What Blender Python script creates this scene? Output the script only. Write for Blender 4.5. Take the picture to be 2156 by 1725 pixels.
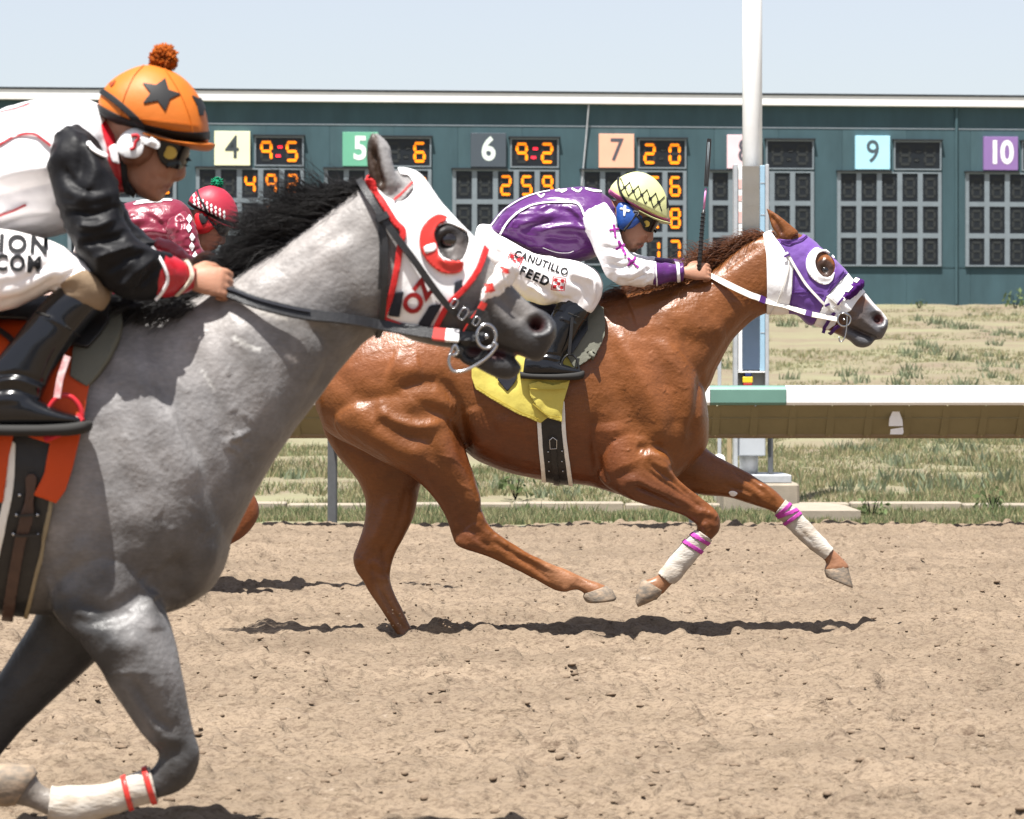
import bpy, bmesh, math, random
import numpy as np
from mathutils import Vector, Matrix
from mathutils.bvhtree import BVHTree

for _o in list(bpy.data.objects):
    bpy.data.objects.remove(_o)
SC = bpy.context.scene
COL = SC.collection
random.seed(7)
RNG = np.random.default_rng(7)
R = math.radians

# ------------------------------------------------------------------ camera, sky, sun, exposure
# survey of the photograph: f in photo units (2156 wide), eye height 1.117 m, horizon row 812
FW, FH, FL, CX, HY, EYE = 2156.0, 1724.8, 6580.0, 1078.0, 812.0, 1.117
cam = bpy.data.cameras.new('camera')
cam_o = bpy.data.objects.new('camera', cam)
COL.objects.link(cam_o)
cam.sensor_width = 36.0
cam.lens = FL / FW * 36.0
cam.shift_y = -(FH / 2 - HY) / FW
cam.clip_start = 0.1
cam.clip_end = 4000
cam_o.location = (0, 0, EYE)
cam_o.rotation_euler = (R(90), 0, 0)
cam.dof.use_dof = True
cam.dof.focus_distance = 13.8
cam.dof.aperture_fstop = 9.0
SC.camera = cam_o

SUN = Vector((0.145, 0.30, -1.0)).normalized()        # direction the light travels
sun_el = math.asin(-SUN.z)
sun_az = math.atan2(-SUN.x, -SUN.y)                   # towards the sun, clockwise from +Y
world = bpy.data.worlds.new('World')
SC.world = world
world.use_nodes = True
wn = world.node_tree
wn.nodes.clear()
sky = wn.nodes.new('ShaderNodeTexSky')
sky.sky_type = 'NISHITA'
sky.sun_disc = False
sky.sun_elevation = sun_el
sky.sun_rotation = sun_az
sky.altitude = 0
sky.air_density = 1.0
sky.dust_density = 1.2
sky.ozone_density = 1.0
wb = wn.nodes.new('ShaderNodeBackground')
wb.inputs['Strength'].default_value = 0.069
wo = wn.nodes.new('ShaderNodeOutputWorld')
whs = wn.nodes.new('ShaderNodeHueSaturation')         # summer haze: a paler blue
whs.inputs['Saturation'].default_value = .52
whs.inputs['Hue'].default_value = .515
wn.links.new(sky.outputs['Color'], whs.inputs['Color'])
wn.links.new(whs.outputs['Color'], wb.inputs['Color'])
wn.links.new(wb.outputs['Background'], wo.inputs['Surface'])
sl = bpy.data.lights.new('sun', 'SUN')
sl.energy = 5.0
sl.angle = R(0.5)
sl.color = (1.0, 0.968, 0.92)
so = bpy.data.objects.new('sun', sl)
COL.objects.link(so)
so.location = (-6, -10, 40)
so.rotation_euler = SUN.to_track_quat('-Z', 'Y').to_euler()
SC.view_settings.view_transform = 'Standard'
SC.view_settings.look = 'None'
SC.view_settings.gamma = 1.0
SC.view_settings.exposure = 1.28
SC.view_settings.use_curve_mapping = False


# ------------------------------------------------------------------ coordinates
def P(px, py, Y):
    return np.array(((px - CX) * Y / FL, Y, EYE - (py - HY) * Y / FL))


def proj(V):
    V = np.asarray(V)
    return np.stack([CX + FL * V[:, 0] / V[:, 1], HY - FL * (V[:, 2] - EYE) / V[:, 1]], 1)


def frame(ox, oy, k=0.5):
    return lambda x, y: (ox + x * k, oy + y * k)


D = frame(0, 0, 1)
Q1 = frame(0, 0)
Q2 = frame(0, 862.5)
Q3 = frame(539, 647)
Q4 = frame(1078, 215.6)
Q5 = frame(1078, 862.5)
Z1 = frame(0, 59.9, .3473)
Z2 = frame(0, 539, .3125)
Z4 = frame(419.3, 239.5, .3889)
Z5 = frame(958.2, 299.4, .3124)
Z6 = frame(1377.5, 389.3, .25)


def fmap(fr, pts):
    return np.array([fr(p[0], p[1]) for p in pts], float)


# ------------------------------------------------------------------ numeric helpers
def catmull(K, sub, closed=False):
    K = np.asarray(K, float)
    n = len(K)
    if n < 3 and not closed:
        t = np.linspace(0, 1, sub + 1)[:, None]
        return K[0] + (K[-1] - K[0]) * t
    out = []
    rng = range(n) if closed else range(n - 1)
    t = np.linspace(0, 1, sub, endpoint=False)[:, None]
    for i in rng:
        if closed:
            a, b, c, d = K[(i - 1) % n], K[i], K[(i + 1) % n], K[(i + 2) % n]
        else:
            b, c = K[i], K[i + 1]
            a = K[i - 1] if i else 2 * b - c
            d = K[i + 2] if i + 2 < n else 2 * c - b
        out.append(0.5 * (2 * b + (c - a) * t + (2 * a - 5 * b + 4 * c - d) * t ** 2 + (3 * b - a - 3 * c + d) * t ** 3))
    if not closed:
        out.append(K[-1:])
    return np.concatenate(out)


def _h(ix, iy, iz, s):
    n = (ix.astype(np.int64) * 374761393 + iy.astype(np.int64) * 668265263 + iz.astype(np.int64) * 2147483647 + s * 1274126177) & 0xFFFFFFFF
    n = ((n ^ (n >> 13)) * 1274126177) & 0xFFFFFFFF
    n = ((n ^ (n >> 16)) * 2246822519) & 0xFFFFFFFF
    return ((n ^ (n >> 15)) & 0xFFFF) / 65535.0


def noise(X, freq, seed=0):
    """value noise in -1..1 for an (n,2) or (n,3) array"""
    X = np.asarray(X, float) * freq
    if X.shape[1] == 2:
        i = np.floor(X).astype(np.int64)
        f = X - i
        f = f * f * (3 - 2 * f)
        z = np.zeros(len(X), np.int64)
        a = _h(i[:, 0], i[:, 1], z, seed)
        b = _h(i[:, 0] + 1, i[:, 1], z, seed)
        c = _h(i[:, 0], i[:, 1] + 1, z, seed)
        d = _h(i[:, 0] + 1, i[:, 1] + 1, z, seed)
        r = (a * (1 - f[:, 0]) + b * f[:, 0]) * (1 - f[:, 1]) + (c * (1 - f[:, 0]) + d * f[:, 0]) * f[:, 1]
        return r * 2 - 1
    i = np.floor(X).astype(np.int64)
    f = X - i
    f = f * f * (3 - 2 * f)
    r = 0
    for dx in (0, 1):
        for dy in (0, 1):
            for dz in (0, 1):
                w = (f[:, 0] if dx else 1 - f[:, 0]) * (f[:, 1] if dy else 1 - f[:, 1]) * (f[:, 2] if dz else 1 - f[:, 2])
                r = r + w * _h(i[:, 0] + dx, i[:, 1] + dy, i[:, 2] + dz, seed)
    return r * 2 - 1


def dist_line(pts, line):
    """distance of (n,2) points to a polyline, and the parameter 0..1 of the nearest point"""
    best = np.full(len(pts), 1e9)
    par = np.zeros(len(pts))
    m = len(line) - 1
    for i in range(m):
        a, b = line[i], line[i + 1]
        ab = b - a
        L = (ab ** 2).sum() + 1e-12
        t = np.clip(((pts - a) @ ab) / L, 0, 1)
        d = np.sqrt((((a + t[:, None] * ab) - pts) ** 2).sum(1))
        k = d < best
        best[k] = d[k]
        par[k] = (i + t[k]) / m
    return best, par


def sd_poly(pts, poly):
    """signed distance to a polygon, positive inside"""
    closed = np.vstack([poly, poly[:1]])
    d, _ = dist_line(pts, closed)
    ins = np.zeros(len(pts), bool)
    x, y = pts[:, 0], pts[:, 1]
    for i in range(len(poly)):
        a, b = closed[i], closed[i + 1]
        if a[1] == b[1]:
            continue
        c = ((a[1] > y) != (b[1] > y)) & (x < (b[0] - a[0]) * (y - a[1]) / (b[1] - a[1]) + a[0])
        ins ^= c
    return np.where(ins, d, -d)


# ------------------------------------------------------------------ mesh helpers
def new_mesh(name, V, F):
    me = bpy.data.meshes.new(name)
    V = np.asarray(V, np.float32)
    if isinstance(F, np.ndarray) and F.ndim == 2:
        k = F.shape[1]
        me.vertices.add(len(V))
        me.vertices.foreach_set('co', V.ravel())
        me.loops.add(F.size)
        me.loops.foreach_set('vertex_index', F.astype(np.int32).ravel())
        me.polygons.add(len(F))
        me.polygons.foreach_set('loop_start', np.arange(0, F.size, k, dtype=np.int32))
        me.polygons.foreach_set('loop_total', np.full(len(F), k, np.int32))
        me.update(calc_edges=True)
        me.validate()
    else:
        me.from_pydata([tuple(map(float, v)) for v in V], [], [tuple(int(i) for i in f) for f in F])
        me.update()
    return me


def origin_of(o):
    v = np.zeros(3)
    while o is not None:
        v += np.array(o.location)
        o = o.parent
    return v


def mk(name, V, F, m, parent=None, smooth=True, cols=None, loc=None, fixn=False, thick=0.0):
    """one mesh object from world-space geometry"""
    V = np.asarray(V, float)
    base = origin_of(parent) if parent is not None else np.zeros(3)
    l = np.zeros(3) if loc is None else np.asarray(loc, float) - base
    me = new_mesh(name, V - base - l, F)
    if fixn:
        bm = bmesh.new()
        bm.from_mesh(me)
        bmesh.ops.recalc_face_normals(bm, faces=bm.faces)
        bm.to_mesh(me)
        bm.free()
    if smooth:
        me.polygons.foreach_set('use_smooth', np.ones(len(me.polygons), bool))
    if m is not None:
        me.materials.append(m)
    if cols is not None:
        at = me.color_attributes.new('Col', 'FLOAT_COLOR', 'POINT')
        c = np.ones((len(V), 4), np.float32)
        c[:, :3] = cols
        at.data.foreach_set('color', c.ravel())
    o = bpy.data.objects.new(name, me)
    COL.objects.link(o)
    if parent is not None:
        o.parent = parent
    o.location = l
    if thick:
        md = o.modifiers.new('thickness', 'SOLIDIFY')
        md.thickness = thick
        md.offset = -1
    return o


def tag(o, label=None, cat=None, group=None, kind=None):
    if label:
        o['label'] = label
    if cat:
        o['category'] = cat
    if group:
        o['group'] = group
    if kind:
        o['kind'] = kind
    return o


def empty(name, loc, label, cat, group=None):
    o = bpy.data.objects.new(name, None)
    COL.objects.link(o)
    o.location = tuple(loc)
    o.empty_display_size = .2
    return tag(o, label, cat, group)


class MB:
    """collects simple solids into one mesh"""
    def __init__(s):
        s.V, s.F = [], []

    def add(s, V, F):
        n = len(s.V)
        s.V += [tuple(v) for v in V]
        s.F += [tuple(i + n for i in f) for f in F]
        return s

    def box(s, x0, x1, y0, y1, z0, z1, bev=0.0):
        if bev <= 0:
            V = [(x, y, z) for z in (z0, z1) for y in (y0, y1) for x in (x0, x1)]
            return s.add(V, [(0, 2, 3, 1), (4, 5, 7, 6), (0, 1, 5, 4), (2, 6, 7, 3), (0, 4, 6, 2), (1, 3, 7, 5)])
        bm = bmesh.new()
        bmesh.ops.create_cube(bm, size=1)
        for v in bm.verts:
            v.co = ((x0 + x1) / 2 + v.co.x * (x1 - x0), (y0 + y1) / 2 + v.co.y * (y1 - y0), (z0 + z1) / 2 + v.co.z * (z1 - z0))
        bmesh.ops.bevel(bm, geom=bm.edges[:], offset=bev, segments=1, affect='EDGES')
        bm.verts.index_update()
        s.add([v.co[:] for v in bm.verts], [[v.index for v in f.verts] for f in bm.faces])
        bm.free()
        return s

    def tube(s, pts, r, n=8, cap=True):
        V, F = tube(pts, r, n, cap)
        return s.add(V, F)

    def prism(s, poly, y0, y1):
        """polygon in x,z extruded along y"""
        n = len(poly)
        V = [(x, y0, z) for x, z in poly] + [(x, y1, z) for x, z in poly]
        F = [tuple(range(n)), tuple(range(2 * n - 1, n - 1, -1))]
        F += [(i, i + n, (i + 1) % n + n, (i + 1) % n) for i in range(n)]
        return s.add(V, F)

    def build(s, name, m, parent=None, smooth=False, loc=None, fixn=True):
        return mk(name, np.array(s.V), s.F, m, parent, smooth, None, loc, fixn)


def tube(pts, r, n=8, cap=True):
    pts = np.asarray(pts, float)
    r = np.broadcast_to(np.asarray(r, float), (len(pts),))
    T = np.gradient(pts, axis=0)
    T /= np.linalg.norm(T, axis=1)[:, None] + 1e-12
    up = np.array((0.3, 1, .2)) if abs(T[0] @ np.array((0.27, .93, .2))) < .9 else np.array((1., 0, 0))
    V, F = [], []
    for i, p in enumerate(pts):
        b = np.cross(T[i], up)
        b /= np.linalg.norm(b) + 1e-12
        up = np.cross(b, T[i])
        for k in range(n):
            a = 2 * math.pi * k / n
            V.append(p + r[i] * (b * math.cos(a) + up * math.sin(a)))
    for i in range(len(pts) - 1):
        for k in range(n):
            F.append((i * n + k, i * n + (k + 1) % n, (i + 1) * n + (k + 1) % n, (i + 1) * n + k))
    if cap:
        F.append(tuple(range(n - 1, -1, -1)))
        F.append(tuple((len(pts) - 1) * n + k for k in range(n)))
    return V, F


def loft(secs, fr, Y0, n=24, sub=6, ex=2.2, shrink=1.0, sw=None):
    """closed skin through cross-sections (Ax,Ay, Bx,By, half width, y offset, centre fraction)"""
    K = []
    yo, cf = 0.0, .5
    for s in secs:
        if len(s) > 5 and s[5] is not None:
            yo = s[5]
        if len(s) > 6:
            cf = s[6]
        a = P(*fr(s[0], s[1]), Y0 + yo)
        b = P(*fr(s[2], s[3]), Y0 + yo)
        c = a + (b - a) * cf
        K.append(np.concatenate([c, (a - c) * shrink, (b - c) * shrink, [s[4] * (sw or shrink)]]))
    K = catmull(np.array(K), sub)
    th = np.linspace(0, 2 * math.pi, n, endpoint=False)
    c, s = np.cos(th), np.sin(th)
    c = np.sign(c) * np.abs(c) ** (2 / ex)
    s = np.sign(s) * np.abs(s) ** (2 / ex)
    V = []
    for k in K:
        ring = k[:3] + np.where(c[:, None] >= 0, c[:, None] * k[3:6], -c[:, None] * k[6:9])
        ring[:, 1] += s * max(k[9], .002)
        V.append(ring)
    m = len(K)
    V = np.concatenate(V + [K[:1, :3], K[-1:, :3]])
    F = []
    for i in range(m - 1):
        for j in range(n):
            F.append((i * n + j, i * n + (j + 1) % n, (i + 1) * n + (j + 1) % n, (i + 1) * n + j))
    a, b = m * n, m * n + 1
    for j in range(n):
        F.append((a, (j + 1) % n, j))
        F.append((b, (m - 1) * n + j, (m - 1) * n + (j + 1) % n))
    return V, F


def ellipsoid(c, r, n=24, rot=None):
    V, F = [], []
    h = n // 2
    for i in range(h + 1):
        t = math.pi * i / h
        for j in range(n):
            a = 2 * math.pi * j / n
            v = np.array((math.sin(t) * math.cos(a) * r[0], math.sin(t) * math.sin(a) * r[1], math.cos(t) * r[2]))
            if rot is not None:
                v = np.array(rot @ Vector(v))
            V.append(v + np.asarray(c))
    for i in range(h):
        for j in range(n):
            F.append((i * n + j, (i + 1) * n + j, (i + 1) * n + (j + 1) % n, i * n + (j + 1) % n))
    return V, F


class Skin:
    """a surface that can be sculpted, painted, cut and clothed"""
    def __init__(s, parts=None, vox=.008, smooth=4, VF=None):
        if VF is None:
            V, F = [], []
            for pv, pf in parts:
                k = len(V)
                V += [tuple(v) for v in pv]
                F += [tuple(i + k for i in f) for f in pf]
            me = new_mesh('tmp', np.array(V), F)
            o = bpy.data.objects.new('tmp', me)
            COL.objects.link(o)
            md = o.modifiers.new('r', 'REMESH')
            md.mode = 'VOXEL'
            md.voxel_size = vox
            md.adaptivity = 0
            if smooth:
                sm = o.modifiers.new('s', 'SMOOTH')
                sm.factor = .5
                sm.iterations = smooth
            dg = bpy.context.evaluated_depsgraph_get()
            r = bpy.data.meshes.new_from_object(o.evaluated_get(dg))
            bpy.data.objects.remove(o)
            bpy.data.meshes.remove(me)
            s._read(r)
            bpy.data.meshes.remove(r)
        else:
            me = new_mesh('tmp', VF[0], VF[1])
            bm = bmesh.new()
            bm.from_mesh(me)
            bmesh.ops.recalc_face_normals(bm, faces=bm.faces)
            bm.to_mesh(me)
            bm.free()
            s._read(me)
            bpy.data.meshes.remove(me)
        s.cols = None
        s.update()

    def _read(s, me):
        n = len(me.vertices)
        V = np.zeros(n * 3, np.float32)
        me.vertices.foreach_get('co', V)
        s.V = V.reshape(-1, 3).astype(float)
        lt = np.zeros(len(me.polygons), np.int32)
        me.polygons.foreach_get('loop_total', lt)
        li = np.zeros(len(me.loops), np.int32)
        me.loops.foreach_get('vertex_index', li)
        s.quads = None
        if len(lt) and (lt == 4).all():
            s.quads = li.reshape(-1, 4)
        me.calc_loop_triangles()
        T = np.zeros(len(me.loop_triangles) * 3, np.int32)
        me.loop_triangles.foreach_get('vertices', T)
        s.T = T.reshape(-1, 3)

    def update(s):
        V, T = s.V, s.T
        fn = np.cross(V[T[:, 1]] - V[T[:, 0]], V[T[:, 2]] - V[T[:, 0]])
        N = np.zeros_like(V)
        for k in range(3):
            np.add.at(N, T[:, k], fn)
        s.N = N / (np.linalg.norm(N, axis=1)[:, None] + 1e-12)
        s.px = proj(V)
        s._bvh = None
        return s

    @property
    def bvh(s):
        if s._bvh is None:
            s._bvh = BVHTree.FromPolygons(s.V.tolist(), s.T.tolist())
        return s._bvh

    def strokes(s, fr, items, k=1.0, both=True, smooth=True):
        """raise or sink the surface along traced lines: (points, width in frame units, height m)"""
        dsp = np.zeros(len(s.V))
        unit = fr(1, 0)[0] - fr(0, 0)[0]
        side = np.clip(np.abs(s.N[:, 1]) * 2.2 - .25, 0, 1)
        if not both:
            side = np.where(s.N[:, 1] < 0, side, 0)
        for pts, w, h in items:
            L = fmap(fr, pts)
            if len(L) > 2:
                L = catmull(L, 4)
            w = w * unit
            lo, hi = L.min(0) - 3 * w, L.max(0) + 3 * w
            idx = np.where(((s.px > lo) & (s.px < hi)).all(1))[0]
            if len(idx) == 0:
                continue
            if len(L) == 1:
                d = np.sqrt(((s.px[idx] - L[0]) ** 2).sum(1))
                e = np.ones(len(idx))
            else:
                d, t = dist_line(s.px[idx], L)
                e = np.clip(np.minimum(t, 1 - t) * 5 + .25, 0, 1)
            dsp[idx] += h * k * e * np.exp(-(d / w) ** 2)
        s.V = s.V + s.N * (dsp * side)[:, None]
        return s.update()

    def rough(s, freq, amp, seed=0, stretch=(1, 1, 1), mask=None):
        d = noise(s.V * np.array(stretch), freq, seed) * amp
        if mask is not None:
            d = d * mask
        s.V = s.V + s.N * d[:, None]
        return s.update()

    def wrinkle(s, freq, amp, seed=0, stretch=(1, 1, 1), cover=.0):
        n = noise(s.V * np.array(stretch), freq, seed)
        d = (1 - np.abs(n) * 2.4).clip(-.6, 1)
        m = np.clip(noise(s.V, freq * .35, seed + 7) * 1.6 + .5 + cover, 0, 1)
        s.V = s.V + s.N * (d * m * amp)[:, None]
        return s.update()

    def base(s, c):
        s.cols = np.tile(np.array(c, float), (len(s.V), 1))
        return s

    def paint(s, fr, pts, r, soft, c, amt=1.0, side=0):
        unit = fr(1, 0)[0] - fr(0, 0)[0]
        L = fmap(fr, pts)
        if len(L) == 1:
            d = np.sqrt(((s.px - L[0]) ** 2).sum(1))
        else:
            d, _ = dist_line(s.px, L)
        w = np.clip(1 - (d / unit - r) / soft, 0, 1)
        w = w * w * (3 - 2 * w) * amt
        if side:
            w = w * (s.N[:, 1] * side > -.1)
        s.cols = s.cols * (1 - w[:, None]) + np.array(c) * w[:, None]
        return s

    def paint_poly(s, fr, pts, soft, c, amt=1.0, extra=None):
        unit = fr(1, 0)[0] - fr(0, 0)[0]
        d = sd_poly(s.px, fmap(fr, pts)) / unit
        w = np.clip(d / soft * .5 + .5, 0, 1)
        w = w * w * (3 - 2 * w) * amt
        if extra is not None:
            w = w * extra
        s.cols = s.cols * (1 - w[:, None]) + np.array(c) * w[:, None]
        return s

    def obj(s, name, m, parent=None, loc=None):
        return mk(name, s.V, s.quads if s.quads is not None else s.T, m, parent, True, None if s.cols is None else s.cols * .80, loc)

    # fields in photo units, positive = keep
    def f_poly(s, fr, pts, curve=0):
        L = fmap(fr, pts)
        if curve:
            L = catmull(L, curve, True)
        return sd_poly(s.px, L)

    def f_line(s, fr, pts, w, curve=4):
        L = fmap(fr, pts)
        if curve and len(L) > 2:
            L = catmull(L, curve)
        d, _ = dist_line(s.px, L)
        return w * (fr(1, 0)[0] - fr(0, 0)[0]) / 2 - d

    def f_near(s):
        return -s.N[:, 1] * 30 + 2

    def cut(s, field):
        """triangles where field > 0, cut exactly along field = 0"""
        T = s.T
        keep = (field[T] > 0).any(1)
        T = T[keep]
        V, N = s.V, s.N
        used = np.unique(T)
        remap = {int(u): i for i, u in enumerate(used)}
        oV = [V[u] for u in used]
        oN = [N[u] for u in used]
        cutv = {}
        F = []

        def mid(a, b):
            k = (a, b) if a < b else (b, a)
            if k not in cutv:
                t = field[a] / (field[a] - field[b] + 1e-12)
                cutv[k] = len(oV)
                oV.append(V[a] + (V[b] - V[a]) * t)
                n = N[a] + (N[b] - N[a]) * t
                oN.append(n / (np.linalg.norm(n) + 1e-12))
            return cutv[k]
        for t in T.tolist():
            p = [field[i] > 0 for i in t]
            if all(p):
                F.append([remap[i] for i in t])
                continue
            out = []
            for j in range(3):
                a, b = t[j], t[(j + 1) % 3]
                if p[j]:
                    out.append(remap[a])
                if p[j] != p[(j + 1) % 3]:
                    out.append(mid(a, b))
            if len(out) == 3:
                F.append(out)
            elif len(out) == 4:
                F.append([out[0], out[1], out[2]])
                F.append([out[0], out[2], out[3]])
        if not F:
            return np.zeros((0, 3)), np.zeros((0, 3)), []
        oV, oN, F = np.array(oV), np.array(oN), np.array(F)
        u, inv = np.unique(F, return_inverse=True)
        return oV[u], oN[u], inv.reshape(-1, 3)

    def shell(s, name, field, m, parent=None, off=.004, thick=.003, wob=0.0, wf=25, cols=None):
        """a fitted piece of cloth or leather over the part of the skin where field > 0"""
        V, N, F = s.cut(field)
        if len(F) == 0:
            print('EMPTY SHELL', name)
            return None
        d = off
        if wob:
            d = off + wob * (noise(V, wf, 5)[:, None] * .5 + .5)
        V = V + N * d
        F = np.array(F)
        # pieces that do not hang together become objects of their own
        lab = np.arange(len(V))
        while True:
            mn = lab[F].min(1)
            new = lab.copy()
            for k in range(3):
                np.minimum.at(new, F[:, k], mn)
            new = new[new]
            if (new == lab).all():
                break
            lab = new
        first = None
        ids, cnt = np.unique(lab[F[:, 0]], return_counts=True)
        for q in ids[np.argsort(-cnt)]:
            f = F[lab[F[:, 0]] == q]
            if first is not None and len(f) < max(24, .04 * len(F)):
                continue
            u, inv = np.unique(f, return_inverse=True)
            o = mk(name, V[u], inv.reshape(-1, 3), m, parent if first is None or parent is not None else first, True, cols, None, False, thick)
            first = first or o
        return first


def hit(bvhs, px, py):
    d = Vector(P(px, py, 1.0) - np.array((0, 0, EYE))).normalized()
    best = None
    for b in bvhs:
        h = b.ray_cast(Vector((0, 0, EYE)), d)
        if h[0] is not None and (best is None or h[3] < best[2]):
            best = (np.array(h[0]), np.array(h[1]), h[3])
    if best is not None and best[1][1] > 0:
        best = (best[0], -best[1], best[2])
    return best


def ribbon(C, N, w, th):
    """flat band along points C with surface normals N"""
    C, N = np.asarray(C, float), np.asarray(N, float)
    w = np.broadcast_to(np.asarray(w, float), (len(C),))
    T = np.gradient(C, axis=0)
    T /= np.linalg.norm(T, axis=1)[:, None] + 1e-12
    B = np.cross(T, N)
    B /= np.linalg.norm(B, axis=1)[:, None] + 1e-12
    N = np.cross(B, T)
    V, F = [], []
    for i in range(len(C)):
        b, n = B[i] * w[i] / 2, N[i] * th
        V += [C[i] - b, C[i] + b, C[i] + b * .92 + n, C[i] - b * .92 + n]
    m = len(C)
    for i in range(m - 1):
        for k in range(4):
            F.append((4 * i + k, 4 * i + (k + 1) % 4, 4 * i + 4 + (k + 1) % 4, 4 * i + 4 + k))
    F += [(3, 2, 1, 0), (4 * m - 4, 4 * m - 3, 4 * m - 2, 4 * m - 1)]
    return V, F


def strap(name, bvhs, fr, pts, w, m, parent, off=.003, th=.004, Yfall=None, smooth=True, step=6):
    L = catmull(fmap(fr, pts), 8) if len(pts) > 2 else catmull(fmap(fr, pts), 12)
    C, N = [], []
    ok = []
    for p in L:
        h = hit(bvhs, p[0], p[1])
        ok.append(h is not None)
        C.append(h[0] if h else (0, 0, 0))
        N.append(h[1] if h else (0, -1, 0))
    ok = np.array(ok)
    C, N = np.array(C, float), np.array(N, float)
    Y = np.where(ok, C[:, 1], np.nan)
    i = np.arange(len(L))
    if ok.any():
        Y = np.interp(i, i[ok], Y[ok])
    else:
        Y = np.full(len(L), Yfall)
    # ease depth so a band bridges hollows
    for _ in range(3):
        Y[1:-1] = np.minimum(Y[1:-1], (Y[:-2] + Y[2:]) / 2 + .001)
    C = np.array([P(p[0], p[1], y) for p, y in zip(L, Y)])
    for _ in range(4):
        N[1:-1] = (N[:-2] + N[1:-1] * 2 + N[2:]) / 4
    N /= np.linalg.norm(N, axis=1)[:, None] + 1e-9
    V, F = ribbon(C + N * off, N, w, th)
    return mk(name, V, F, m, parent, False, None, None, True)


def trace(name, sk, fr, pts, w, m, parent, off=.004, th=.002):
    """a thin sewn or printed line following a surface, w in frame units"""
    k = (fr(1, 0)[0] - fr(0, 0)[0]) * abs(sk.V[:, 1].mean()) / FL
    return strap(name, [sk.bvh], fr, pts, w * k, m, parent, off, th)


def text_mesh(txt, size=1.0, bold=0.0, space=1.0):
    c = bpy.data.curves.new('t', 'FONT')
    c.body = txt
    c.size = size
    c.align_x = 'CENTER'
    c.align_y = 'CENTER'
    c.offset = bold
    c.space_character = space
    c.resolution_u = 4
    o = bpy.data.objects.new('t', c)
    COL.objects.link(o)
    dg = bpy.context.evaluated_depsgraph_get()
    dg.update()
    me = bpy.data.meshes.new_from_object(o.evaluated_get(dg))
    bm = bmesh.new()
    bm.from_mesh(me)
    bmesh.ops.remove_doubles(bm, verts=bm.verts, dist=1e-5)
    bmesh.ops.triangulate(bm, faces=bm.faces)
    bm.verts.index_update()
    V = np.array([v.co[:] for v in bm.verts])
    F = [[v.index for v in f.verts] for f in bm.faces]
    bm.free()
    bpy.data.objects.remove(o)
    bpy.data.meshes.remove(me)
    bpy.data.curves.remove(c)
    return V, F


def refine(V, F, maxlen):
    bm = bmesh.new()
    vs = [bm.verts.new((v[0], v[1], 0)) for v in V]
    for f in F:
        try:
            bm.faces.new([vs[i] for i in f])
        except ValueError:
            pass
    for _ in range(4):
        e = [e for e in bm.edges if e.calc_length() > maxlen]
        if not e:
            break
        bmesh.ops.subdivide_edges(bm, edges=e, cuts=1)
        bmesh.ops.triangulate(bm, faces=bm.faces)
    bm.verts.index_update()
    V = np.array([v.co[:] for v in bm.verts])
    F = [[v.index for v in f.verts] for f in bm.faces]
    bm.free()
    return V, F


def decal(name, bvhs, V2, F, m, parent, off=.004, thick=.002, Yfall=None):
    """flat artwork (in photo units) laid onto a surface"""
    out, miss = [], 0
    ys = []
    for v in V2:
        h = hit(bvhs, v[0], v[1])
        out.append(h)
        if h:
            ys.append(h[0][1])
    ym = np.mean(ys) if ys else Yfall
    W_ = [(h[0] + h[1] * off) if h else P(v[0], v[1], ym - off) for h, v in zip(out, V2)]
    return mk(name, np.array(W_), F, m, parent, False, None, None, False, 0)


def text_decal(name, txt, bvhs, fr, at, size, m, parent, bold=0.0, rot=0.0, shear=(1, 1), off=.004, space=1.0):
    V, F = text_mesh(txt, 1.0, bold, space)
    V, F = refine(V, F, .06)
    k = size * (fr(1, 0)[0] - fr(0, 0)[0])
    c, s = math.cos(R(rot)), math.sin(R(rot))
    o = np.array(fr(*at))
    x, y = V[:, 0] * k * shear[0], -V[:, 1] * k * shear[1]
    V2 = np.stack([o[0] + c * x - s * y, o[1] + s * x + c * y], 1)
    return decal(name, bvhs, V2, F, m, parent, off)


def poly_decal(name, bvhs, fr, pts, m, parent, off=.004, fine=4.0):
    L = fmap(fr, pts)
    bm = bmesh.new()
    f = bm.faces.new([bm.verts.new((p[0], p[1], 0)) for p in L])
    bmesh.ops.triangulate(bm, faces=bm.faces)
    bm.verts.index_update()
    V = np.array([v.co[:] for v in bm.verts])
    F = [[v.index for v in q.verts] for q in bm.faces]
    bm.free()
    V, F = refine(V, F, fine)
    return decal(name, bvhs, V[:, :2], F, m, parent, off)


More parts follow.
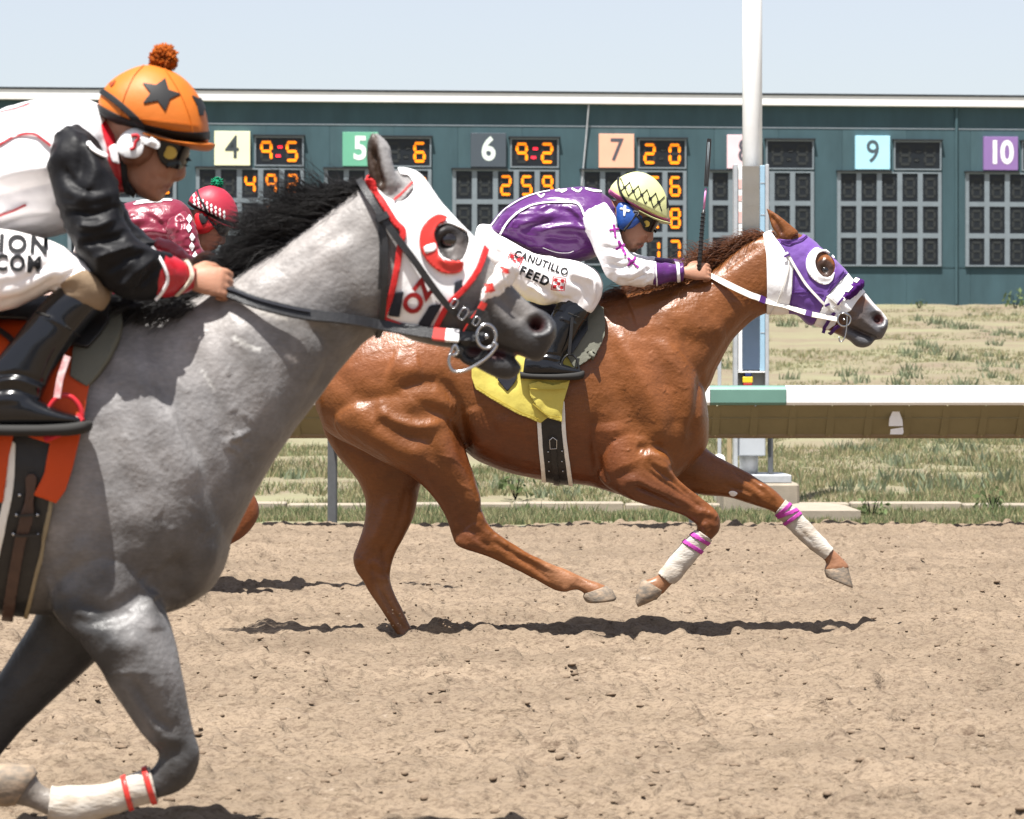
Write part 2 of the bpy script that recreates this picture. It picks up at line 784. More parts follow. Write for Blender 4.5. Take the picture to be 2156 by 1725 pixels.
def strands(roots, dirs, length, r, bend=(0, 0, -.3), seg=5, curl=.15, seed=1):
    """tapered hairs as thin three-sided tubes, one mesh"""
    rg = np.random.default_rng(seed)
    A, Dv = np.array(roots, float), np.array(dirs, float)
    n = len(A)
    L = np.broadcast_to(np.asarray(length, float), (n,))
    Dv /= np.linalg.norm(Dv, axis=1)[:, None]
    ph = rg.uniform(0, 6.28, (n, 3))
    bend = np.asarray(bend, float)
    t = np.linspace(0, 1, seg + 1)
    w = np.stack([np.sin(ph[:, :1] + 4 * t), .7 * np.sin(ph[:, 1:2] + 4 * t), np.sin(ph[:, 2:] + 5 * t)], 2)
    Pt = A[:, None] + (Dv * L[:, None])[:, None] * t[None, :, None] + (bend * L[:, None])[:, None] * (t ** 2)[None, :, None] + w * (curl * .5 * L)[:, None, None] * t[None, :, None]
    T = np.gradient(Pt, axis=1)
    T /= np.linalg.norm(T, axis=2)[..., None] + 1e-12
    b = np.cross(T, np.array((.2, 1, .3)))
    b /= np.linalg.norm(b, axis=2)[..., None] + 1e-12
    u = np.cross(b, T)
    rr = r * (1 - .85 * t ** 1.5)
    V = np.empty((n, seg + 1, 3, 3))
    for k in range(3):
        a = 2 * math.pi * k / 3
        V[:, :, k] = Pt + rr[None, :, None] * (b * math.cos(a) + u * math.sin(a))
    f = np.array([(i * 3 + k, i * 3 + (k + 1) % 3, i * 3 + 3 + (k + 1) % 3, i * 3 + 3 + k) for i in range(seg) for k in range(3)])
    F = (f[None] + (np.arange(n) * 3 * (seg + 1))[:, None, None]).reshape(-1, 4)
    return V.reshape(-1, 3), F


# ------------------------------------------------------------------ materials
MATS = {}
ALB = .80        # overall level of the surface colours, darkening all but the brightest for stronger contrast


def lin(c):
    return tuple((x / 12.92 if x <= .04045 else ((x + .055) / 1.055) ** 2.4) for x in c)


def mat(name, col, rough=.6, spec=.5, var=0.0, vscale=8.0, bump=0.0, bscale=60.0, stretch=None, metal=0.0, vcol=False,
        coat=0.0, sheen=0.0, emit=0.0, col2=None, detail=5.0, grain=None, rvar=0.0, sss=0.0):
    if name in MATS:
        return MATS[name]
    if not emit:
        col = tuple(c if max(col) > .7 else c * ALB for c in col)
        col2 = tuple(c * ALB for c in col2) if col2 and max(col2) < .6 else col2
    m = bpy.data.materials.new(name)
    m.use_nodes = True
    nt = m.node_tree
    nt.nodes.clear()
    N, Lk = nt.nodes.new, nt.links.new
    out = N('ShaderNodeOutputMaterial')
    b = N('ShaderNodeBsdfPrincipled')
    Lk(b.outputs[0], out.inputs[0])
    b.inputs['Roughness'].default_value = rough
    b.inputs['Specular IOR Level'].default_value = spec
    b.inputs['Metallic'].default_value = metal
    b.inputs['Coat Weight'].default_value = coat
    b.inputs['Coat Roughness'].default_value = .08
    b.inputs['Sheen Weight'].default_value = sheen
    if sss:
        b.inputs['Subsurface Weight'].default_value = sss
        b.inputs['Subsurface Radius'].default_value = (.012, .005, .003)
        b.inputs['Subsurface Scale'].default_value = 1.0
    tc = N('ShaderNodeTexCoord')
    mp = N('ShaderNodeMapping')
    Lk(tc.outputs['Object'], mp.inputs['Vector'])
    if stretch:
        mp.inputs['Scale'].default_value = stretch
    src = None
    if vcol:
        a = N('ShaderNodeVertexColor')
        a.layer_name = 'Col'
        src = a.outputs['Color']
    if var or col2:
        nz = N('ShaderNodeTexNoise')
        nz.inputs['Scale'].default_value = vscale
        nz.inputs['Detail'].default_value = detail
        nz.inputs['Roughness'].default_value = .6
        Lk(mp.outputs[0], nz.inputs['Vector'])
        mr = N('ShaderNodeMapRange')
        mr.inputs['From Min'].default_value = .3
        mr.inputs['From Max'].default_value = .7
        Lk(nz.outputs['Fac'], mr.inputs['Value'])
        if col2:
            mx = N('ShaderNodeMix')
            mx.data_type = 'RGBA'
            Lk(mr.outputs[0], mx.inputs[0])
            if src:
                Lk(src, mx.inputs[6])
            else:
                mx.inputs[6].default_value = (*col, 1)
            mx.inputs[7].default_value = (*col2, 1)
            src = mx.outputs[2]
        if var:
            mr2 = N('ShaderNodeMapRange')
            mr2.inputs['To Min'].default_value = 1 - var
            mr2.inputs['To Max'].default_value = 1 + var
            Lk(nz.outputs['Fac'], mr2.inputs['Value'])
            mr2.inputs['From Min'].default_value = .25
            mr2.inputs['From Max'].default_value = .75
            mu = N('ShaderNodeVectorMath')
            mu.operation = 'SCALE'
            if src:
                Lk(src, mu.inputs[0])
            else:
                mu.inputs[0].default_value = col
            Lk(mr2.outputs[0], mu.inputs['Scale'])
            src = mu.outputs[0]
    if grain:
        gs_, ga, gst = grain
        mg = N('ShaderNodeMapping')
        mg.inputs['Scale'].default_value = gst
        Lk(tc.outputs['Object'], mg.inputs['Vector'])
        ng = N('ShaderNodeTexNoise')
        ng.inputs['Scale'].default_value = gs_
        ng.inputs['Detail'].default_value = 3
        Lk(mg.outputs[0], ng.inputs['Vector'])
        rg_ = N('ShaderNodeMapRange')
        rg_.inputs['From Min'].default_value = .3
        rg_.inputs['From Max'].default_value = .7
        rg_.inputs['To Min'].default_value = 1 - ga
        rg_.inputs['To Max'].default_value = 1 + ga
        Lk(ng.outputs['Fac'], rg_.inputs['Value'])
        ms = N('ShaderNodeVectorMath')
        ms.operation = 'SCALE'
        Lk(src, ms.inputs[0])
        Lk(rg_.outputs[0], ms.inputs['Scale'])
        src = ms.outputs[0]
        if rvar:
            rr = N('ShaderNodeMapRange')
            rr.inputs['From Min'].default_value = .3
            rr.inputs['From Max'].default_value = .7
            rr.inputs['To Min'].default_value = rough - rvar
            rr.inputs['To Max'].default_value = rough + rvar
            Lk(ng.outputs['Fac'], rr.inputs['Value'])
            Lk(rr.outputs[0], b.inputs['Roughness'])
    if src:
        Lk(src, b.inputs['Base Color'])
    else:
        b.inputs['Base Color'].default_value = (*col, 1)
    if emit:
        b.inputs['Emission Color'].default_value = (*col, 1)
        b.inputs['Emission Strength'].default_value = emit
    if bump:
        n2 = N('ShaderNodeTexNoise')
        n2.inputs['Scale'].default_value = bscale
        n2.inputs['Detail'].default_value = 4
        Lk(mp.outputs[0], n2.inputs['Vector'])
        bp = N('ShaderNodeBump')
        bp.inputs['Strength'].default_value = 1.0
        bp.inputs['Distance'].default_value = bump
        Lk(n2.outputs['Fac'], bp.inputs['Height'])
        Lk(bp.outputs[0], b.inputs['Normal'])
    MATS[name] = m
    return m

# ================================================================== SETTING
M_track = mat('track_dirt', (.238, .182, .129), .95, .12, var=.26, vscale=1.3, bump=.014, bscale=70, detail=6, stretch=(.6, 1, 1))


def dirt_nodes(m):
    # moist crumbs, dry dust and painted-in pit shade in the worked soil's colour
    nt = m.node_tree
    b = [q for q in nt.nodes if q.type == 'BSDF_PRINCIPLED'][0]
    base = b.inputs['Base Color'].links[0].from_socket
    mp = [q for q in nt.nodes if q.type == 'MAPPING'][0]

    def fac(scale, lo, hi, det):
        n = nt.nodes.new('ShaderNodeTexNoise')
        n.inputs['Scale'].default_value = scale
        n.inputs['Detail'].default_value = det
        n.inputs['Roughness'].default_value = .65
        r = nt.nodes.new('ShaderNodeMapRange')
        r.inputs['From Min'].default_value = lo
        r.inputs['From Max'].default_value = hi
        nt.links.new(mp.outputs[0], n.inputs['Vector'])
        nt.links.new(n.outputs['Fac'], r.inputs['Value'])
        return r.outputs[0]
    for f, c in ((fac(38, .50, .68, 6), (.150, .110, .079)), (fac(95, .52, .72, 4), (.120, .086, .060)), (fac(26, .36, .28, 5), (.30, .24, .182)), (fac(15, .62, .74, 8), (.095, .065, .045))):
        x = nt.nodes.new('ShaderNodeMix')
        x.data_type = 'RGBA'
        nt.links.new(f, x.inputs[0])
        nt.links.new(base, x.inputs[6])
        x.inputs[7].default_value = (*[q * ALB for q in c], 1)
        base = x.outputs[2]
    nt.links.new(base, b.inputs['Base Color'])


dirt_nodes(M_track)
M_clod = mat('clod_dirt', (.185, .135, .094), .95, .1, var=.3, vscale=25)
M_infield = mat('infield_soil', (.26, .215, .15), .95, .1, var=.28, vscale=2.6, col2=(.205, .215, .12), bump=.03, bscale=26, detail=9, stretch=(.6, 1, 1))
M_bank = mat('bank_soil', (.235, .185, .137), .95, .1, var=.24, vscale=1.3, col2=(.195, .195, .115), bump=.03, bscale=18, detail=10, stretch=(.45, 1, 1))
M_grass = mat('grass_blade', (.1, .15, .05), .8, .2, vcol=True)
_nt = M_grass.node_tree
_tr = _nt.nodes.new('ShaderNodeBsdfTranslucent')
_mx = _nt.nodes.new('ShaderNodeMixShader')
_mx.inputs[0].default_value = .45
_vc = [q for q in _nt.nodes if q.type == 'VERTEX_COLOR'][0]
_pb = [q for q in _nt.nodes if q.type == 'BSDF_PRINCIPLED'][0]
_ou = [q for q in _nt.nodes if q.type == 'OUTPUT_MATERIAL'][0]
_nt.links.new(_vc.outputs[0], _tr.inputs[0])
_nt.links.new(_pb.outputs[0], _mx.inputs[1])
_nt.links.new(_tr.outputs[0], _mx.inputs[2])
_nt.links.new(_mx.outputs[0], _ou.inputs[0])
M_conc = mat('concrete', (.33, .285, .225), .9, .2, var=.14, vscale=6, bump=.002, bscale=80)
M_white = mat('white_paint', (.80, .80, .78), .45, .4, var=.05, vscale=6)
M_teal = mat('teal_wall', (.050, .098, .114), .7, .3, var=.20, vscale=2.4, detail=8, stretch=(1, 1, .3))
M_tealp = mat('teal_panel', (.058, .110, .126), .65, .3, var=.20, vscale=2.8, detail=8, stretch=(1, 1, .3))
M_alu = mat('grey_aluminium', (.21, .25, .275), .5, .5, var=.10, vscale=9)
M_face = mat('display_face', (.008, .012, .017), .45, .4)
M_seg0 = mat('segment_off', (.030, .034, .034), .6, .3)
M_seg1 = mat('segment_amber', (1.0, .25, .008), .5, .2, emit=.42)
M_segr = mat('segment_red', (1.0, .03, .06), .5, .2, emit=.5)
M_dark = mat('dark_trim', (.025, .03, .035), .6, .3)
M_galv = mat('galvanised_steel', (.46, .48, .50), .45, .5, var=.12, vscale=14)
M_railw = mat('rail_white', (.78, .80, .79), .4, .4, var=.04, vscale=5)
M_railg = mat('rail_green', (.135, .27, .22), .5, .4, var=.08, vscale=5)
M_cover = mat('rail_cover', (.25, .215, .115), .6, .3, var=.10, vscale=3)
M_coverb = mat('rail_cover_lip', (.28, .205, .12), .6, .3, var=.1, vscale=3)
M_post = mat('rail_post', (.10, .105, .11), .5, .4, var=.15, vscale=20)


def sheet(name, us, vs, zf, m, kind='structure'):
    U, Vv = np.meshgrid(us, vs)
    V = np.stack([U.ravel(), Vv.ravel(), np.zeros(U.size)], 1)
    V[:, 2] = zf(V)
    n, k = len(us), len(vs)
    i = np.arange(n * k).reshape(k, n)
    F = np.stack([i[:-1, :-1].ravel(), i[:-1, 1:].ravel(), i[1:, 1:].ravel(), i[1:, :-1].ravel()], 1)
    return tag(mk(name, V, F, m, None, True), kind=kind)


def track_h(V):
    X = V[:, :2]
    w = np.stack([X[:, 0] * .52, X[:, 1]], 1)
    n1 = noise(w, 38, 1)
    n2 = noise(w, 17, 2)
    n3 = noise(w, 7, 3)
    n4 = noise(X, 1.7, 4)
    rut = noise(np.stack([X[:, 0] * .35, X[:, 1] * 1.5], 1), 4.2, 6)
    pit = np.clip(noise(w, 11, 8) - .52, 0, 1)
    bump = np.clip(noise(w, 13, 9) - .45, 0, 1)
    n0 = noise(w, 72, 10)
    n1 = np.sign(n1) * np.abs(n1) ** .8
    pit2 = np.clip(noise(w, 21, 18) - .50, 0, 1)
    n5 = noise(w, 4.2, 28)
    z = .0075 * n0 + .016 * n1 + .019 * n2 + .014 * n3 + .010 * n5 + .010 * n4 + .014 * rut - .12 * pit - .09 * pit2 + .07 * bump
    # earth thrown up behind the hind hoof that has just struck
    for px, py, Y, a, sx, sy in ((935, 0, 14.02, .034, .13, .12), (1010, 0, 13.98, .026, .20, .12), (842, 0, 13.86, -.040, .12, .30)):
        x = (px - CX) * Y / FL
        z += a * np.exp(-((X[:, 0] - x) / sx) ** 2 - ((X[:, 1] - Y) / sy) ** 2) * (1 + .5 * n2)
    return z


# near track, worked soil: rows and columns widen with distance from the grandstand side
Yr = 7.0 * np.exp(np.arange(0, math.log(25.15 / 7.0), .00175))
Ur = np.concatenate([np.linspace(-.46, -.19, 110), np.linspace(-.185, .185, 530), np.linspace(.19, .46, 110)])
Ug, Yg = np.meshgrid(Ur, Yr)
V = np.stack([(Ug * Yg).ravel(), Yg.ravel(), np.zeros(Ug.size)], 1)
V[:, 0] += RNG.uniform(-.0015, .0015, len(V))
V[:, 2] = track_h(V)
i = np.arange(Ug.size).reshape(Ug.shape)
F = np.stack([i[:-1, :-1].ravel(), i[:-1, 1:].ravel(), i[1:, 1:].ravel(), i[1:, :-1].ravel()], 1)
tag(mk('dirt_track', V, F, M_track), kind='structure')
# the rest of the track, coarser, a little lower where the worked strip covers it
gx = np.concatenate([np.linspace(-400, -8, 30), np.linspace(-6, 6, 10), np.linspace(8, 400, 30)])
gy = np.concatenate([np.linspace(-32, 4, 14), np.linspace(6, 25.1, 12)])
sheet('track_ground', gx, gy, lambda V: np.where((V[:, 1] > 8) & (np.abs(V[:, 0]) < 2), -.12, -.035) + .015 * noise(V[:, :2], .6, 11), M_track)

# clods lying loose on the track
Vc, Fc = [], []
bm = bmesh.new()
bmesh.ops.create_icosphere(bm, subdivisions=1, radius=1)
ico = np.array([v.co[:] for v in bm.verts])
icf = np.array([[v.index for v in f.verts] for f in bm.faces])
bm.free()
n = 7000
cy = 7.3 + 17.6 * RNG.random(n) ** 1.25
cx = RNG.uniform(-.185, .185, n) * cy
cz = track_h(np.stack([cx, cy, cx * 0], 1))
r = .004 + .011 * RNG.random(n) ** 3.0
allV = np.empty((n, len(ico), 3))
for k in range(n):
    s = r[k] * np.array((RNG.uniform(.9, 1.7), RNG.uniform(.8, 1.3), RNG.uniform(.4, .7)))
    allV[k] = (ico * (1 + RNG.uniform(-.25, .25, (len(ico), 1)))) * s + (cx[k], cy[k], cz[k] + r[k] * .05)
allF = (icf[None] + (np.arange(n) * len(ico))[:, None, None]).reshape(-1, 3)
tag(mk('dirt_clods', allV.reshape(-1, 3), allF, M_clod, None, False), kind='stuff')

# crumbs thrown up by the hoof that has just struck
n = 70
q = np.stack([RNG.normal(915, 70, n), 1322 - np.abs(RNG.normal(0, 26, n)), 13.9 + RNG.normal(0, .12, n)], 1)
ctr = np.array([P(*v) for v in q])
r = .002 + .005 * RNG.random(n) ** 3
allV = ctr[:, None] + ico[None] * r[:, None, None] * RNG.uniform(.6, 1.3, (n, len(ico), 1))
tag(mk('flying_dirt', allV.reshape(-1, 3), (icf[None] + (np.arange(n) * len(ico))[:, None, None]).reshape(-1, 3), M_clod, None, False), kind='stuff')

# infield: a level strip behind the rail, a kerb, then the bank up to the tote board
BANK0, BANK1 = 27.95, 60.0


def bank_z(Y):
    t = np.clip((Y - BANK0) / (BANK1 - BANK0), 0, 1.25)
    return 2.62 * t - .10 * np.sin(t * math.pi) * 1.0


gx = np.concatenate([np.linspace(-300, -14, 24), np.linspace(-12, 12, 240), np.linspace(14, 300, 24)])
sheet('infield_strip', gx, np.linspace(25.13, 27.69, 30), lambda V: .012 * noise(V[:, :2], 3, 12) + .012 * noise(V[:, :2], 9, 13) - .012, M_infield)
sheet('infield_bank', gx, np.concatenate([np.linspace(27.94, 62, 180), np.linspace(65, 70, 4), np.linspace(80, 900, 20)]),
      lambda V: np.where(V[:, 1] < 75, bank_z(np.minimum(V[:, 1], 66)), bank_z(np.array([66.]))[0] - (V[:, 1] - 75) * .012) + .03 * noise(V[:, :2], .8, 14) + .02 * noise(V[:, :2], 3, 15), M_bank)

kerb = empty('kerb', (0, 27.8, 0), 'pale concrete kerb running along the foot of the grassy bank', 'kerb')
xk = -7.0
k = 0
while xk < 7:
    w = 1.0
    MB().box(xk + .008, xk + w - .008, 27.70, 27.93, -.05, .075 + .008 * math.sin(k * 2.1), .012).build('kerb_stone', M_conc, kerb)
    xk += w
    k += 1


# grass and weeds: blades with their own colours, thin on the bank
def tufts(name, xs, ys, zs, hs, palette, nb=9, spread=.5, seed=3):
    rg = np.random.default_rng(seed)
    n = len(xs)
    pal = np.array(palette)
    V = np.empty((n, nb, 3, 3))
    C = np.empty((n, nb, 3, 3))
    for k in range(nb):
        a = rg.uniform(0, 6.283, n)
        rr = rg.random(n) * hs * spread
        bx, by = xs + np.cos(a) * rr, ys + np.sin(a) * rr
        h = hs * rg.uniform(.5, 1.15, n)
        lean = rg.uniform(-.6, .6, (n, 2)) * h[:, None]
        w = hs * rg.uniform(.06, .13, n)
        V[:, k, 0] = np.stack([bx - w, by, zs - .01], 1)
        V[:, k, 1] = np.stack([bx + w, by + w * .4, zs - .01], 1)
        V[:, k, 2] = np.stack([bx + lean[:, 0], by + lean[:, 1], zs + h], 1)
        ci = rg.integers(0, len(pal), n)
        c = pal[ci] * rg.uniform(.75, 1.25, n)[:, None]
        C[:, k] = c[:, None]
    F = np.arange(n * nb * 3).reshape(-1, 3)
    return tag(mk(name, V.reshape(-1, 3), F, M_grass, None, False, C.reshape(-1, 3)), kind='stuff')


GREEN = [(.155, .195, .085), (.175, .205, .10), (.145, .185, .095), (.20, .22, .11)]
DRY = [(.33, .29, .165), (.36, .31, .19), (.29, .265, .145), (.26, .255, .13)]


def scatter(n, y0, y1, thr, f, seed, pw=1.0):
    rg = np.random.default_rng(seed)
    y = y0 + (y1 - y0) * rg.random(n) ** pw
    n = int(n * 1.35)
    y = y0 + (y1 - y0) * rg.random(n) ** pw
    x = rg.uniform(-.245, .245, n) * y
    d = noise(np.stack([x * .55, y * .8], 1), f, seed)
    k = d > thr
    return x[k], y[k]


x, y = scatter(16000, 25.2, 27.65, -.30, 2.6, 31)
tufts('short_grass', x, y, x * 0, .025 + .05 * RNG.random(len(x)) ** 2, GREEN + DRY, 8, 1.3, 41)
x, y = scatter(36000, 28.0, 36, -.32, 1.6, 32)
tufts('bank_grass', x, y, bank_z(y), .02 + .07 * RNG.random(len(x)) ** 2.5, DRY + GREEN + DRY[:2], 7, 1.6, 42)
x, y = scatter(44000, 36, 60, -.22, 1.1, 33)
tufts('upper_bank_grass', x, y, bank_z(y), .015 + .06 * RNG.random(len(x)) ** 3, DRY + GREEN[:2], 6, 1.8, 43)
x, y = scatter(800, 28.2, 59.6, .1, .8, 34)
tufts('leafy_weeds', x, y, bank_z(y), .06 + .11 * RNG.random(len(x)), [(.17, .20, .12), (.185, .215, .14), (.21, .23, .14)], 22, 1.3, 44)
x, y = scatter(260, 25.3, 27.5, .1, 1.1, 35)
tufts('verge_weeds', x, y, x * 0, .04 + .07 * RNG.random(len(x)), GREEN + DRY[:1], 22, 1.2, 45)

# single weeds that stand out
WEEDS = (('tall weed growing against the tote board wall below the tenth panel', 2138, 59.4, .40),
         ('low green weed at the wall foot between the ninth panel and the wall pipe', 1935, 59.4, .22),
         ('dark green bush at the foot of the bank beside the kerb on the right', 2090, 27.55, .22),
         ('green weed growing beside the low concrete slab', 1835, 26.2, .20),
         ('leafy weed on the bank under the chestnut horse belly', 1085, 29.0, .24))
for lab, px, Y, h in WEEDS:
    x0 = (px - CX) * Y / FL
    z0 = float(bank_z(np.array([Y]))[0]) if Y > 28 else 0.0
    rg = np.random.default_rng(px)
    V, F, C = [], [], []
    for b in range(46):
        a, l = rg.uniform(0, 6.283), rg.uniform(.3, 1)
        q = np.array((x0 + math.cos(a) * h * l * .75, Y + math.sin(a) * h * l * .5, z0 + h * rg.uniform(.15, 1) * (1.15 - l * .5)))
        d = rg.normal(0, 1, 3)
        e = rg.normal(0, 1, 3)
        s = h * .13
        V += [q - d * s * .5, q + e * s * .5, q + d * s * .5, q - e * s * .5]
        F.append((4 * b, 4 * b + 1, 4 * b + 2, 4 * b + 3))
        C += [np.array((.13, .175, .075)) * rg.uniform(.6, 1.3)] * 4
    root = empty('weed', (x0, Y, z0), lab, 'weed', 'weeds on the infield')
    mk('foliage', V, F, M_grass, root, False, np.array(C))
    st = MB()
    for b in range(6):
        a = b * 1.05
        st.tube([(x0, Y, z0 - .02), (x0 + math.cos(a) * h * .3, Y + math.sin(a) * h * .2, z0 + h * .7)], [.006, .003], 5)
    st.build('stem', M_grass, root)

# ================================================================== TOTE BOARD BUILDING
MROT = .088
broot = empty('tote_board_building', (0, 60, 2.5), 'dark teal tote board building with numbered odds panels under a white fascia', 'building')
broot.rotation_euler = (0, 0, math.atan(MROT))
BO = np.array((0, 60, 2.5))


def BU(px):
    a = (px - CX) / FL
    return a * 60 / (1 - a * MROT) * math.sqrt(1 + MROT ** 2)


def BZ(py, px=1872):
    a = (px - CX) / FL
    return EYE - (py - HY) * (60 + MROT * a * 60 / (1 - a * MROT)) / FL - 2.5


PXM = (60 + MROT * 7.3) / FL      # metres per photo unit on the wall


class BMB(MB):
    def bb(s, u0, u1, d0, d1, z0, z1, bev=0):
        return s.box(u0, u1, 60 + d0, 60 + d1, 2.5 + z0, 2.5 + z1, bev)


def bbuild(mb, name, m, parent=broot):
    V = np.array(mb.V)
    me = new_mesh(name, V - BO, mb.F)
    bm = bmesh.new()
    bm.from_mesh(me)
    bmesh.ops.recalc_face_normals(bm, faces=bm.faces)
    bm.to_mesh(me)
    bm.free()
    me.materials.append(m)
    o = bpy.data.objects.new(name, me)
    COL.objects.link(o)
    o.parent = parent
    return o


U0, U1 = BU(-260), BU(2420)
ZT = BZ(206, 2156)
bbuild(BMB().bb(U0, U1, 0, 5, -.2, ZT - .02), 'wall', M_teal)
bbuild(BMB().bb(U0 - .2, U1 + .2, -.13, 5.2, ZT - .195, ZT, .008), 'roof_fascia', M_white)
bbuild(BMB().bb(U0 - .22, U1 + .22, -.15, 5.22, ZT + .002, ZT + .035), 'roof_edge', M_dark)
ztrim = BZ(271)
bbuild(BMB().bb(U0, U1, -.014, -.001, ztrim - .012, ztrim + .012), 'wall_trim', M_alu)
bbuild(BMB().bb(U0, U1, -.010, -.001, BZ(563) - .008, BZ(563) + .003), 'wall_trim', M_tealp)
# wall sheets with open joints
xs = np.arange(-250, 2420, 134.9)
for k, x in enumerate(xs):
    bbuild(BMB().bb(BU(x) + .006, BU(x + 134.9) - .006, -.007, -.0005, BZ(562), ztrim - .02), 'wall_panel', M_tealp if k % 2 else M_teal)
    bbuild(BMB().bb(BU(x) + .006, BU(x + 134.9) - .006, -.006, -.0005, .12, BZ(566)), 'wall_panel', M_teal)
bb = BMB()
u = BU(2013)
bb.tube([(u, 59.96, 2.5 + .2), (u, 59.96, 2.5 + ZT - .2)], .028, 8)
bbuild(bb, 'wall_pipe', M_tealp)
bb = BMB()
bb.tube([(BU(1239), 59.9, 2.5 + ZT - .15), (BU(1234), 59.95, 2.5 + BZ(290)), (BU(1224), 59.95, 2.5 + BZ(395))], .016, 6)
bbuild(bb, 'wall_cable', M_galv)

SEG = {'0': 'abcdef', '1': 'bc', '2': 'abged', '3': 'abgcd', '4': 'fgbc', '5': 'afgcd', '6': 'afgedc', '7': 'abc', '8': 'abcdefg', '9': 'abcfg'}


def seg_shapes(w, h, t):
    """the seven bars of a figure, as x,z polygons round 0,0"""
    a, b, g = w / 2, h / 2, t * .5
    c = t * .32

    def hor(z):
        return [(-a + g + c, z - g), (a - g - c, z - g), (a - c * 1.2, z), (a - g - c, z + g), (-a + g + c, z + g), (-a + c * 1.2, z)]

    def ver(x, z0, z1):
        return [(x - g, z0 + g + c), (x, z0 + c * 1.2), (x + g, z0 + g + c), (x + g, z1 - g - c), (x, z1 - c * 1.2), (x - g, z1 - g - c)]
    return {'a': hor(b - g), 'g': hor(0), 'd': hor(-b + g), 'f': ver(-a + g, 0, b - g), 'b': ver(a - g, 0, b - g),
            'e': ver(-a + g, -b + g, 0), 'c': ver(a - g, -b + g, 0)}


def digit(parent, u, z, w, h, ch):
    S = seg_shapes(w, h, w * .23)
    on = SEG.get(ch, '')
    for grp, name, m, d in ((on, 'lit_segments', M_seg1, -.012), (''.join(k for k in 'abcdefg' if k not in on), 'dark_segments', M_seg0, -.006)):
        if not grp:
            continue
        b = BMB()
        for k in grp:
            b.prism([(u + x, 2.5 + z + zz) for x, zz in S[k]], 59.97 + d, 59.9695)
        bbuild(b, name, m, parent)['kind'] = 'stuff'


COLS = {3: ((.05, .12, .5), (.8, .8, .8), '4 2', ['  712', '     ', '     ']),
        4: ((.80, .79, .52), (.06, .075, .08), '9:5', ['  492', '   81', '   36']),
        5: ((.17, .50, .33), (.80, .82, .80), '  6', ['  371', '  164', '   58']),
        6: ((.075, .095, .115), (.66, .74, .68), '9:2', ['  259', '   97', '   41']),
        7: ((.80, .42, .29), (.10, .10, .12), '2 0', ['   66', '   28', '   17']),
        8: ((.80, .57, .60), (.10, .10, .12), '   ', ['     '] * 3),
        9: ((.38, .68, .80), (.08, .11, .13), '   ', ['     '] * 3),
        10: ((.29, .17, .42), (.82, .82, .82), '   ', ['     '] * 3)}
for c, (pc, nc, odds, rows) in COLS.items():
    uo = BU(412.5 + 269.9 * (c - 4))
    du = lambda px: uo + px * PXM
    # number panel
    b = BMB()
    b.bb(du(38), du(111.5), -.09, -.008, BZ(357.6), BZ(287), .004)
    npan = bbuild(b, 'number_panel', mat('panel_%d' % c, pc, .5, .4, var=.05, vscale=3))
    tv, tf = text_mesh(str(c), .62, .018 if c in (5, 6, 10) else 0.004, .9)
    tv, tf = np.array(tv), tf
    cz = (BZ(357.6) + BZ(287)) / 2
    tv3 = np.stack([du(74.7) + tv[:, 0] * (.9 if c < 10 else .86), np.full(len(tv), 60 - .0935), 2.5 + cz + tv[:, 1]], 1)
    b = BMB()
    b.add(tv3, tf)
    o = bbuild(b, 'numeral', mat('numeral_%d' % c, nc, .5, .3), npan)
    # odds display
    b = BMB()
    x0, x1, z0, z1 = du(120.5), du(222), BZ(358.5), BZ(296.5)
    t = .028
    b.bb(x0, x1, -.06, -.008, z1 - t, z1).bb(x0, x1, -.06, -.008, z0, z0 + t)
    b.bb(x0, x0 + t, -.06, -.008, z0 + t, z1 - t).bb(x1 - t, x1, -.06, -.008, z0 + t, z1 - t)
    od = bbuild(b, 'odds_display', M_alu)
    b = BMB().bb(x0 + t, x1 - t, -.03, -.009, z0 + t, z1 - t)
    bbuild(b, 'display_face', M_face, od)
    zc = (z0 + z1) / 2
    wd = (x1 - x0)
    for ch, uu in ((odds[0], x0 + wd * .24), (odds[2], x0 + wd * .76)):
        digit(od, uu, zc, .235, .395, ch)
    for dx, dz in ((.018, .085), (-.018, -.085)):
        b = BMB().bb(x0 + wd * .5 + dx - .048, x0 + wd * .5 + dx + .048, -.038, -.0305, zc + dz - .024, zc + dz + .024, .01)
        bbuild(b, 'colon_dot', M_segr if odds[1] == ':' else M_seg0, od)
    bbuild(BMB().bb(x0 - .03, x1 + .03, -.10, -.008, z1 + .004, z1 + .028), 'display_hood', M_dark, od)
    # grid of pool displays
    gx0, gx1, gz1, gz0 = du(0), du(222.5), BZ(362.5), BZ(561)
    b = BMB()
    t = .03
    b.bb(gx0, gx1, -.05, -.008, gz1 - t, gz1).bb(gx0, gx1, -.05, -.008, gz0, gz0 + t)
    zr = [BZ(y) for y in (367.5, 424.5, 434.5, 491, 501.5, 557)]
    ur = []
    for k in range(5):
        ur.append((du(7.5 + 43.7 * k), du(7.5 + 43.7 * k + 33)))
    edges = [gx0] + [v for p in ur for v in p] + [gx1]
    for k in range(0, len(edges), 2):
        b.bb(edges[k], edges[k + 1], -.05, -.008, gz0 + t, gz1 - t)
    for za, zb in ((zr[1], zr[2]), (zr[3], zr[4])):
        for (a, e) in ur:
            b.bb(a, e, -.047, -.008, zb, za)
    bbuild(b, 'display_frame', M_alu)
    bbuild(BMB().bb(gx0 - .02, du(116), -.10, -.008, gz1 + .004, gz1 + .026), 'frame_hood', M_dark)
    for rI in range(3):
        for k in range(5):
            a, e = ur[k]
            zt, zb = zr[rI * 2], zr[rI * 2 + 1]
            dd = bbuild(BMB().bb(a, e, -.030, -.009, zb, zt), 'digit_display', M_face)
            digit(dd, (a + e) / 2, (zt + zb) / 2 + .005, .215, .39, rows[rI][k])

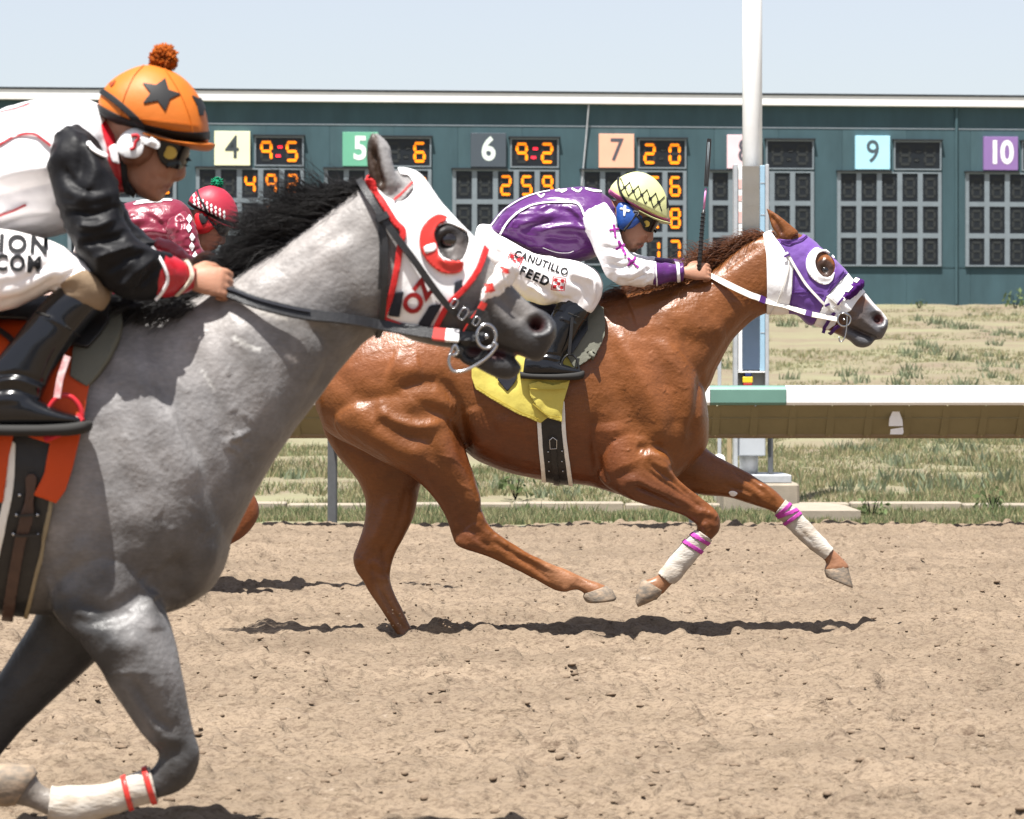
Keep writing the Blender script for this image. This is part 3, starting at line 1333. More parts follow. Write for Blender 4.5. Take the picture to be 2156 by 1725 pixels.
# ================================================================== INNER RAIL
YR = 24.35
rail = empty('running_rail', (0, YR, 0), 'white running rail with a green stretch and olive sloping cover along the track', 'rail')


def rx(px, Y=YR):
    return (px - CX) * Y / FL


def cap(x0, x1, m):
    b = MB()
    prof = [(0, .965), (-.02, .985), (-.02, 1.085), (.0, 1.108), (.10, 1.118), (.13, 1.10), (.13, .965)]
    n = len(prof)
    V = [(x, YR + y, z) for x in (x0, x1) for y, z in prof]
    b.add(V, [tuple(range(n)), tuple(range(2 * n - 1, n - 1, -1))] + [(i, (i + 1) % n, (i + 1) % n + n, i + n) for i in range(n)])
    return b.build('rail_cap', m, rail)


g0, g1 = rx(1495), rx(1655)
cap(g0 + .002, g1 - .002, M_railg)
x = g1
while x < 7:
    cap(x + .002, x + 2.998, M_railw)
    x += 3
x = g0
while x > -7:
    cap(x - 2.998, x - .002, M_railw)
    x -= 3
# sloping cover, panel by panel, with lapped ribs
pw = .30
k0 = -24
for k in range(k0, 24):
    xa = rx(1511) + k * pw
    b = MB()
    V = [(xa + .006, YR + .05, .962), (xa + pw - .006, YR + .05, .962), (xa + pw - .006, YR + .33, .728), (xa + .006, YR + .33, .728),
         (xa + .006, YR + .05, .978), (xa + pw - .006, YR + .05, .978), (xa + pw - .006, YR + .33, .742), (xa + .006, YR + .33, .742)]
    b.add(V, [(0, 1, 2, 3), (4, 5, 6, 7), (0, 1, 5, 4), (1, 2, 6, 5), (2, 3, 7, 6), (3, 0, 4, 7)])
    b.build('cover_panel', M_cover, rail)
    b = MB()
    V = [(xa - .03, YR + .06, .952), (xa + .03, YR + .06, .952), (xa + .03, YR + .32, .722), (xa - .03, YR + .32, .722),
         (xa - .03, YR + .06, .957), (xa + .03, YR + .06, .957), (xa + .03, YR + .32, .729), (xa - .03, YR + .32, .729)]
    b.add(V, [(0, 1, 2, 3), (4, 5, 6, 7), (0, 1, 5, 4), (1, 2, 6, 5), (2, 3, 7, 6), (3, 0, 4, 7)])
    b.build('cover_rib', M_cover, rail)
MB().box(-7, 7, YR + .325, YR + .36, .712, .745, .006).build('cover_lip', M_coverb, rail)
MB().box(-7, 7, YR + .16, YR + .17, .858, .868).build('cover_seam', M_cover, rail)
MB().box(-7, 7, YR + .345, YR + .39, .700, .722, .006).build('cover_lip', M_coverb, rail)
for px in (-60, 700, 1460, 2220):
    x = rx(px, 25.2)
    MB().box(x - .038, x + .038, 25.16, 25.24, -.05, .80, .01).build('rail_post', M_post, rail)
    MB().tube([(x, 25.2, .72), (x, 25.12, .86), (x, 24.6, .95)], .03, 8).build('post_arm', M_post, rail)
# small white tag hanging under the cover
xt, yt = rx(1890), YR + .12
b = MB()
b.prism([(xt - .055, .80), (xt - .05, .86), (xt - .02, .93), (xt + .02, .93), (xt + .05, .85), (xt + .055, .80)], yt - .012, yt + .012)
b.build('tag_plate', M_white, rail)
b = MB()
b.prism([(xt - .045, .735), (xt - .04, .775), (xt + .055, .79), (xt + .06, .75), (xt + .05, .735)], yt - .012, yt + .012)
b.build('tag_plate', M_white, rail)

# ================================================================== FINISH POST AND MIRROR
YP = 27.4
fp = empty('finish_post', (rx(1580, YP), YP, 0), 'tall white finish pole carrying a framed mirror on a concrete footing', 'finish post')


def fz(py, Y=YP):
    return EYE - (py - HY) * Y / FL


def fx(px, Y=YP):
    return (px - CX) * Y / FL


def fbox(name, px0, px1, py0, py1, m, y0, y1, bev=.004):
    return MB().box(fx(px0), fx(px1), YP + y0, YP + y1, fz(py1), fz(py0), bev).build(name, m, fp)


M_mirror = mat('mirror_glass', (.86, .88, .90), .035, .5, metal=1.0)
M_strip_b = mat('blue_strip', (.36, .55, .69), .5, .4, var=.06, vscale=10)
M_strip_r = mat('faded_red_print', (.75, .42, .38), .6, .3, var=.12, vscale=30)
M_grey = mat('pale_grey_paint', (.50, .53, .56), .5, .4, var=.06, vscale=6)
V, F = tube([(fx(1589), YP + .28, fz(962)), (fx(1589), YP + .28, 7.5)], fx(1610) - fx(1589), 24)
o = mk('pole', V, F, M_white, fp, True)
fbox('concrete_footing', 1520, 1678, 1016, 1082, M_conc, -.25, .75, .02)
fbox('base_plate', 1530, 1662, 999, 1015.5, M_galv, -.22, .68, .006)
V, F = tube([(fx(1580), YP + .2, fz(1000)), (fx(1580), YP + .2, fz(955))], fx(1600) - fx(1580), 20)
mk('pipe_stub', V, F, M_white, fp, True)
fbox('lower_cabinet', 1548.5, 1611.5, 918, 960, M_grey, -.02, .30, .008)
fbox('cabinet_back', 1547, 1613, 349, 917, M_galv, .07, .10, .003)
mir = fbox('mirror', 1562.5, 1599.5, 350, 779, M_mirror, -.002, .06, 0)
fbox('mirror_frame', 1544.5, 1552.5, 347, 990, M_galv, -.06, .12)
fbox('mirror_frame', 1610.5, 1618, 347, 916, M_galv, -.06, .12)
fbox('mirror_frame', 1618.5, 1628, 916, 998, M_post, .0, .12)
fbox('side_strip', 1553, 1562, 349, 781, M_white, -.04, .065)
fbox('side_strip', 1600, 1610, 349, 781, M_strip_b, -.04, .065)
for a, b_ in ((378, 398), (412, 424), (446, 470), (520, 541), (560, 574)):
    fbox('red_mark', 1554.5, 1560.5, a, b_, M_strip_r, -.043, -.0402, 0)
for a in (385, 452, 560, 700):
    fbox('strip_joint', 1600.5, 1609.5, a, a + 1.6, M_grey, -.043, -.0402, 0)
fbox('mirror_sill', 1553, 1610, 782, 785, M_white, -.05, .065, .002)
M_yel = mat('yellow_paint', (.75, .52, .03), .5, .4)
M_blue = mat('navy_paint', (.02, .035, .16), .5, .4)
M_red = mat('red_paint', (.50, .03, .03), .5, .4)
fbox('control_box', 1563, 1584, 793.5, 806, M_yel, -.05, .06)
fbox('control_box', 1568, 1581, 786, 793, M_blue, -.05, .06)
fbox('control_box', 1564, 1583, 806.5, 812, M_red, -.05, .06)

slab = MB()
x0, x1 = fx(1682, 25.4), fx(1813, 25.4)
pl = [(x0, 25.42), (x1, 25.42), (x1, 26.6), (x1 - .12, 27.25), (x0 + .2, 27.25), (x0, 26.6)]
V = [(a, b_, z) for z in (-.03, .098) for a, b_ in pl]
slab.add(V, [tuple(range(6)), tuple(range(11, 5, -1))] + [(i, (i + 1) % 6, (i + 1) % 6 + 6, i + 6) for i in range(6)])
o = slab.build('concrete_slab', M_conc)
tag(o, 'low concrete slab on the ground to the right of the finish post footing', 'slab')

bo = empty('bollard', (fx(1514, 28.6), 28.6, .05), 'short white round topped pipe bollard left of the finish post', 'bollard')
V, F = tube([(fx(1514, 28.6), 28.6, -.05), (fx(1514, 28.6), 28.6, .44)], .058, 16)
mk('pipe', V, F, M_white, bo)
V, F = ellipsoid((fx(1514, 28.6), 28.6, .44), (.058, .058, .05), 16)
mk('dome_cap', V, F, M_white, bo)
st = empty('sign_stake', (fx(1515, 29.2), 29.2, .0), 'thin grey steel post standing behind the white bollard', 'post')
MB().box(fx(1511, 29.2), fx(1518.5, 29.2), 29.18, 29.22, 0, 1.45, .003).build('steel_post', M_galv, st)
MB().box(fx(1509, 29.2), fx(1520, 29.2), 29.17, 29.23, 1.45, 1.47, .003).build('post_cap', M_galv, st)
M_wood = mat('weathered_wood', (.42, .32, .19), .85, .2, var=.2, vscale=30, stretch=(1, 1, .15))
o = MB().box(fx(1531, 29.0), fx(1540, 29.0), 28.98, 29.03, -.05, .66, .004).build('wooden_stake', M_wood)
tag(o, 'tan wooden stake between the white bollard and the finish post', 'stake')

# grandstand across the track, seen in the mirror
M_beige = mat('beige_cladding', (.86, .80, .67), .6, .3, var=.06, vscale=2)
M_stand = mat('stand_shade', (.50, .62, .74), .4, .5, var=.2, vscale=1)
gs = empty('grandstand', (6, -40, 0), 'beige clad grandstand mirrored in the finish post glass', 'grandstand')
for k in range(10):
    MB().box(-40, 50, -40 - .02 * (k % 2), -39.7 - .06 * (k % 2), 5.9 + .3 * k, 6.19 + .3 * k).build('cladding_board', M_beige, gs)
MB().box(-40, 50, -46, -40.1, 5.85, 9).build('roof', M_stand, gs)
MB().box(-40, 50, -47, -46.02, 0, 8.9).build('back_wall', M_stand, gs)
for k in range(6):
    MB().box(-40, 50, -41.0 - .9 * k, -40.12 - .9 * k, 0, .8 + .45 * k).build('seating_step', M_stand, gs)

# ================================================================== HORSES
M_hair_k = mat('black_mane', (.012, .011, .011), .5, .35)
M_hair_c = mat('chestnut_mane', (.15, .052, .018), .45, .4, var=.35, vscale=40)
M_eye = mat('dark_eye', (.008, .005, .004), .06, .6, coat=.6)
M_hoof = mat('hoof_horn', (.20, .175, .145), .7, .3, var=.40, vscale=34, stretch=(1, 1, 2.2), col2=(.30, .22, .15), bump=.0015, bscale=80)
M_coat_c = mat('chestnut_coat', (.3, .1, .03), .40, .42, vcol=True, var=.22, vscale=6, bump=.0022, bscale=75, detail=10, grain=(120, .12, (.25, 1, 1)), rvar=.10)
M_coat_g = mat('grey_coat', (.4, .4, .4), .48, .34, vcol=True, var=.34, vscale=13, bump=.0022, bscale=85, detail=9, grain=(160, .12, (.35, 1, 1)), rvar=.10)
M_bwhite = mat('white_leather', (.74, .72, .66), .5, .4, var=.08, vscale=30, bump=.0008, bscale=300)
M_bblack = mat('black_leather', (.018, .018, .019), .42, .45, var=.25, vscale=40, bump=.0008, bscale=260)
M_steel = mat('polished_steel', (.62, .63, .64), .22, .5, metal=1.0)
M_hoodp = mat('purple_hood_cloth', (.15, .062, .31), .6, .3, var=.08, vscale=14, bump=.0012, bscale=55, sheen=.2)
M_hoodw = mat('white_hood_cloth', (.80, .80, .80), .65, .3, var=.04, vscale=10, bump=.0012, bscale=45)
M_purple = mat('dark_purple_trim', (.075, .02, .16), .6, .3)
M_red_cl = mat('red_cloth', (.60, .022, .022), .6, .3, var=.08, vscale=20, bump=.001, bscale=70)
M_redp = mat('red_plastic_cup', (.66, .045, .035), .35, .45)
M_velcro = mat('charcoal_strip', (.025, .027, .036), .8, .2)
M_mag = mat('magenta_tape', (.45, .055, .34), .6, .3)
M_band = mat('dusty_white_bandage', (.40, .325, .245), .75, .2, col2=(.59, .57, .53), vscale=9, bump=.003, bscale=60, stretch=(1, 1, 2.5))
M_nostril = mat('nostril_dark', (.05, .012, .012), .5, .4)
M_fleecep = mat('purple_fleece', (.06, .012, .12), .95, .1, var=.4, vscale=120)
M_fleecew = mat('white_fleece', (.78, .75, .73), .95, .1, var=.08, vscale=120)
M_yellowc = mat('yellow_saddle_cloth', (.64, .54, .11), .65, .3, var=.07, vscale=12, bump=.003, bscale=22)
M_orangec = mat('orange_saddle_cloth', (.66, .075, .008), .6, .3, var=.08, vscale=10, bump=.002, bscale=20)
M_foam = mat('olive_foam_pad', (.17, .17, .135), .9, .2, bump=.001, bscale=200)
M_redstirrup = mat('red_stirrup', (.55, .02, .03), .35, .5)


def hoof(name, secs, fr, Y0, parent, w=.05):
    V, F = loft(secs, fr, Y0, 18, 5, 2.4)
    return mk(name, V, F, M_hoof, parent, True, None, None, True)


def eyeball(fr, x, y, sk, r, parent):
    h = hit([sk.bvh], *fr(x, y))
    c = h[0] - h[1] * r * .45
    V, F = ellipsoid(c, (r, r, r * .9), 20)
    return mk('eye', V, F, M_eye, parent, True)


def ring(name, c, r, rt, m, parent, n=28, tilt=(0, 0), sx=1.0):
    pts = []
    for k in range(n + 1):
        a = 2 * math.pi * k / n
        p = np.array((math.cos(a) * r * sx, 0, math.sin(a) * r))
        p[1] = p[0] * tilt[0] + p[2] * tilt[1]
        pts.append(np.asarray(c) + p)
    V, F = tube(pts, rt, 8, False)
    return mk(name, V, F, m, parent, True)


# ------------------------------------------------------------------ chestnut horse in the centre
YC = 14.0


def chestnut_parts(fr3, fr4, Y0):
    body = loft([(250, 380, 250, 420, .03, 0), (262, 300, 262, 450, .10), (295, 215, 300, 525, .18), (385, 110, 420, 590, .24), (520, 40, 560, 640, .268),
                 (680, 15, 720, 600, .275), (830, 15, 840, 585, .262), (960, 15, 940, 650, .262), (1100, 15, 1080, 703, .278),
                 (1250, 5, 1230, 732, .262), (1380, -20, 1400, 752, .252), (1500, -50, 1500, 778, .240), (1620, -60, 1600, 800, .240),
                 (1720, -20, 1700, 770, .235), (1800, 80, 1790, 700, .212), (1862, 220, 1850, 645, .17), (1893, 380, 1885, 612, .11), (1905, 450, 1903, 570, .04)], fr3, Y0, 36, 5, 2.15)
    neck = loft([(470, 800, 640, 1300, .21, 0), (600, 772, 800, 1235, .185), (720, 745, 868, 1110, .152), (830, 706, 925, 1010, .124),
                 (930, 636, 1000, 930, .106), (1020, 576, 1060, 893, .098), (1085, 545, 1110, 888, .096), (1140, 536, 1200, 890, .094),
                 (1230, 565, 1245, 930, .094), (1310, 625, 1292, 943, .090), (1380, 688, 1335, 957, .082), (1440, 755, 1375, 968, .068),
                 (1490, 805, 1412, 965, .056), (1530, 850, 1450, 966, .050), (1566, 886, 1490, 984, .048), (1584, 918, 1532, 1000, .041),
                 (1583, 948, 1556, 1000, .024)], fr4, Y0, 30, 5, 2.25)
    jaw = loft([(1300, 930, 1330, 960, .05, 0), (1370, 940, 1370, 978, .042), (1425, 958, 1418, 1000, .038), (1478, 980, 1448, 1026, .034), (1514, 1000, 1478, 1032, .027), (1524, 1010, 1500, 1027, .012)], fr4, Y0, 20, 4)
    ears = []
    for s in (-1, 1):
        ears.append(loft([(1180, 560, 1150, 610, .030, s * .05), (1208, 552, 1118, 570, .030, s * .058), (1180, 522, 1095, 530, .024, s * .062), (1142, 490, 1083, 495, .018, s * .064),
                          (1105, 462, 1075, 466, .010, s * .064), (1074, 443, 1068, 446, .003, s * .064)], fr4, Y0, 16, 4))
    return [body, neck, jaw] + ears


def chestnut_legs(f3, f5, Y0):
    nh = loft([(700, 230, 470, 420, .10, -.10), (790, 330, 335, 430, .135, -.135), (842, 450, 345, 535, .14, -.145), (868, 540, 500, 632, .13, -.15), (885, 610, 640, 705, .108, -.15),
               (915, 700, 708, 758, .088, -.145), (945, 790, 765, 825, .07, -.14), (953, 852, 800, 890, .055, -.135), (985, 920, 826, 962, .047, -.13),
               (1032, 962, 848, 1003, .044, -.13), (1092, 1000, 930, 1036, .036, -.13), (1150, 1037, 1045, 1080, .029, -.125), (1240, 1080, 1150, 1132, .026, -.12),
               (1300, 1103, 1225, 1174, .029, -.115), (1342, 1122, 1290, 1197, .033, -.115), (1388, 1142, 1350, 1188, .029, -.115), (1440, 1160, 1382, 1205, .036, -.115), (1478, 1178, 1395, 1222, .040, -.115)], f3, Y0, 26, 5)
    fh = loft([(780, 300, 300, 440, .11, .10), (820, 420, 275, 490, .13, .13), (810, 560, 325, 600, .135, .14), (740, 690, 415, 712, .118, .145), (693, 745, 455, 790, .092, .145), (680, 805, 463, 855, .08, .14),
               (660, 895, 450, 930, .066, .135), (620, 975, 428, 998, .053, .13), (592, 1030, 409, 1052, .047, .13), (572, 1090, 418, 1102, .044, .13),
               (566, 1148, 450, 1152, .038, .125), (590, 1220, 487, 1216, .029, .12), (626, 1290, 535, 1286, .027, .12), (655, 1345, 575, 1356, .028, .12),
               (682, 1388, 602, 1404, .032, .12), (705, 1430, 630, 1450, .03, .12)], f3, Y0, 26, 5)
    nf = loft([(1650, 380, 1440, 560, .11, -.10), (1715, 540, 1428, 665, .11, -.13), (1742, 640, 1470, 750, .098, -.15), (1762, 706, 1590, 815, .08, -.155), (1810, 752, 1690, 845, .062, -.15),
               (1876, 803, 1790, 873, .050, -.145), (1932, 848, 1842, 905, .044, -.14), (1955, 890, 1856, 920, .044, -.14), (1954, 936, 1856, 936, .041, -.14),
               (1926, 972, 1848, 950, .034, -.14), (1896, 1002, 1822, 972, .028, -.14), (1855, 1052, 1772, 1026, .026, -.14), (1810, 1107, 1727, 1086, .028, -.14),
               (1782, 1142, 1698, 1122, .032, -.14), (1748, 1168, 1678, 1136, .028, -.14), (1718, 1202, 1632, 1152, .033, -.14), (1700, 1215, 1628, 1165, .035, -.14)], f3, Y0, 26, 5)
    ff = loft([(760, 20, 500, 200, .10, .10), (785, 110, 560, 270, .105, .13), (832, 175, 690, 332, .09, .14), (902, 215, 800, 360, .073, .145), (982, 258, 900, 369, .060, .145), (1052, 300, 990, 394, .052, .14),
               (1107, 340, 1060, 416, .046, .14), (1150, 386, 1105, 433, .043, .14), (1178, 410, 1122, 448, .034, .14), (1217, 445, 1160, 491, .029, .14),
               (1264, 495, 1205, 536, .029, .14), (1312, 545, 1248, 572, .032, .14), (1342, 580, 1288, 607, .032, .14), (1376, 612, 1322, 642, .029, .14), (1412, 652, 1316, 670, .037, .14), (1420, 668, 1317, 680, .037, .14)], f5, Y0, 26, 5)
    return [nh, fh, nf, ff]


S3 = [  # muscles and creases of the hindquarter, flank, shoulder and forearm, on the Q3 survey sheet
    ([(780, 300), (835, 390), (862, 460), (880, 560), (895, 630)], 26, -.016),
    ([(900, 420), (930, 500), (960, 600)], 40, .010),
    ([(520, 425), (560, 465), (620, 490), (700, 505), (780, 490)], 26, .013),
    ([(505, 470), (560, 520), (650, 555), (760, 560)], 40, -.010),
    ([(600, 350), (660, 322), (720, 312), (770, 318)], 26, -.009),
    ([(560, 230), (640, 260), (700, 250)], 60, .014),
    ([(300, 250), (380, 330), (470, 400), (520, 420)], 40, -.007),
    ([(620, 420), (700, 390), (780, 400), (840, 450)], 40, .013),
    ([(390, 390), (470, 500), (600, 590), (720, 640)], 60, .012),
    ([(270, 430), (340, 520), (460, 600), (560, 650)], 26, -.006),
    ([(720, 560), (760, 640), (790, 740), (830, 850)], 30, -.007),
    ([(800, 580), (850, 680), (890, 780), (900, 850)], 40, .010),
    ([(830, 960), (890, 940), (960, 960)], 20, -.006),
    ([(860, 870), (900, 930)], 26, -.010),
    ([(930, 870), (950, 930), (1000, 960)], 22, .006),
    ([(1000, 990), (1080, 1035), (1180, 1090), (1240, 1130)], 10, -.006),
    ([(1040, 1050), (1130, 1100), (1230, 1165)], 9, .004),
    ([(470, 1090), (500, 1080), (540, 1110)], 18, .006),
    ([(480, 1060), (520, 1180), (580, 1300), (630, 1390)], 10, -.005),
    ([(530, 1000), (545, 1080), (550, 1150)], 12, -.006),
    # shoulder and forearm
    ([(1500, 60), (1560, 180), (1640, 330), (1690, 470), (1690, 580)], 40, .012),
    ([(1470, 120), (1500, 280), (1560, 430), (1640, 560)], 44, -.010),
    ([(1660, 160), (1730, 300), (1770, 430), (1760, 540)], 34, -.008),
    ([(1720, 120), (1790, 260), (1830, 400), (1840, 500)], 46, .012),
    ([(1880, 280), (1850, 430), (1830, 560)], 20, -.012),
    ([(1430, 440), (1425, 560), (1445, 690), (1480, 750)], 22, -.014),
    ([(1500, 480), (1520, 600), (1560, 700)], 60, .014),
    ([(1640, 610), (1690, 625), (1740, 690)], 26, .012),
    ([(1600, 590), (1660, 600), (1720, 590)], 24, -.012),
    ([(1560, 740), (1640, 770), (1740, 810), (1830, 850)], 12, -.008),
    ([(1640, 680), (1720, 740), (1820, 805), (1880, 850)], 11, -.007),
    ([(1600, 720), (1700, 780), (1800, 835)], 14, .006),
    ([(1535, 770), (1570, 740), (1610, 735)], 26, .010),
    ([(1850, 870), (1890, 860), (1930, 880)], 16, .004),
    ([(1870, 930), (1910, 910), (1945, 930)], 16, .004),
    ([(1000, 520), (1080, 500), (1150, 520)], 44, .007),
    ([(960, 420), (1010, 520), (1110, 560), (1160, 600)], 26, -.006),
]
rgv = np.random.default_rng(5)
for k in range(16):       # fine skin folds in front of the stifle
    x0 = 800 + k * 8
    S3.append(([(x0, 330 + 4 * k + rgv.uniform(-8, 8)), (x0 + 14, 385 + 5 * k), (x0 + 8, 440 + 4 * k)], 3.2, .0022 * (1 if k % 2 else -1)))
for k in range(9):
    S3.append(([(760 + k * 12, 470 + k * 2), (810 + k * 7, 466 - k * 3), (858, 455 - k * 9)], 3.2, .0020 * (1 if k % 2 else -1)))
for k in range(46):       # veins and small swellings under the thin coat
    x, y = rgv.uniform(1420, 1860), rgv.uniform(80, 620)
    a = rgv.uniform(0, 6.28)
    l = rgv.uniform(12, 42)
    S3.append(([(x, y), (x + l * .5 * math.cos(a), y + l * .5 * math.sin(a)), (x + l * math.cos(a + .5), y + l * math.sin(a + .5))], 3.0, .0022))
S3 += [([(720, 640), (780, 690), (800, 760), (850, 800)], 4, .003), ([(760, 620), (830, 640), (880, 690)], 4, .0025), ([(820, 690), (850, 740), (905, 770)], 4, .0025)]
S3 += [  # joints, tendons and cords of the lower legs
    ([(840, 985), (870, 1000), (900, 1010)], 16, .005), ([(1000, 960), (1040, 985), (1060, 1010)], 14, .005), ([(920, 960), (950, 990), (990, 1010)], 14, -.005),
    ([(1100, 1025), (1180, 1070), (1260, 1112)], 7, .004), ([(1080, 1045), (1170, 1100), (1240, 1150)], 6, -.006), ([(1290, 1185), (1320, 1188)], 12, .005), ([(1350, 1150), (1380, 1165)], 10, -.004),
    ([(425, 1050), (440, 1080)], 18, .006), ([(560, 1080), (545, 1120), (550, 1150)], 12, .004), ([(500, 1130), (530, 1150), (560, 1140)], 14, .004), ([(505, 1190), (560, 1290), (610, 1370)], 6, .004), ([(530, 1200), (590, 1300), (640, 1380)], 6, -.006),
    ([(640, 760), (610, 880), (570, 980), (530, 1050)], 16, -.006), ([(560, 800), (530, 900), (490, 1000)], 20, .005),
    ([(850, 760), (890, 850), (940, 920)], 14, -.005), ([(930, 800), (935, 860), (960, 920)], 12, .004),
    ([(1900, 860), (1940, 890)], 14, .005), ([(1880, 900), (1900, 945), (1890, 975)], 12, .005), ([(1860, 930), (1868, 960)], 10, -.005),
    ([(1660, 640), (1740, 700), (1830, 775), (1900, 830)], 10, .005), ([(1660, 665), (1750, 730), (1850, 810)], 8, -.007), ([(1600, 760), (1700, 805), (1800, 850)], 8, -.008), ([(1560, 800), (1680, 835), (1780, 868)], 10, .005)]
S4 = [
    ([(1050, 880), (960, 970), (880, 1090), (830, 1190)], 34, -.011),
    ([(860, 690), (950, 630), (1050, 575)], 10, .006),
    ([(880, 720), (960, 660), (1055, 600)], 12, -.005),
    ([(600, 850), (720, 900), (820, 960), (900, 960)], 60, .010),
    ([(700, 1000), (800, 1010), (880, 990)], 40, -.007),
    # head
    ([(1545, 912)], 24, -.030),
    ([(1520, 880), (1560, 880), (1578, 910), (1565, 945), (1530, 940)], 10, .006),
    ([(1395, 935), (1450, 960), (1505, 985), (1540, 998)], 8, -.012),
    ([(1310, 660), (1330, 668), (1355, 700)], 16, .008),
    ([(1285, 720), (1310, 735), (1345, 735)], 14, .005),
    ([(1312, 702)], 17, -.010),
    ([(1360, 740), (1420, 800), (1470, 860)], 22, -.006),
    ([(1330, 810), (1390, 850), (1450, 890)], 14, .006),
    ([(1200, 780), (1260, 860), (1300, 920)], 50, .007),
    ([(1470, 905), (1520, 950), (1550, 975)], 10, .004),
    ([(1480, 900), (1440, 920), (1400, 935)], 10, .003),
    ([(1140, 560), (1120, 520), (1090, 475)], 12, -.012),
]
for k in range(26):
    x, y = rgv.uniform(640, 1040), rgv.uniform(700, 1000)
    a = rgv.uniform(0, 6.28)
    l = rgv.uniform(10, 34)
    S4.append(([(x, y), (x + l * .5 * math.cos(a), y + l * .5 * math.sin(a)), (x + l * math.cos(a + .6), y + l * math.sin(a + .6))], 3.0, .0020))
S5 = [([(930, 250), (1000, 300), (1060, 350)], 10, -.007), ([(900, 320), (990, 350), (1040, 390)], 9, -.006), ([(960, 340), (1020, 370)], 9, .005),
      ([(1040, 320), (1075, 335), (1110, 380)], 14, .005), ([(1180, 470), (1230, 520), (1290, 590)], 9, -.003)]

csk = Skin(chestnut_parts(Q3, Q4, YC) + chestnut_legs(Q3, Q5, YC), .0066, 9)
csk.strokes(Q3, S3, 1.3).strokes(Q4, S4, 1.2).strokes(Q5, S5, 1.5)
csk.rough(9, .003, 21).rough(26, .0012, 22)
CH = (.192, .063, .0135)
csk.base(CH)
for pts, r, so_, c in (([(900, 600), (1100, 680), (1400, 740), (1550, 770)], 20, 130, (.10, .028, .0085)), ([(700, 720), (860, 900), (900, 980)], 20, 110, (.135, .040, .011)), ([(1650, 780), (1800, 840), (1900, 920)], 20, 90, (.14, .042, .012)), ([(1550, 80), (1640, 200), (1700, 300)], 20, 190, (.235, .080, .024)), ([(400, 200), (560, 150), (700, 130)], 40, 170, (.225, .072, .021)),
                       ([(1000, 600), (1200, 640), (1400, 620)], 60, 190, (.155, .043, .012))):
    csk.paint(Q3, pts, r, so_, c, .8)  # coat tones, with the shade of belly and legs painted in
csk.paint(Q3, [(1250, 1090), (1320, 1150), (1440, 1180)], 20, 60, (.29, .13, .06), .9)
csk.paint(Q3, [(560, 1200), (620, 1290), (650, 1400)], 30, 60, (.28, .12, .048), .9)
csk.paint(Q3, [(1690, 1150), (1640, 1190)], 40, 40, (.27, .13, .065), .9)
csk.paint(Q5, [(1340, 600), (1370, 660)], 45, 40, (.29, .14, .075), .9)
csk.paint(Q4, [(1560, 905), (1520, 985), (1470, 1010)], 62, 70, (.098, .098, .106), 1)
csk.paint(Q4, [(1420, 890), (1470, 925)], 20, 60, (.10, .085, .08), .8)
csk.paint(Q4, [(1480, 795), (1530, 850), (1580, 900)], 9, 9, (.70, .66, .64), 1)
csk.paint(Q4, [(1545, 913)], 16, 10, (.06, .012, .012), 1)
csk.paint(Q4, [(1400, 938), (1450, 962), (1505, 987)], 2, 6, (.03, .015, .015), 1)
csk.paint(Q4, [(1314, 702)], 36, 12, (.040, .020, .013), .95)
csk.paint(Q4, [(1150, 575), (1115, 520)], 2, 14, (.09, .03, .015), .8)
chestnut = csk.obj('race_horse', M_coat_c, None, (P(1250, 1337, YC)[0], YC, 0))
tag(chestnut, 'glossy chestnut horse in purple and white hood galloping clear in the middle of the track', 'horse', 'racing horses')

HN = 'hoof'
hoof(HN, [(1474, 1172, 1380, 1206, .040, -.115), (1500, 1190, 1378, 1222, .047), (1517, 1224, 1392, 1242, .052), (1510, 1236, 1410, 1246, .045)], Q3, YC, chestnut)
hoof(HN, [(1716, 1196, 1640, 1148, .036, -.14), (1695, 1222, 1622, 1152, .043), (1660, 1242, 1604, 1195, .046), (1608, 1263, 1598, 1240, .03)], Q3, YC, chestnut)
hoof(HN, [(1413, 655, 1315, 674, .038, .14), (1422, 690, 1318, 690, .045), (1434, 738, 1325, 706, .049), (1434, 752, 1336, 712, .046)], Q5, YC, chestnut)
hoof(HN, [(690, 1404, 616, 1418, .036, .12), (715, 1440, 640, 1455, .045), (725, 1470, 650, 1480, .045)], Q3, YC, chestnut)
eyeball(Q4, 1316, 706, csk, .021, chestnut)

# mane, swept back by the speed
rg = np.random.default_rng(9)
roots, dirs, ln = [], [], []
crest = catmull(fmap(Q4, [(1075, 548), (1010, 582), (930, 636), (850, 690), (780, 722), (700, 748), (600, 772), (480, 800)]), 12)
for k in range(2400):
    t = rg.random()
    p = crest[int(t * (len(crest) - 1))]
    yo = rg.normal(0, .012)
    q = P(p[0], p[1] + 3 + abs(yo) * 120, YC + yo)
    roots.append(q)
    if t < .5:
        dirs.append((-1 + rg.normal(0, .25), rg.normal(-.15, .25), .28 + rg.normal(0, .22)))
        ln.append(rg.uniform(.06, .17) * (1 if rg.random() < .9 else 1.4) * (.6 + .8 * min(1, t * 3)))
    else:
        dirs.append((-1 + rg.normal(0, .2), rg.normal(-.25, .3), .02 + rg.normal(0, .16)))
        ln.append(rg.uniform(.10, .26))
for k in range(160):                   # a tuft lifted by the wind beside the whip
    roots.append(P(*Q4(800 + rg.normal(0, 22), 712 + rg.normal(0, 6)), YC + rg.normal(0, .012)))
    dirs.append((rg.normal(-.25, .22), rg.normal(0, .15), 1))
    ln.append(rg.uniform(.08, .20))
V, F = strands(roots, dirs, ln, .0018, (0, 0, -.35), 5, .22, 3)
mk('mane', V, F, M_hair_c, chestnut, True)
roots, dirs, ln = [], [], []
for k in range(420):
    q = P(*Q3(275 + rg.normal(0, 8), 215 + rg.normal(0, 14)), YC + rg.normal(0, .02))
    roots.append(q)
    dirs.append((-.8 + rg.normal(0, .14), rg.normal(0, .12), -.35 + rg.normal(0, .14)))
    ln.append(rg.uniform(.35, .72))
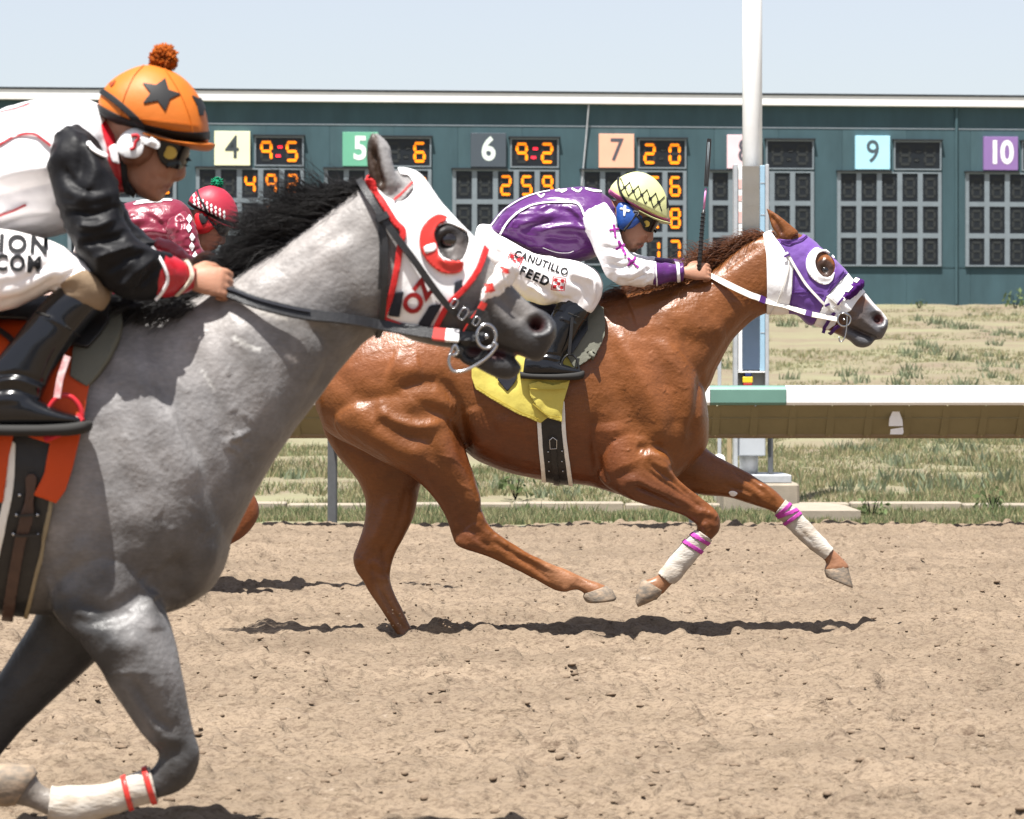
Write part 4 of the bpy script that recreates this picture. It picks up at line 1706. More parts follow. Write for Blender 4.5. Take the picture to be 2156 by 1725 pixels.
V, F = strands(roots, dirs, ln, .0035, (.0, 0, -.45), 7, .12, 4)
mk('tail', V, F, M_hair_c, chestnut, True)

# hood, throat piece, nose band and blinker cups
HP = [(985, 362), (1015, 440), (1090, 540), (1130, 615), (1175, 680), (1168, 800), (1160, 920), (1140, 1010), (1112, 1115), (1250, 1165), (1335, 1175), (1362, 1130), (1395, 1055), (1440, 962), (1490, 890),
      (1560, 810), (1640, 735), (1560, 620), (1430, 470), (1330, 390), (1240, 350), (1120, 330)]
fh_ = csk.f_poly(Z6, HP)
ear_hole = csk.f_poly(Z6, [(930, 170), (1010, 440), (1060, 455), (1130, 462), (1210, 455), (1245, 430), (1238, 395), (1190, 365), (1100, 250)], 3)
eye_hole = csk.f_poly(Z6, [(1350, 650), (1370, 590), (1420, 572), (1480, 600), (1515, 660), (1512, 730), (1470, 778), (1410, 770), (1365, 720)], 4)
fh_ = np.minimum(fh_, -ear_hole)
fh_ = np.minimum(fh_, -eye_hole)
hood = csk.shell('hood', fh_, M_hoodp, chestnut, .005, .004, .003, 45)
f = csk.f_poly(Z6, [(918, 400), (985, 380), (1015, 440), (1085, 540), (1125, 615), (1172, 690), (1163, 800), (1155, 920), (1136, 1010), (1130, 1120), (1020, 1120), (945, 1110), (950, 900), (945, 600)])
csk.shell('throat_piece', f, M_hoodw, chestnut, .0045, .004, .004, 22)
f = csk.f_poly(Z6, [(1642, 735), (1720, 790), (1800, 880), (1760, 915), (1700, 985), (1650, 1060), (1560, 1095), (1520, 1180), (1440, 1230), (1340, 1185), (1400, 1060), (1445, 965), (1495, 893), (1565, 812)])
csk.shell('nose_piece', f, M_hoodw, chestnut, .0042, .003, .002, 30)
f = np.minimum(csk.f_poly(Z6, [(1275, 650), (1300, 580), (1350, 540), (1400, 560), (1440, 566), (1500, 620), (1520, 680), (1500, 780), (1465, 835), (1400, 835), (1330, 790), (1285, 725)], 4), -eye_hole)
f = np.minimum(f, csk.f_near())
csk.shell('blinker_cup', f, M_hoodw, chestnut, .013, .010)
for pts in ([(1070, 480), (1130, 500), (1230, 480), (1280, 450)], [(1075, 470), (1130, 488), (1230, 468), (1275, 440)], [(1170, 885), (1290, 890), (1420, 900)], [(1170, 905), (1290, 912), (1410, 922)],
            [(1470, 900), (1530, 820), (1600, 745)], [(1455, 885), (1515, 805), (1585, 732)], [(1175, 700), (1172, 800), (1163, 920), (1145, 1010)]):
    trace('hood_seam', csk, Z6, pts, 7, M_purple, chestnut, .0095, .002)
bvC = [csk.bvh]
bvH = [csk.bvh]
cloth_y = .010
# bridle
def hug(pts, fr, Y0, sk, gap):
    """rein points pushed just clear of the neck behind them"""
    out = []
    for a, b_, d in pts:
        h = hit([sk.bvh], *fr(a, b_))
        y = Y0 + d if h is None else min(h[0][1] - gap, Y0 + .2)
        out.append(P(*fr(a, b_), y))
    return np.array(out)


cbr = empty('bridle', P(*Z6(1500, 1080), YC - .06), 'white bridle and reins with purple keepers on the chestnut horse', 'bridle', 'bridles of the racing horses')
strap('cheek_strap', bvC, Z6, [(1110, 575), (1130, 605), (1200, 720), (1290, 860), (1380, 960), (1440, 1015), (1505, 1060)], .012, M_bwhite, cbr, .013, .004)
strap('cheek_strap', bvC, Z6, [(1455, 935), (1500, 975), (1545, 1020), (1565, 1050)], .011, M_bwhite, cbr, .011, .004)
strap('throat_strap', bvC, Z6, [(1128, 625), (1128, 700), (1100, 810), (1045, 960), (1000, 1045), (965, 1095)], .006, M_bwhite, cbr, .010, .003)
for a in ((1090, 612, 1138, 590), (1432, 1018, 1472, 1000), (1540, 1000, 1575, 960)):
    strap('keeper', bvC, Z6, [a[:2], a[2:]], .010, M_purple, cbr, .018, .003)
strap('noseband', bvC, Z6, [(1500, 1050), (1545, 1010), (1590, 965), (1640, 905)], .013, M_bwhite, cbr, .009, .004)
strap('chin_strap', bvC, Z6, [(1515, 1070), (1470, 1130), (1440, 1190), (1420, 1250)], .015, M_purple, cbr, .012, .005)
strap('curb_strap', bvC, Z6, [(1560, 1170), (1510, 1210), (1470, 1260)], .016, M_purple, cbr, .012, .005)
# fleece roll over the nose
fl = Skin([loft([(1572, 958, 1556, 928, .075, 0), (1622, 990, 1586, 900, .092), (1680, 950, 1632, 850, .094), (1732, 895, 1678, 800, .084), (1764, 852, 1708, 783, .060), (1764, 815, 1725, 783, .03)], Z6, YC, 22, 6)], .004, 1)
fl.rough(110, .003, 3).rough(50, .003, 4)
fleece = fl.obj('fleece_noseband', M_fleecep, cbr)
for pts in ([(1605, 905), (1640, 845), (1678, 860), (1640, 905)], [(1680, 810), (1700, 785), (1730, 800), (1705, 828)]):
    poly_decal('diamond', [fl.bvh], Z6, pts, M_bwhite, fleece, .004, 2)
c = P(*Z6(1598, 1135), YC - .085)
ring('bit_ring', c, .030, .0045, M_steel, cbr, 28, (.25, 0))
ring('bit_ring', c + np.array((0, .17, 0)), .030, .0045, M_steel, cbr, 28, (-.25, 0))
V, F = tube([c + np.array((0, .0, 0)), c + np.array((.004, .17, 0))], .006, 8)
mk('bit_mouthpiece', V, F, M_steel, cbr)
V, F = tube(catmull(np.array([P(*Z6(x, y), YC - .09) for x, y in ((1625, 1100), (1622, 1180), (1612, 1260), (1590, 1312), (1562, 1318), (1556, 1280))]), 5), .003, 6)
mk('bit_shank', V, F, M_steel, cbr)
V, F = tube([P(*Z6(1560, 1085), YC - .095), P(*Z6(1600, 1080), YC - .1), P(*Z6(1640, 1105), YC - .095)], .005, 6)
mk('bit_link', V, F, M_steel, cbr)
# near rein from the hand to the bit
pts = np.array([(465, 760, -.150), (620, 840, -.18), (800, 925, -.175), (870, 950, -.165), (1000, 1005, -.145), (1130, 1035, -.125), (1300, 1085, -.11), (1430, 1112, -.105), (1540, 1135, -.1)])
C = catmull(hug(pts, Z6, YC, csk, .022), 6)
t = np.linspace(0, 1, len(C))
w = np.interp(t, [0, .12, .4, .47, .56, .75, 1], [.022, .030, .030, .024, .018, .026, .022])
nn = np.stack([np.full(len(t), .05), np.full(len(t), -1.0), .25 + .6 * np.exp(-((t - .55) / .1) ** 2)], 1)
V, F = ribbon(C, nn, w, .005)
mk('rein', V, F, M_bwhite, cbr, False, None, None, True)
for t0 in (.41, .74):
    i = int(t0 * (len(C) - 1))
    V, F = ribbon(C[i:i + 3] + np.array((0, -.004, 0)), nn[i:i + 3], w[i] * 1.12, .006)
    mk('rein_keeper', V, F, M_purple, cbr, False, None, None, True)
C2 = catmull(np.array([P(*Z6(a, b), YC + d) for a, b, d in ((450, 700, .03), (800, 760, .16), (1200, 950, .16), (1598, 1130, .10))]), 6)
V, F = ribbon(C2, np.tile((0, 1., 0), (len(C2), 1)), .022, .005)
mk('rein', V, F, M_bwhite, cbr, False, None, None, True)

# leg bandages
near, far = csk.V[:, 1] < YC, csk.V[:, 1] > YC
fN, fF = np.where(near, 1e3, -1e3), np.where(far, 1e3, -1e3)
f = np.minimum(csk.f_poly(Q3, [(1838, 945), (1870, 942), (1925, 985), (1910, 1000), (1870, 1060), (1790, 1160), (1740, 1160), (1690, 1118), (1720, 1070), (1790, 1000)]), fN)
bdg = csk.shell('leg_bandage', f, M_band, chestnut, .005, .004, .004, 50)
for a, b_ in (((1825, 952), (1935, 1010)), ((1800, 985), (1905, 1048))):
    csk.shell('tape_band', np.minimum(csk.f_line(Q3, [a, b_], 17, 0), fN), M_mag, bdg, .011, .003)
f = np.minimum(csk.f_poly(Q5, [(1105, 440), (1155, 375), (1225, 440), (1320, 540), (1350, 590), (1320, 628), (1255, 580), (1180, 510)]), fF)
bdg = csk.shell('leg_bandage', f, M_band, chestnut, .005, .004, .004, 50)
for pts in ([(1105, 455), (1175, 395)], [(1115, 450), (1200, 425)], [(1150, 480), (1220, 432)]):
    csk.shell('tape_band', np.minimum(csk.f_line(Q5, pts, 15, 0), fF), M_mag, bdg, .011, .003)
# white patch on the far forearm
csk.shell('white_patch', np.minimum(csk.f_poly(Q5, [(912, 348), (930, 342), (950, 352), (938, 364), (922, 362)], 3), fF), M_hoodw, chestnut, .002, .002)

# saddle, girth, foam pad and number cloth
csad = empty('saddle', P(1200, 670, YC), 'small black racing saddle with girth and olive foam pad on the chestnut horse', 'saddle', 'racing saddles')
f = csk.f_poly(Q3, [(1185, 430), (1285, 380), (1300, 560), (1330, 790), (1210, 790), (1195, 600)])
gir = csk.shell('girth', f, M_bblack, csad, .008, .006)
for pts in ([(1190, 470), (1200, 600), (1222, 800)], [(1290, 400), (1300, 560), (1335, 800)]):
    csk.shell('girth_edge', csk.f_line(Q3, pts, 17), M_bwhite, csad, .011, .008)
csk.shell('girth_strap', np.minimum(csk.f_line(Q3, [(1250, 560), (1257, 660), (1270, 760)], 24), csk.f_near()), M_bblack, gir, .016, .006)
for x, y in ((1230, 603), (1233, 642), (1235, 680), (1288, 600), (1288, 642), (1292, 680)):
    h = hit([csk.bvh], *Q3(x, y))
    V, F = ellipsoid(h[0] + h[1] * .015, (.004, .004, .004), 8)
    mk('rivet', V, F, M_steel, gir)
bk = []
for x, y in ((1236, 560), (1250, 548), (1266, 560), (1266, 595), (1238, 597), (1236, 560)):
    h = hit([csk.bvh], *Q3(x, y))
    bk.append(h[0] + np.array((0, -.026, 0)))
V, F = tube(bk, .0025, 6, False)
mk('buckle', V, F, M_steel, gir)
FP = [(1330, -60), (1465, 20), (1472, 80), (1470, 120), (1420, 210), (1370, 245), (1340, 262), (1300, 200), (1270, -40)]
f = csk.f_poly(Q3, FP)
csk.shell('foam_pad', f, M_foam, csad, .030, .024)
f = csk.f_poly(Q3, [(1000, -40), (1330, -70), (1405, 0), (1395, 110), (1330, 205), (1270, 190), (1180, 80), (1040, 40)])
csk.shell('saddle_flap', f, M_bblack, csad, .040, .008)
CLP = [(905, 200), (908, 300), (925, 345), (1010, 395), (1110, 452), (1196, 484), (1225, 462), (1285, 480), (1292, 400), (1318, 312), (1370, 220), (1400, 100), (1400, -30), (1000, -60)]
f = csk.f_poly(Q3, CLP)
sc_ = csk.shell('saddle_cloth', f, M_yellowc, None, .015, .004, .010, 14)
sc_.location = (0, 0, 0)
tag(sc_, 'yellow saddle cloth with a black number under the purple jockey', 'saddle cloth', 'numbered saddle cloths')
f = csk.f_poly(Q3, [(1145, 325), (1182, 312), (1250, 330), (1318, 312), (1292, 400), (1285, 478), (1230, 462), (1180, 420), (1150, 372)])
csk.shell('turned_corner', f, M_yellowc, sc_, .030, .004, .014, 26)
M_hem = mat('yellow_hem', (.50, .38, .05), .7, .3)
for pts in ([(930, 334), (1010, 382), (1110, 438), (1190, 468)], [(1160, 405), (1215, 445), (1280, 458)], [(1150, 342), (1210, 352), (1300, 345)]):
    trace('hem', csk, Q3, pts, 4.5, M_hem, sc_, .046 if pts[0][0] > 1100 else .028, .002)
f = np.minimum(csk.f_poly(Q3, [(1018, 305), (1040, 290), (1038, 240), (1075, 235), (1078, 285), (1098, 290), (1090, 318), (1060, 356)]), csk.f_near())
csk.shell('cloth_numeral', f, M_velcro, sc_, .0275, .002)
f = np.minimum(csk.f_poly(Q3, [(1000, 240), (1090, 170), (1100, 180), (1030, 262), (1096, 262), (1096, 285), (1010, 285)]), csk.f_near())
csk.shell('cloth_numeral', f, M_velcro, sc_, .0275, .002)

# ------------------------------------------------------------------ grey horse in front
YG = 7.4
gparts = [
    loft([(-1890, 1900, -1890, 2100, .06, 0), (-1800, 1620, -1800, 2250, .16), (-1620, 1450, -1560, 2360, .235), (-1350, 1370, -1300, 2430, .265), (-1000, 1340, -1000, 2420, .27),
          (-600, 1345, -650, 2480, .27), (-250, 1345, -300, 2545, .262), (0, 1340, 0, 2578, .252), (250, 1315, 200, 2588, .242), (480, 1290, 400, 2610, .236), (640, 1310, 600, 2600, .24),
          (800, 1480, 745, 2570, .225), (900, 1780, 862, 2505, .185), (958, 2090, 922, 2435, .13), (976, 2230, 955, 2360, .05)], Q1, YG, 36, 5, 2.15),
    loft([(430, 1300, 880, 2440, .20, 0), (640, 1285, 975, 2275, .19), (850, 1230, 1058, 2110, .170), (1010, 1150, 1168, 1925, .148), (1130, 1072, 1285, 1755, .128), (1250, 985, 1385, 1618, .114),
          (1370, 890, 1488, 1487, .104), (1480, 805, 1565, 1420, .099), (1560, 755, 1640, 1395, .097), (1640, 722, 1735, 1435, .097), (1752, 735, 1828, 1455, .096), (1850, 855, 1880, 1465, .092),
          (1950, 962, 1930, 1468, .086), (2030, 1050, 1975, 1470, .075), (2100, 1140, 2015, 1462, .063), (2172, 1222, 2070, 1462, .055), (2240, 1284, 2130, 1478, .052), (2302, 1318, 2190, 1498, .052),
          (2340, 1365, 2240, 1520, .044), (2340, 1420, 2278, 1520, .026)], Q1, YG, 32, 5, 2.25),
    loft([(1890, 1430, 1920, 1492, .060, 0), (1960, 1452, 1972, 1530, .050), (2045, 1466, 2042, 1570, .043), (2108, 1480, 2095, 1593, .038), (2162, 1505, 2146, 1594, .032), (2197, 1545, 2182, 1578, .014)], Q1, YG, 20, 5)]
for s in (-1, 1):
    dx = 0 if s < 0 else 14
    gparts.append(loft([(1700, 770, 1610, 840, .030, s * .05), (1668, 735, 1574, 800, .032, s * .056), (1652, 680, 1552, 740, .028, s * .060), (1632 + dx, 622, 1540 + dx, 670, .020, s * .062),
                        (1604 + dx, 580, 1540 + dx, 604, .011, s * .062), (1578 + dx, 558, 1552 + dx, 566, .005, s * .062), (1564 + dx, 550, 1560 + dx, 552, .002, s * .062)], Q1, YG, 18, 5))
gparts += [
    loft([(560, 350, 230, 640, .09, -.08), (630, 600, 225, 770, .104, -.105), (692, 820, 245, 880, .104, -.125), (728, 940, 325, 965, .098, -.14), (758, 1080, 412, 1078, .083, -.155), (780, 1190, 472, 1182, .070, -.15),
          (799, 1290, 540, 1277, .058, -.145), (823, 1375, 612, 1378, .049, -.14), (843, 1440, 668, 1440, .046, -.14), (839, 1500, 668, 1470, .044, -.14), (806, 1565, 655, 1494, .040, -.14),
          (737, 1613, 640, 1514, .032, -.14), (640, 1640, 600, 1530, .027, -.14), (520, 1674, 490, 1576, .026, -.14), (400, 1716, 370, 1600, .028, -.14), (290, 1736, 270, 1602, .033, -.14),
          (210, 1712, 215, 1600, .031, -.14), (140, 1682, 172, 1580, .029, -.14), (60, 1662, 150, 1538, .037, -.14), (20, 1650, 120, 1515, .038, -.14)], Q2, YG, 28, 5),
    loft([(600, 560, 200, 560, .11, .09), (610, 770, 190, 710, .112, .13), (520, 930, 150, 870, .10, .145), (392, 1070, 75, 990, .085, .15), (252, 1200, -5, 1112, .070, .15), (122, 1322, -110, 1242, .058, .145),
          (20, 1432, -182, 1352, .049, .14), (-40, 1502, -232, 1412, .046, .14), (-130, 1582, -292, 1502, .036, .14), (-300, 1720, -400, 1650, .030, .14), (-440, 1820, -520, 1740, .033, .14), (-520, 1850, -570, 1780, .032, .14), (-560, 1860, -600, 1790, .034, .14)], Q2, YG, 26, 5),
    # hind legs, out of the picture to the left
    loft([(-1250, 300, -1750, 400, .12, -.14), (-1150, 560, -1650, 620, .125, -.15), (-1100, 760, -1420, 850, .10, -.15), (-1040, 950, -1260, 1030, .065, -.14), (-920, 1090, -1180, 1180, .047, -.13),
          (-780, 1220, -980, 1290, .032, -.12), (-560, 1380, -680, 1450, .030, -.12), (-440, 1470, -520, 1530, .033, -.12), (-380, 1530, -470, 1580, .036, -.12)], Q2, YG, 22, 5),
    loft([(-1250, 300, -1750, 400, .12, .14), (-1260, 600, -1740, 620, .125, .15), (-1420, 880, -1680, 900, .09, .15), (-1500, 1150, -1740, 1180, .055, .14), (-1560, 1280, -1760, 1280, .045, .13),
          (-1520, 1430, -1640, 1440, .032, .12), (-1400, 1650, -1500, 1680, .030, .12), (-1320, 1760, -1420, 1800, .034, .12)], Q2, YG, 22, 5)]
gsk = Skin(gparts, .0068, 8)
G1 = [
    ([(1560, 1420), (1450, 1560), (1340, 1760), (1180, 1960)], 40, -.012),
    ([(1270, 1330), (1360, 1420), (1395, 1500), (1370, 1600), (1300, 1700)], 34, -.010),
    ([(960, 1330), (1060, 1450), (1110, 1600), (1150, 1780), (1140, 1950)], 60, .010),
    ([(780, 1430), (860, 1600), (940, 1800), (990, 2000)], 50, -.008),
    ([(560, 1480), (640, 1700), (740, 1900), (820, 2080)], 60, .009),
    ([(640, 1560), (740, 1760), (850, 1960)], 30, -.006),
    ([(700, 1700), (760, 1850), (840, 2010)], 26, .006),
    ([(430, 1750), (500, 1950), (600, 2150)], 60, -.006),
    ([(1040, 1240), (1200, 1140), (1400, 1000)], 60, .007),
    ([(1130, 1180), (1330, 1060), (1500, 930)], 36, -.005),
    ([(1420, 1010), (1500, 1150), (1540, 1300)], 60, .007),
    # head
    ([(2268, 1362)], 34, -.034), ([(2230, 1335), (2262, 1318), (2310, 1345), (2318, 1390), (2280, 1410), (2240, 1395)], 14, .006),
    ([(2080, 1470), (2150, 1490), (2220, 1512)], 12, -.006),
    ([(2100, 1240), (2150, 1300), (2210, 1350)], 30, -.006),
    ([(2050, 1230), (2110, 1330), (2160, 1410)], 24, .006),
    ([(1950, 1300), (2010, 1380), (2060, 1440)], 34, .005),
    ([(1838, 1000), (1880, 970), (1930, 985), (1955, 1030)], 22, .010),
    ([(1850, 1075), (1890, 1105), (1940, 1095)], 18, .006), ([(1878, 1020)], 26, -.012),
    ([(1605, 790), (1585, 720), (1560, 620)], 20, -.016)]
G2 = [
    ([(205, 690), (225, 760), (232, 820), (245, 880)], 20, .012),
    ([(250, 620), (262, 720), (275, 800)], 34, .008),
    ([(330, 800), (430, 850), (560, 800), (650, 740)], 40, -.018),
    ([(300, 880), (370, 900), (480, 880), (580, 840)], 26, -.010),
    ([(300, 560), (420, 640), (560, 640)], 80, .016),
    ([(600, 740), (630, 770), (670, 790)], 14, .010), ([(590, 720), (610, 700), (650, 690)], 16, -.007),
    ([(620, 800), (640, 860), (650, 940)], 40, .010),
    ([(700, 640), (760, 720), (740, 800)], 60, -.014), ([(690, 860), (660, 790)], 20, -.012),
    ([(860, 480), (820, 600), (740, 720)], 50, -.008), ([(920, 560), (880, 680), (800, 790)], 40, .008),
    ([(450, 960), (520, 1000), (600, 960)], 50, .010),
    ([(440, 1120), (500, 1110), (570, 1105), (640, 1105)], 4, .004),
    ([(560, 1130), (600, 1210), (660, 1300), (710, 1340)], 16, -.008), ([(520, 1140), (580, 1240), (640, 1330), (690, 1370)], 22, .007),
    ([(660, 1130), (700, 1230), (740, 1330)], 26, .006), ([(700, 1180), (720, 1270), (745, 1340)], 12, -.005),
    ([(640, 1400), (700, 1385), (760, 1400)], 24, .006), ([(720, 1440), (790, 1440)], 30, -.004),
    ([(110, 300), (180, 560), (210, 680)], 30, -.006),
    ([(390, 20), (410, 200), (460, 380)], 60, -.005),
    ([(240, 1000), (160, 1100), (60, 1210)], 30, .006)]
rgv = np.random.default_rng(15)
for k in range(40):
    x, y = rgv.uniform(450, 1350), rgv.uniform(1450, 2300)
    a = rgv.uniform(0, 6.28)
    l = rgv.uniform(20, 80)
    G1.append(([(x, y), (x + l * .5 * math.cos(a), y + l * .5 * math.sin(a)), (x + l * math.cos(a + .5), y + l * math.sin(a + .5))], 4.5, .0024))
for k in range(14):
    G2.append(([(900 + rgv.uniform(-60, 160), rgv.uniform(60, 200)), (960 + rgv.uniform(-30, 60), rgv.uniform(60, 200))], 6, .004))
gsk.strokes(Q1, G1, 1.3).strokes(Q2, G2, .9)
gsk.rough(8, .0022, 31).rough(22, .0012, 32)
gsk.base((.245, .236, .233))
DK = (.075, .070, .068)
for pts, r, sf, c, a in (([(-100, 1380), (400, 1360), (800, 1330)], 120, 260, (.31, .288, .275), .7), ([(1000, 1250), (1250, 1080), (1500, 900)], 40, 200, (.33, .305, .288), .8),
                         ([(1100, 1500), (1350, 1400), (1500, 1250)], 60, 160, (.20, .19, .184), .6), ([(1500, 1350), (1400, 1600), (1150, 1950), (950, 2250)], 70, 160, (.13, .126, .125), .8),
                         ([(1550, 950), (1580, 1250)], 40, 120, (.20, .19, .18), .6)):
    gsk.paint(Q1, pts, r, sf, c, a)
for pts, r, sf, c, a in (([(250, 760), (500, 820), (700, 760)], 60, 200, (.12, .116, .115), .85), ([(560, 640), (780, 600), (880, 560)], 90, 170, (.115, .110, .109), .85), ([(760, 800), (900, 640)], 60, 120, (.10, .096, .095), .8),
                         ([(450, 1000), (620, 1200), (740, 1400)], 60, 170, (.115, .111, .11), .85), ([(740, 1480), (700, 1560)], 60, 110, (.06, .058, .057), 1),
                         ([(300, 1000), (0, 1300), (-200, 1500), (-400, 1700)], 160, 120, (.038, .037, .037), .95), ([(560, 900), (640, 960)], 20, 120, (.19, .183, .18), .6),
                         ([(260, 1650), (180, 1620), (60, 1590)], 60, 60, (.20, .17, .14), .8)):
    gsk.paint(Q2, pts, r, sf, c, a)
for pts, r, sf, c, a in (([(2160, 1290), (2290, 1380), (2180, 1520), (2090, 1560)], 110, 110, (.040, .039, .041), 1), ([(1960, 1420), (2060, 1380), (2150, 1400)], 60, 120, (.055, .053, .053), .95), ([(1830, 1400), (1920, 1330)], 40, 110, (.09, .087, .086), .8), ([(2080, 1180), (2180, 1270)], 30, 110, (.22, .20, .185), .7),
                         ([(2262, 1364)], 22, 22, (.035, .008, .009), 1), ([(1990, 1480), (2060, 1490), (2110, 1492)], 12, 18, (.05, .013, .013), 1), ([(2175, 1492), (2210, 1512)], 4, 12, (.26, .15, .14), .8), ([(985, 1425), (1040, 1455), (1095, 1475)], 4, 7, (.62, .61, .58), .9), ([(1210, 1498), (1245, 1522)], 5, 7, (.60, .58, .55), .8), ([(850, 1560), (900, 1640)], 3, 6, (.5, .49, .47), .7), ([(1060, 1290), (1130, 1325), (1210, 1345)], 3, 6, (.6, .58, .55), .8),
                         ([(1882, 1022)], 100, 40, (.026, .023, .022), 1), ([(1940, 1060)], 20, 60, (.17, .15, .14), .7), ([(1598, 780), (1580, 720), (1566, 640), (1560, 590)], 24, 16, (.040, .022, .013), 1), ([(1550, 560), (1542, 640)], 6, 20, (.05, .045, .04), .8)):
    gsk.paint(Q1, pts, r, sf, c, a)
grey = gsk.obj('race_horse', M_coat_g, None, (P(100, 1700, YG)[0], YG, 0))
tag(grey, 'dappled grey horse with a black mane and white and red hood nearest the camera', 'horse', 'racing horses')
hoof('hoof', [(64, 1668, 158, 1530, .039, -.14), (20, 1672, 130, 1500, .048), (-60, 1665, 60, 1490, .055), (-130, 1640, -10, 1490, .056), (-150, 1600, -60, 1500, .045)], Q2, YG, grey)
hoof('hoof', [(-540, 1870, -620, 1780, .038, .14), (-520, 1910, -640, 1830, .05), (-500, 1950, -650, 1880, .055)], Q2, YG, grey)
hoof('hoof', [(-370, 1525, -480, 1580, .038, -.12), (-300, 1570, -470, 1640, .05), (-270, 1610, -450, 1660, .055)], Q2, YG, grey)
hoof('hoof', [(-1310, 1765, -1420, 1800, .038, .12), (-1260, 1820, -1420, 1860, .05), (-1240, 1850, -1410, 1880, .055)], Q2, YG, grey)
eyeball(Q1, 1882, 1020, gsk, .027, grey)

# mane: thick, black, thrown back
rg = np.random.default_rng(19)
roots, dirs, ln = [], [], []
crest = catmull(fmap(Q1, [(1545, 775), (1480, 815), (1370, 895), (1250, 988), (1130, 1075), (1010, 1152), (850, 1232), (720, 1275), (560, 1300)]), 14)
for k in range(11000):
    t = rg.random() ** .9
    p = crest[int(t * (len(crest) - 1))]
    yo = rg.normal(-.004, .016)
    q = P(p[0], p[1] + 5 + abs(yo) * 100, YG + yo)
    cl = math.sin(t * 37) * .5 + math.sin(t * 71 + 1) * .5
    if t < .40:
        up = .34 + .22 * cl + rg.normal(0, .18)
        dirs.append((-1 + rg.normal(0, .18), rg.normal(-.05, .22), up))
        ln.append((.05 + .15 * min(1, t * 2.6)) * rg.uniform(.45, 1.1))
    elif t < .7:
        dirs.append((-1 + rg.normal(0, .22), rg.normal(-.10, .25), .18 + .22 * cl + rg.normal(0, .22)))
        ln.append(rg.uniform(.05, .15) * (1.25 - t * .5))
    else:
        dirs.append((-1 + rg.normal(0, .25), rg.normal(-.35, .25), -.06 + rg.normal(0, .14)))
        ln.append(rg.uniform(.05, .16))
    roots.append(q)
for k in range(420):                     # stray locks standing up
    t = .30 + .05 * round(rg.normal(0, 1.2)) + rg.normal(0, .007)
    t = min(max(t, .08), .5)
    p = crest[int(t * (len(crest) - 1))]
    roots.append(P(p[0], p[1], YG + rg.normal(0, .01)))
    dirs.append((-.75 + rg.normal(0, .22), rg.normal(0, .2), .85))
    ln.append(rg.uniform(.08, .21))
for k in range(1500):                    # hair lying over the withers under the rider's hands
    roots.append(P(*Q1(rg.uniform(470, 830), 1288 + rg.normal(0, 14)), YG - .04 + rg.normal(0, .05)))
    dirs.append((-.85 + rg.normal(0, .2), rg.normal(-.35, .25), -.22 + rg.normal(0, .18)))
    ln.append(rg.uniform(.04, .11))
V, F = strands(roots, dirs, ln, .0013, (0, 0, -.24), 6, .17, 13)
mk('mane', V, F, M_hair_k, grey, True)
roots, dirs, ln = [], [], []
for k in range(300):
    roots.append(P(-915 + rg.normal(0, 8), 830 + rg.normal(0, 14), YG + rg.normal(0, .02)))
    dirs.append((-1 + rg.normal(0, .12), rg.normal(0, .12), .05 + rg.normal(0, .14)))
    ln.append(rg.uniform(.4, .75))
V, F = strands(roots, dirs, ln, .004, (0, 0, -.45), 7, .12, 14)
mk('tail', V, F, M_hair_k, grey, True)

# hood
T4 = lambda L: [(x, y) for x, y in L]
HG = [(935, 365), (985, 470), (1060, 590), (1105, 640), (1088, 720), (1075, 820), (1045, 960), (990, 1105), (1100, 1140), (1210, 1165), (1290, 1160), (1350, 1030), (1430, 950), (1500, 850), (1545, 730), (1560, 700),
      (1450, 560), (1330, 400), (1240, 300), (1150, 240), (1050, 240)]
fh_ = gsk.f_poly(Z4, HG)
eh = gsk.f_poly(Z4, [(1270, 680), (1290, 620), (1340, 600), (1400, 620), (1450, 660), (1448, 730), (1420, 790), (1370, 800), (1310, 770)], 4)
earh = gsk.f_poly(Z4, [(880, 60), (900, 300), (985, 420), (1040, 470), (1100, 482), (1150, 440), (1160, 390), (1130, 340), (1085, 330), (1050, 200), (980, 60)], 3)
fh_ = np.minimum(np.minimum(fh_, -eh), -earh)
hood = gsk.shell('hood', fh_, M_hoodw, grey, .006, .004, .002, 24)
edge = [[(935, 365), (985, 470), (1060, 590), (1105, 640), (1088, 720), (1075, 820), (1045, 960), (992, 1100)], [(992, 1100), (1100, 1138), (1210, 1163), (1290, 1158)], [(1275, 1165), (1350, 1030), (1430, 950), (1500, 850), (1540, 730)]]
for k, pts in enumerate(edge):
    csf = gsk.f_line(Z4, pts, 34 if k == 0 else 30)
    gsk.shell('hood_binding', csf, M_red_cl, hood, .0125, .005, .002, 40)
gsk.shell('hood_binding', np.minimum(gsk.f_line(Z4, [(1055, 475), (1100, 440), (1150, 385)], 12), gsk.f_near()), M_red_cl, hood, .0125, .003)
for pts in ([(1062, 960), (1112, 958), (1090, 1090), (1025, 1080)], [(1250, 1030), (1320, 1025), (1250, 1145), (1185, 1130)], [(1380, 910), (1420, 900), (1420, 960), (1375, 985)]):
    gsk.shell('fastener_strip', np.minimum(gsk.f_poly(Z4, pts), gsk.f_near()), M_velcro, hood, .0135, .002)
cup = np.minimum(gsk.f_poly(Z4, [(1275, 558), (1330, 585), (1290, 640), (1272, 690), (1300, 770), (1350, 800), (1405, 800), (1418, 850), (1380, 868), (1310, 862), (1240, 810), (1195, 730), (1195, 650), (1225, 590)], 4), -eh)
gsk.shell('blinker_cup', np.minimum(cup, gsk.f_near()), M_redp, hood, .015, .011)
gsk.shell('cup_patch', np.minimum(gsk.f_poly(Z4, [(1210, 722), (1268, 702), (1280, 742), (1222, 762)]), gsk.f_near()), M_hoodw, hood, .017, .003)
text_decal('lettering', 'OZ', [gsk.bvh], Z4, (1190, 990), 138, mat('red_lettering', (.33, .012, .014), .6, .3), hood, .045, -52, (.95, .95), .013, .95)
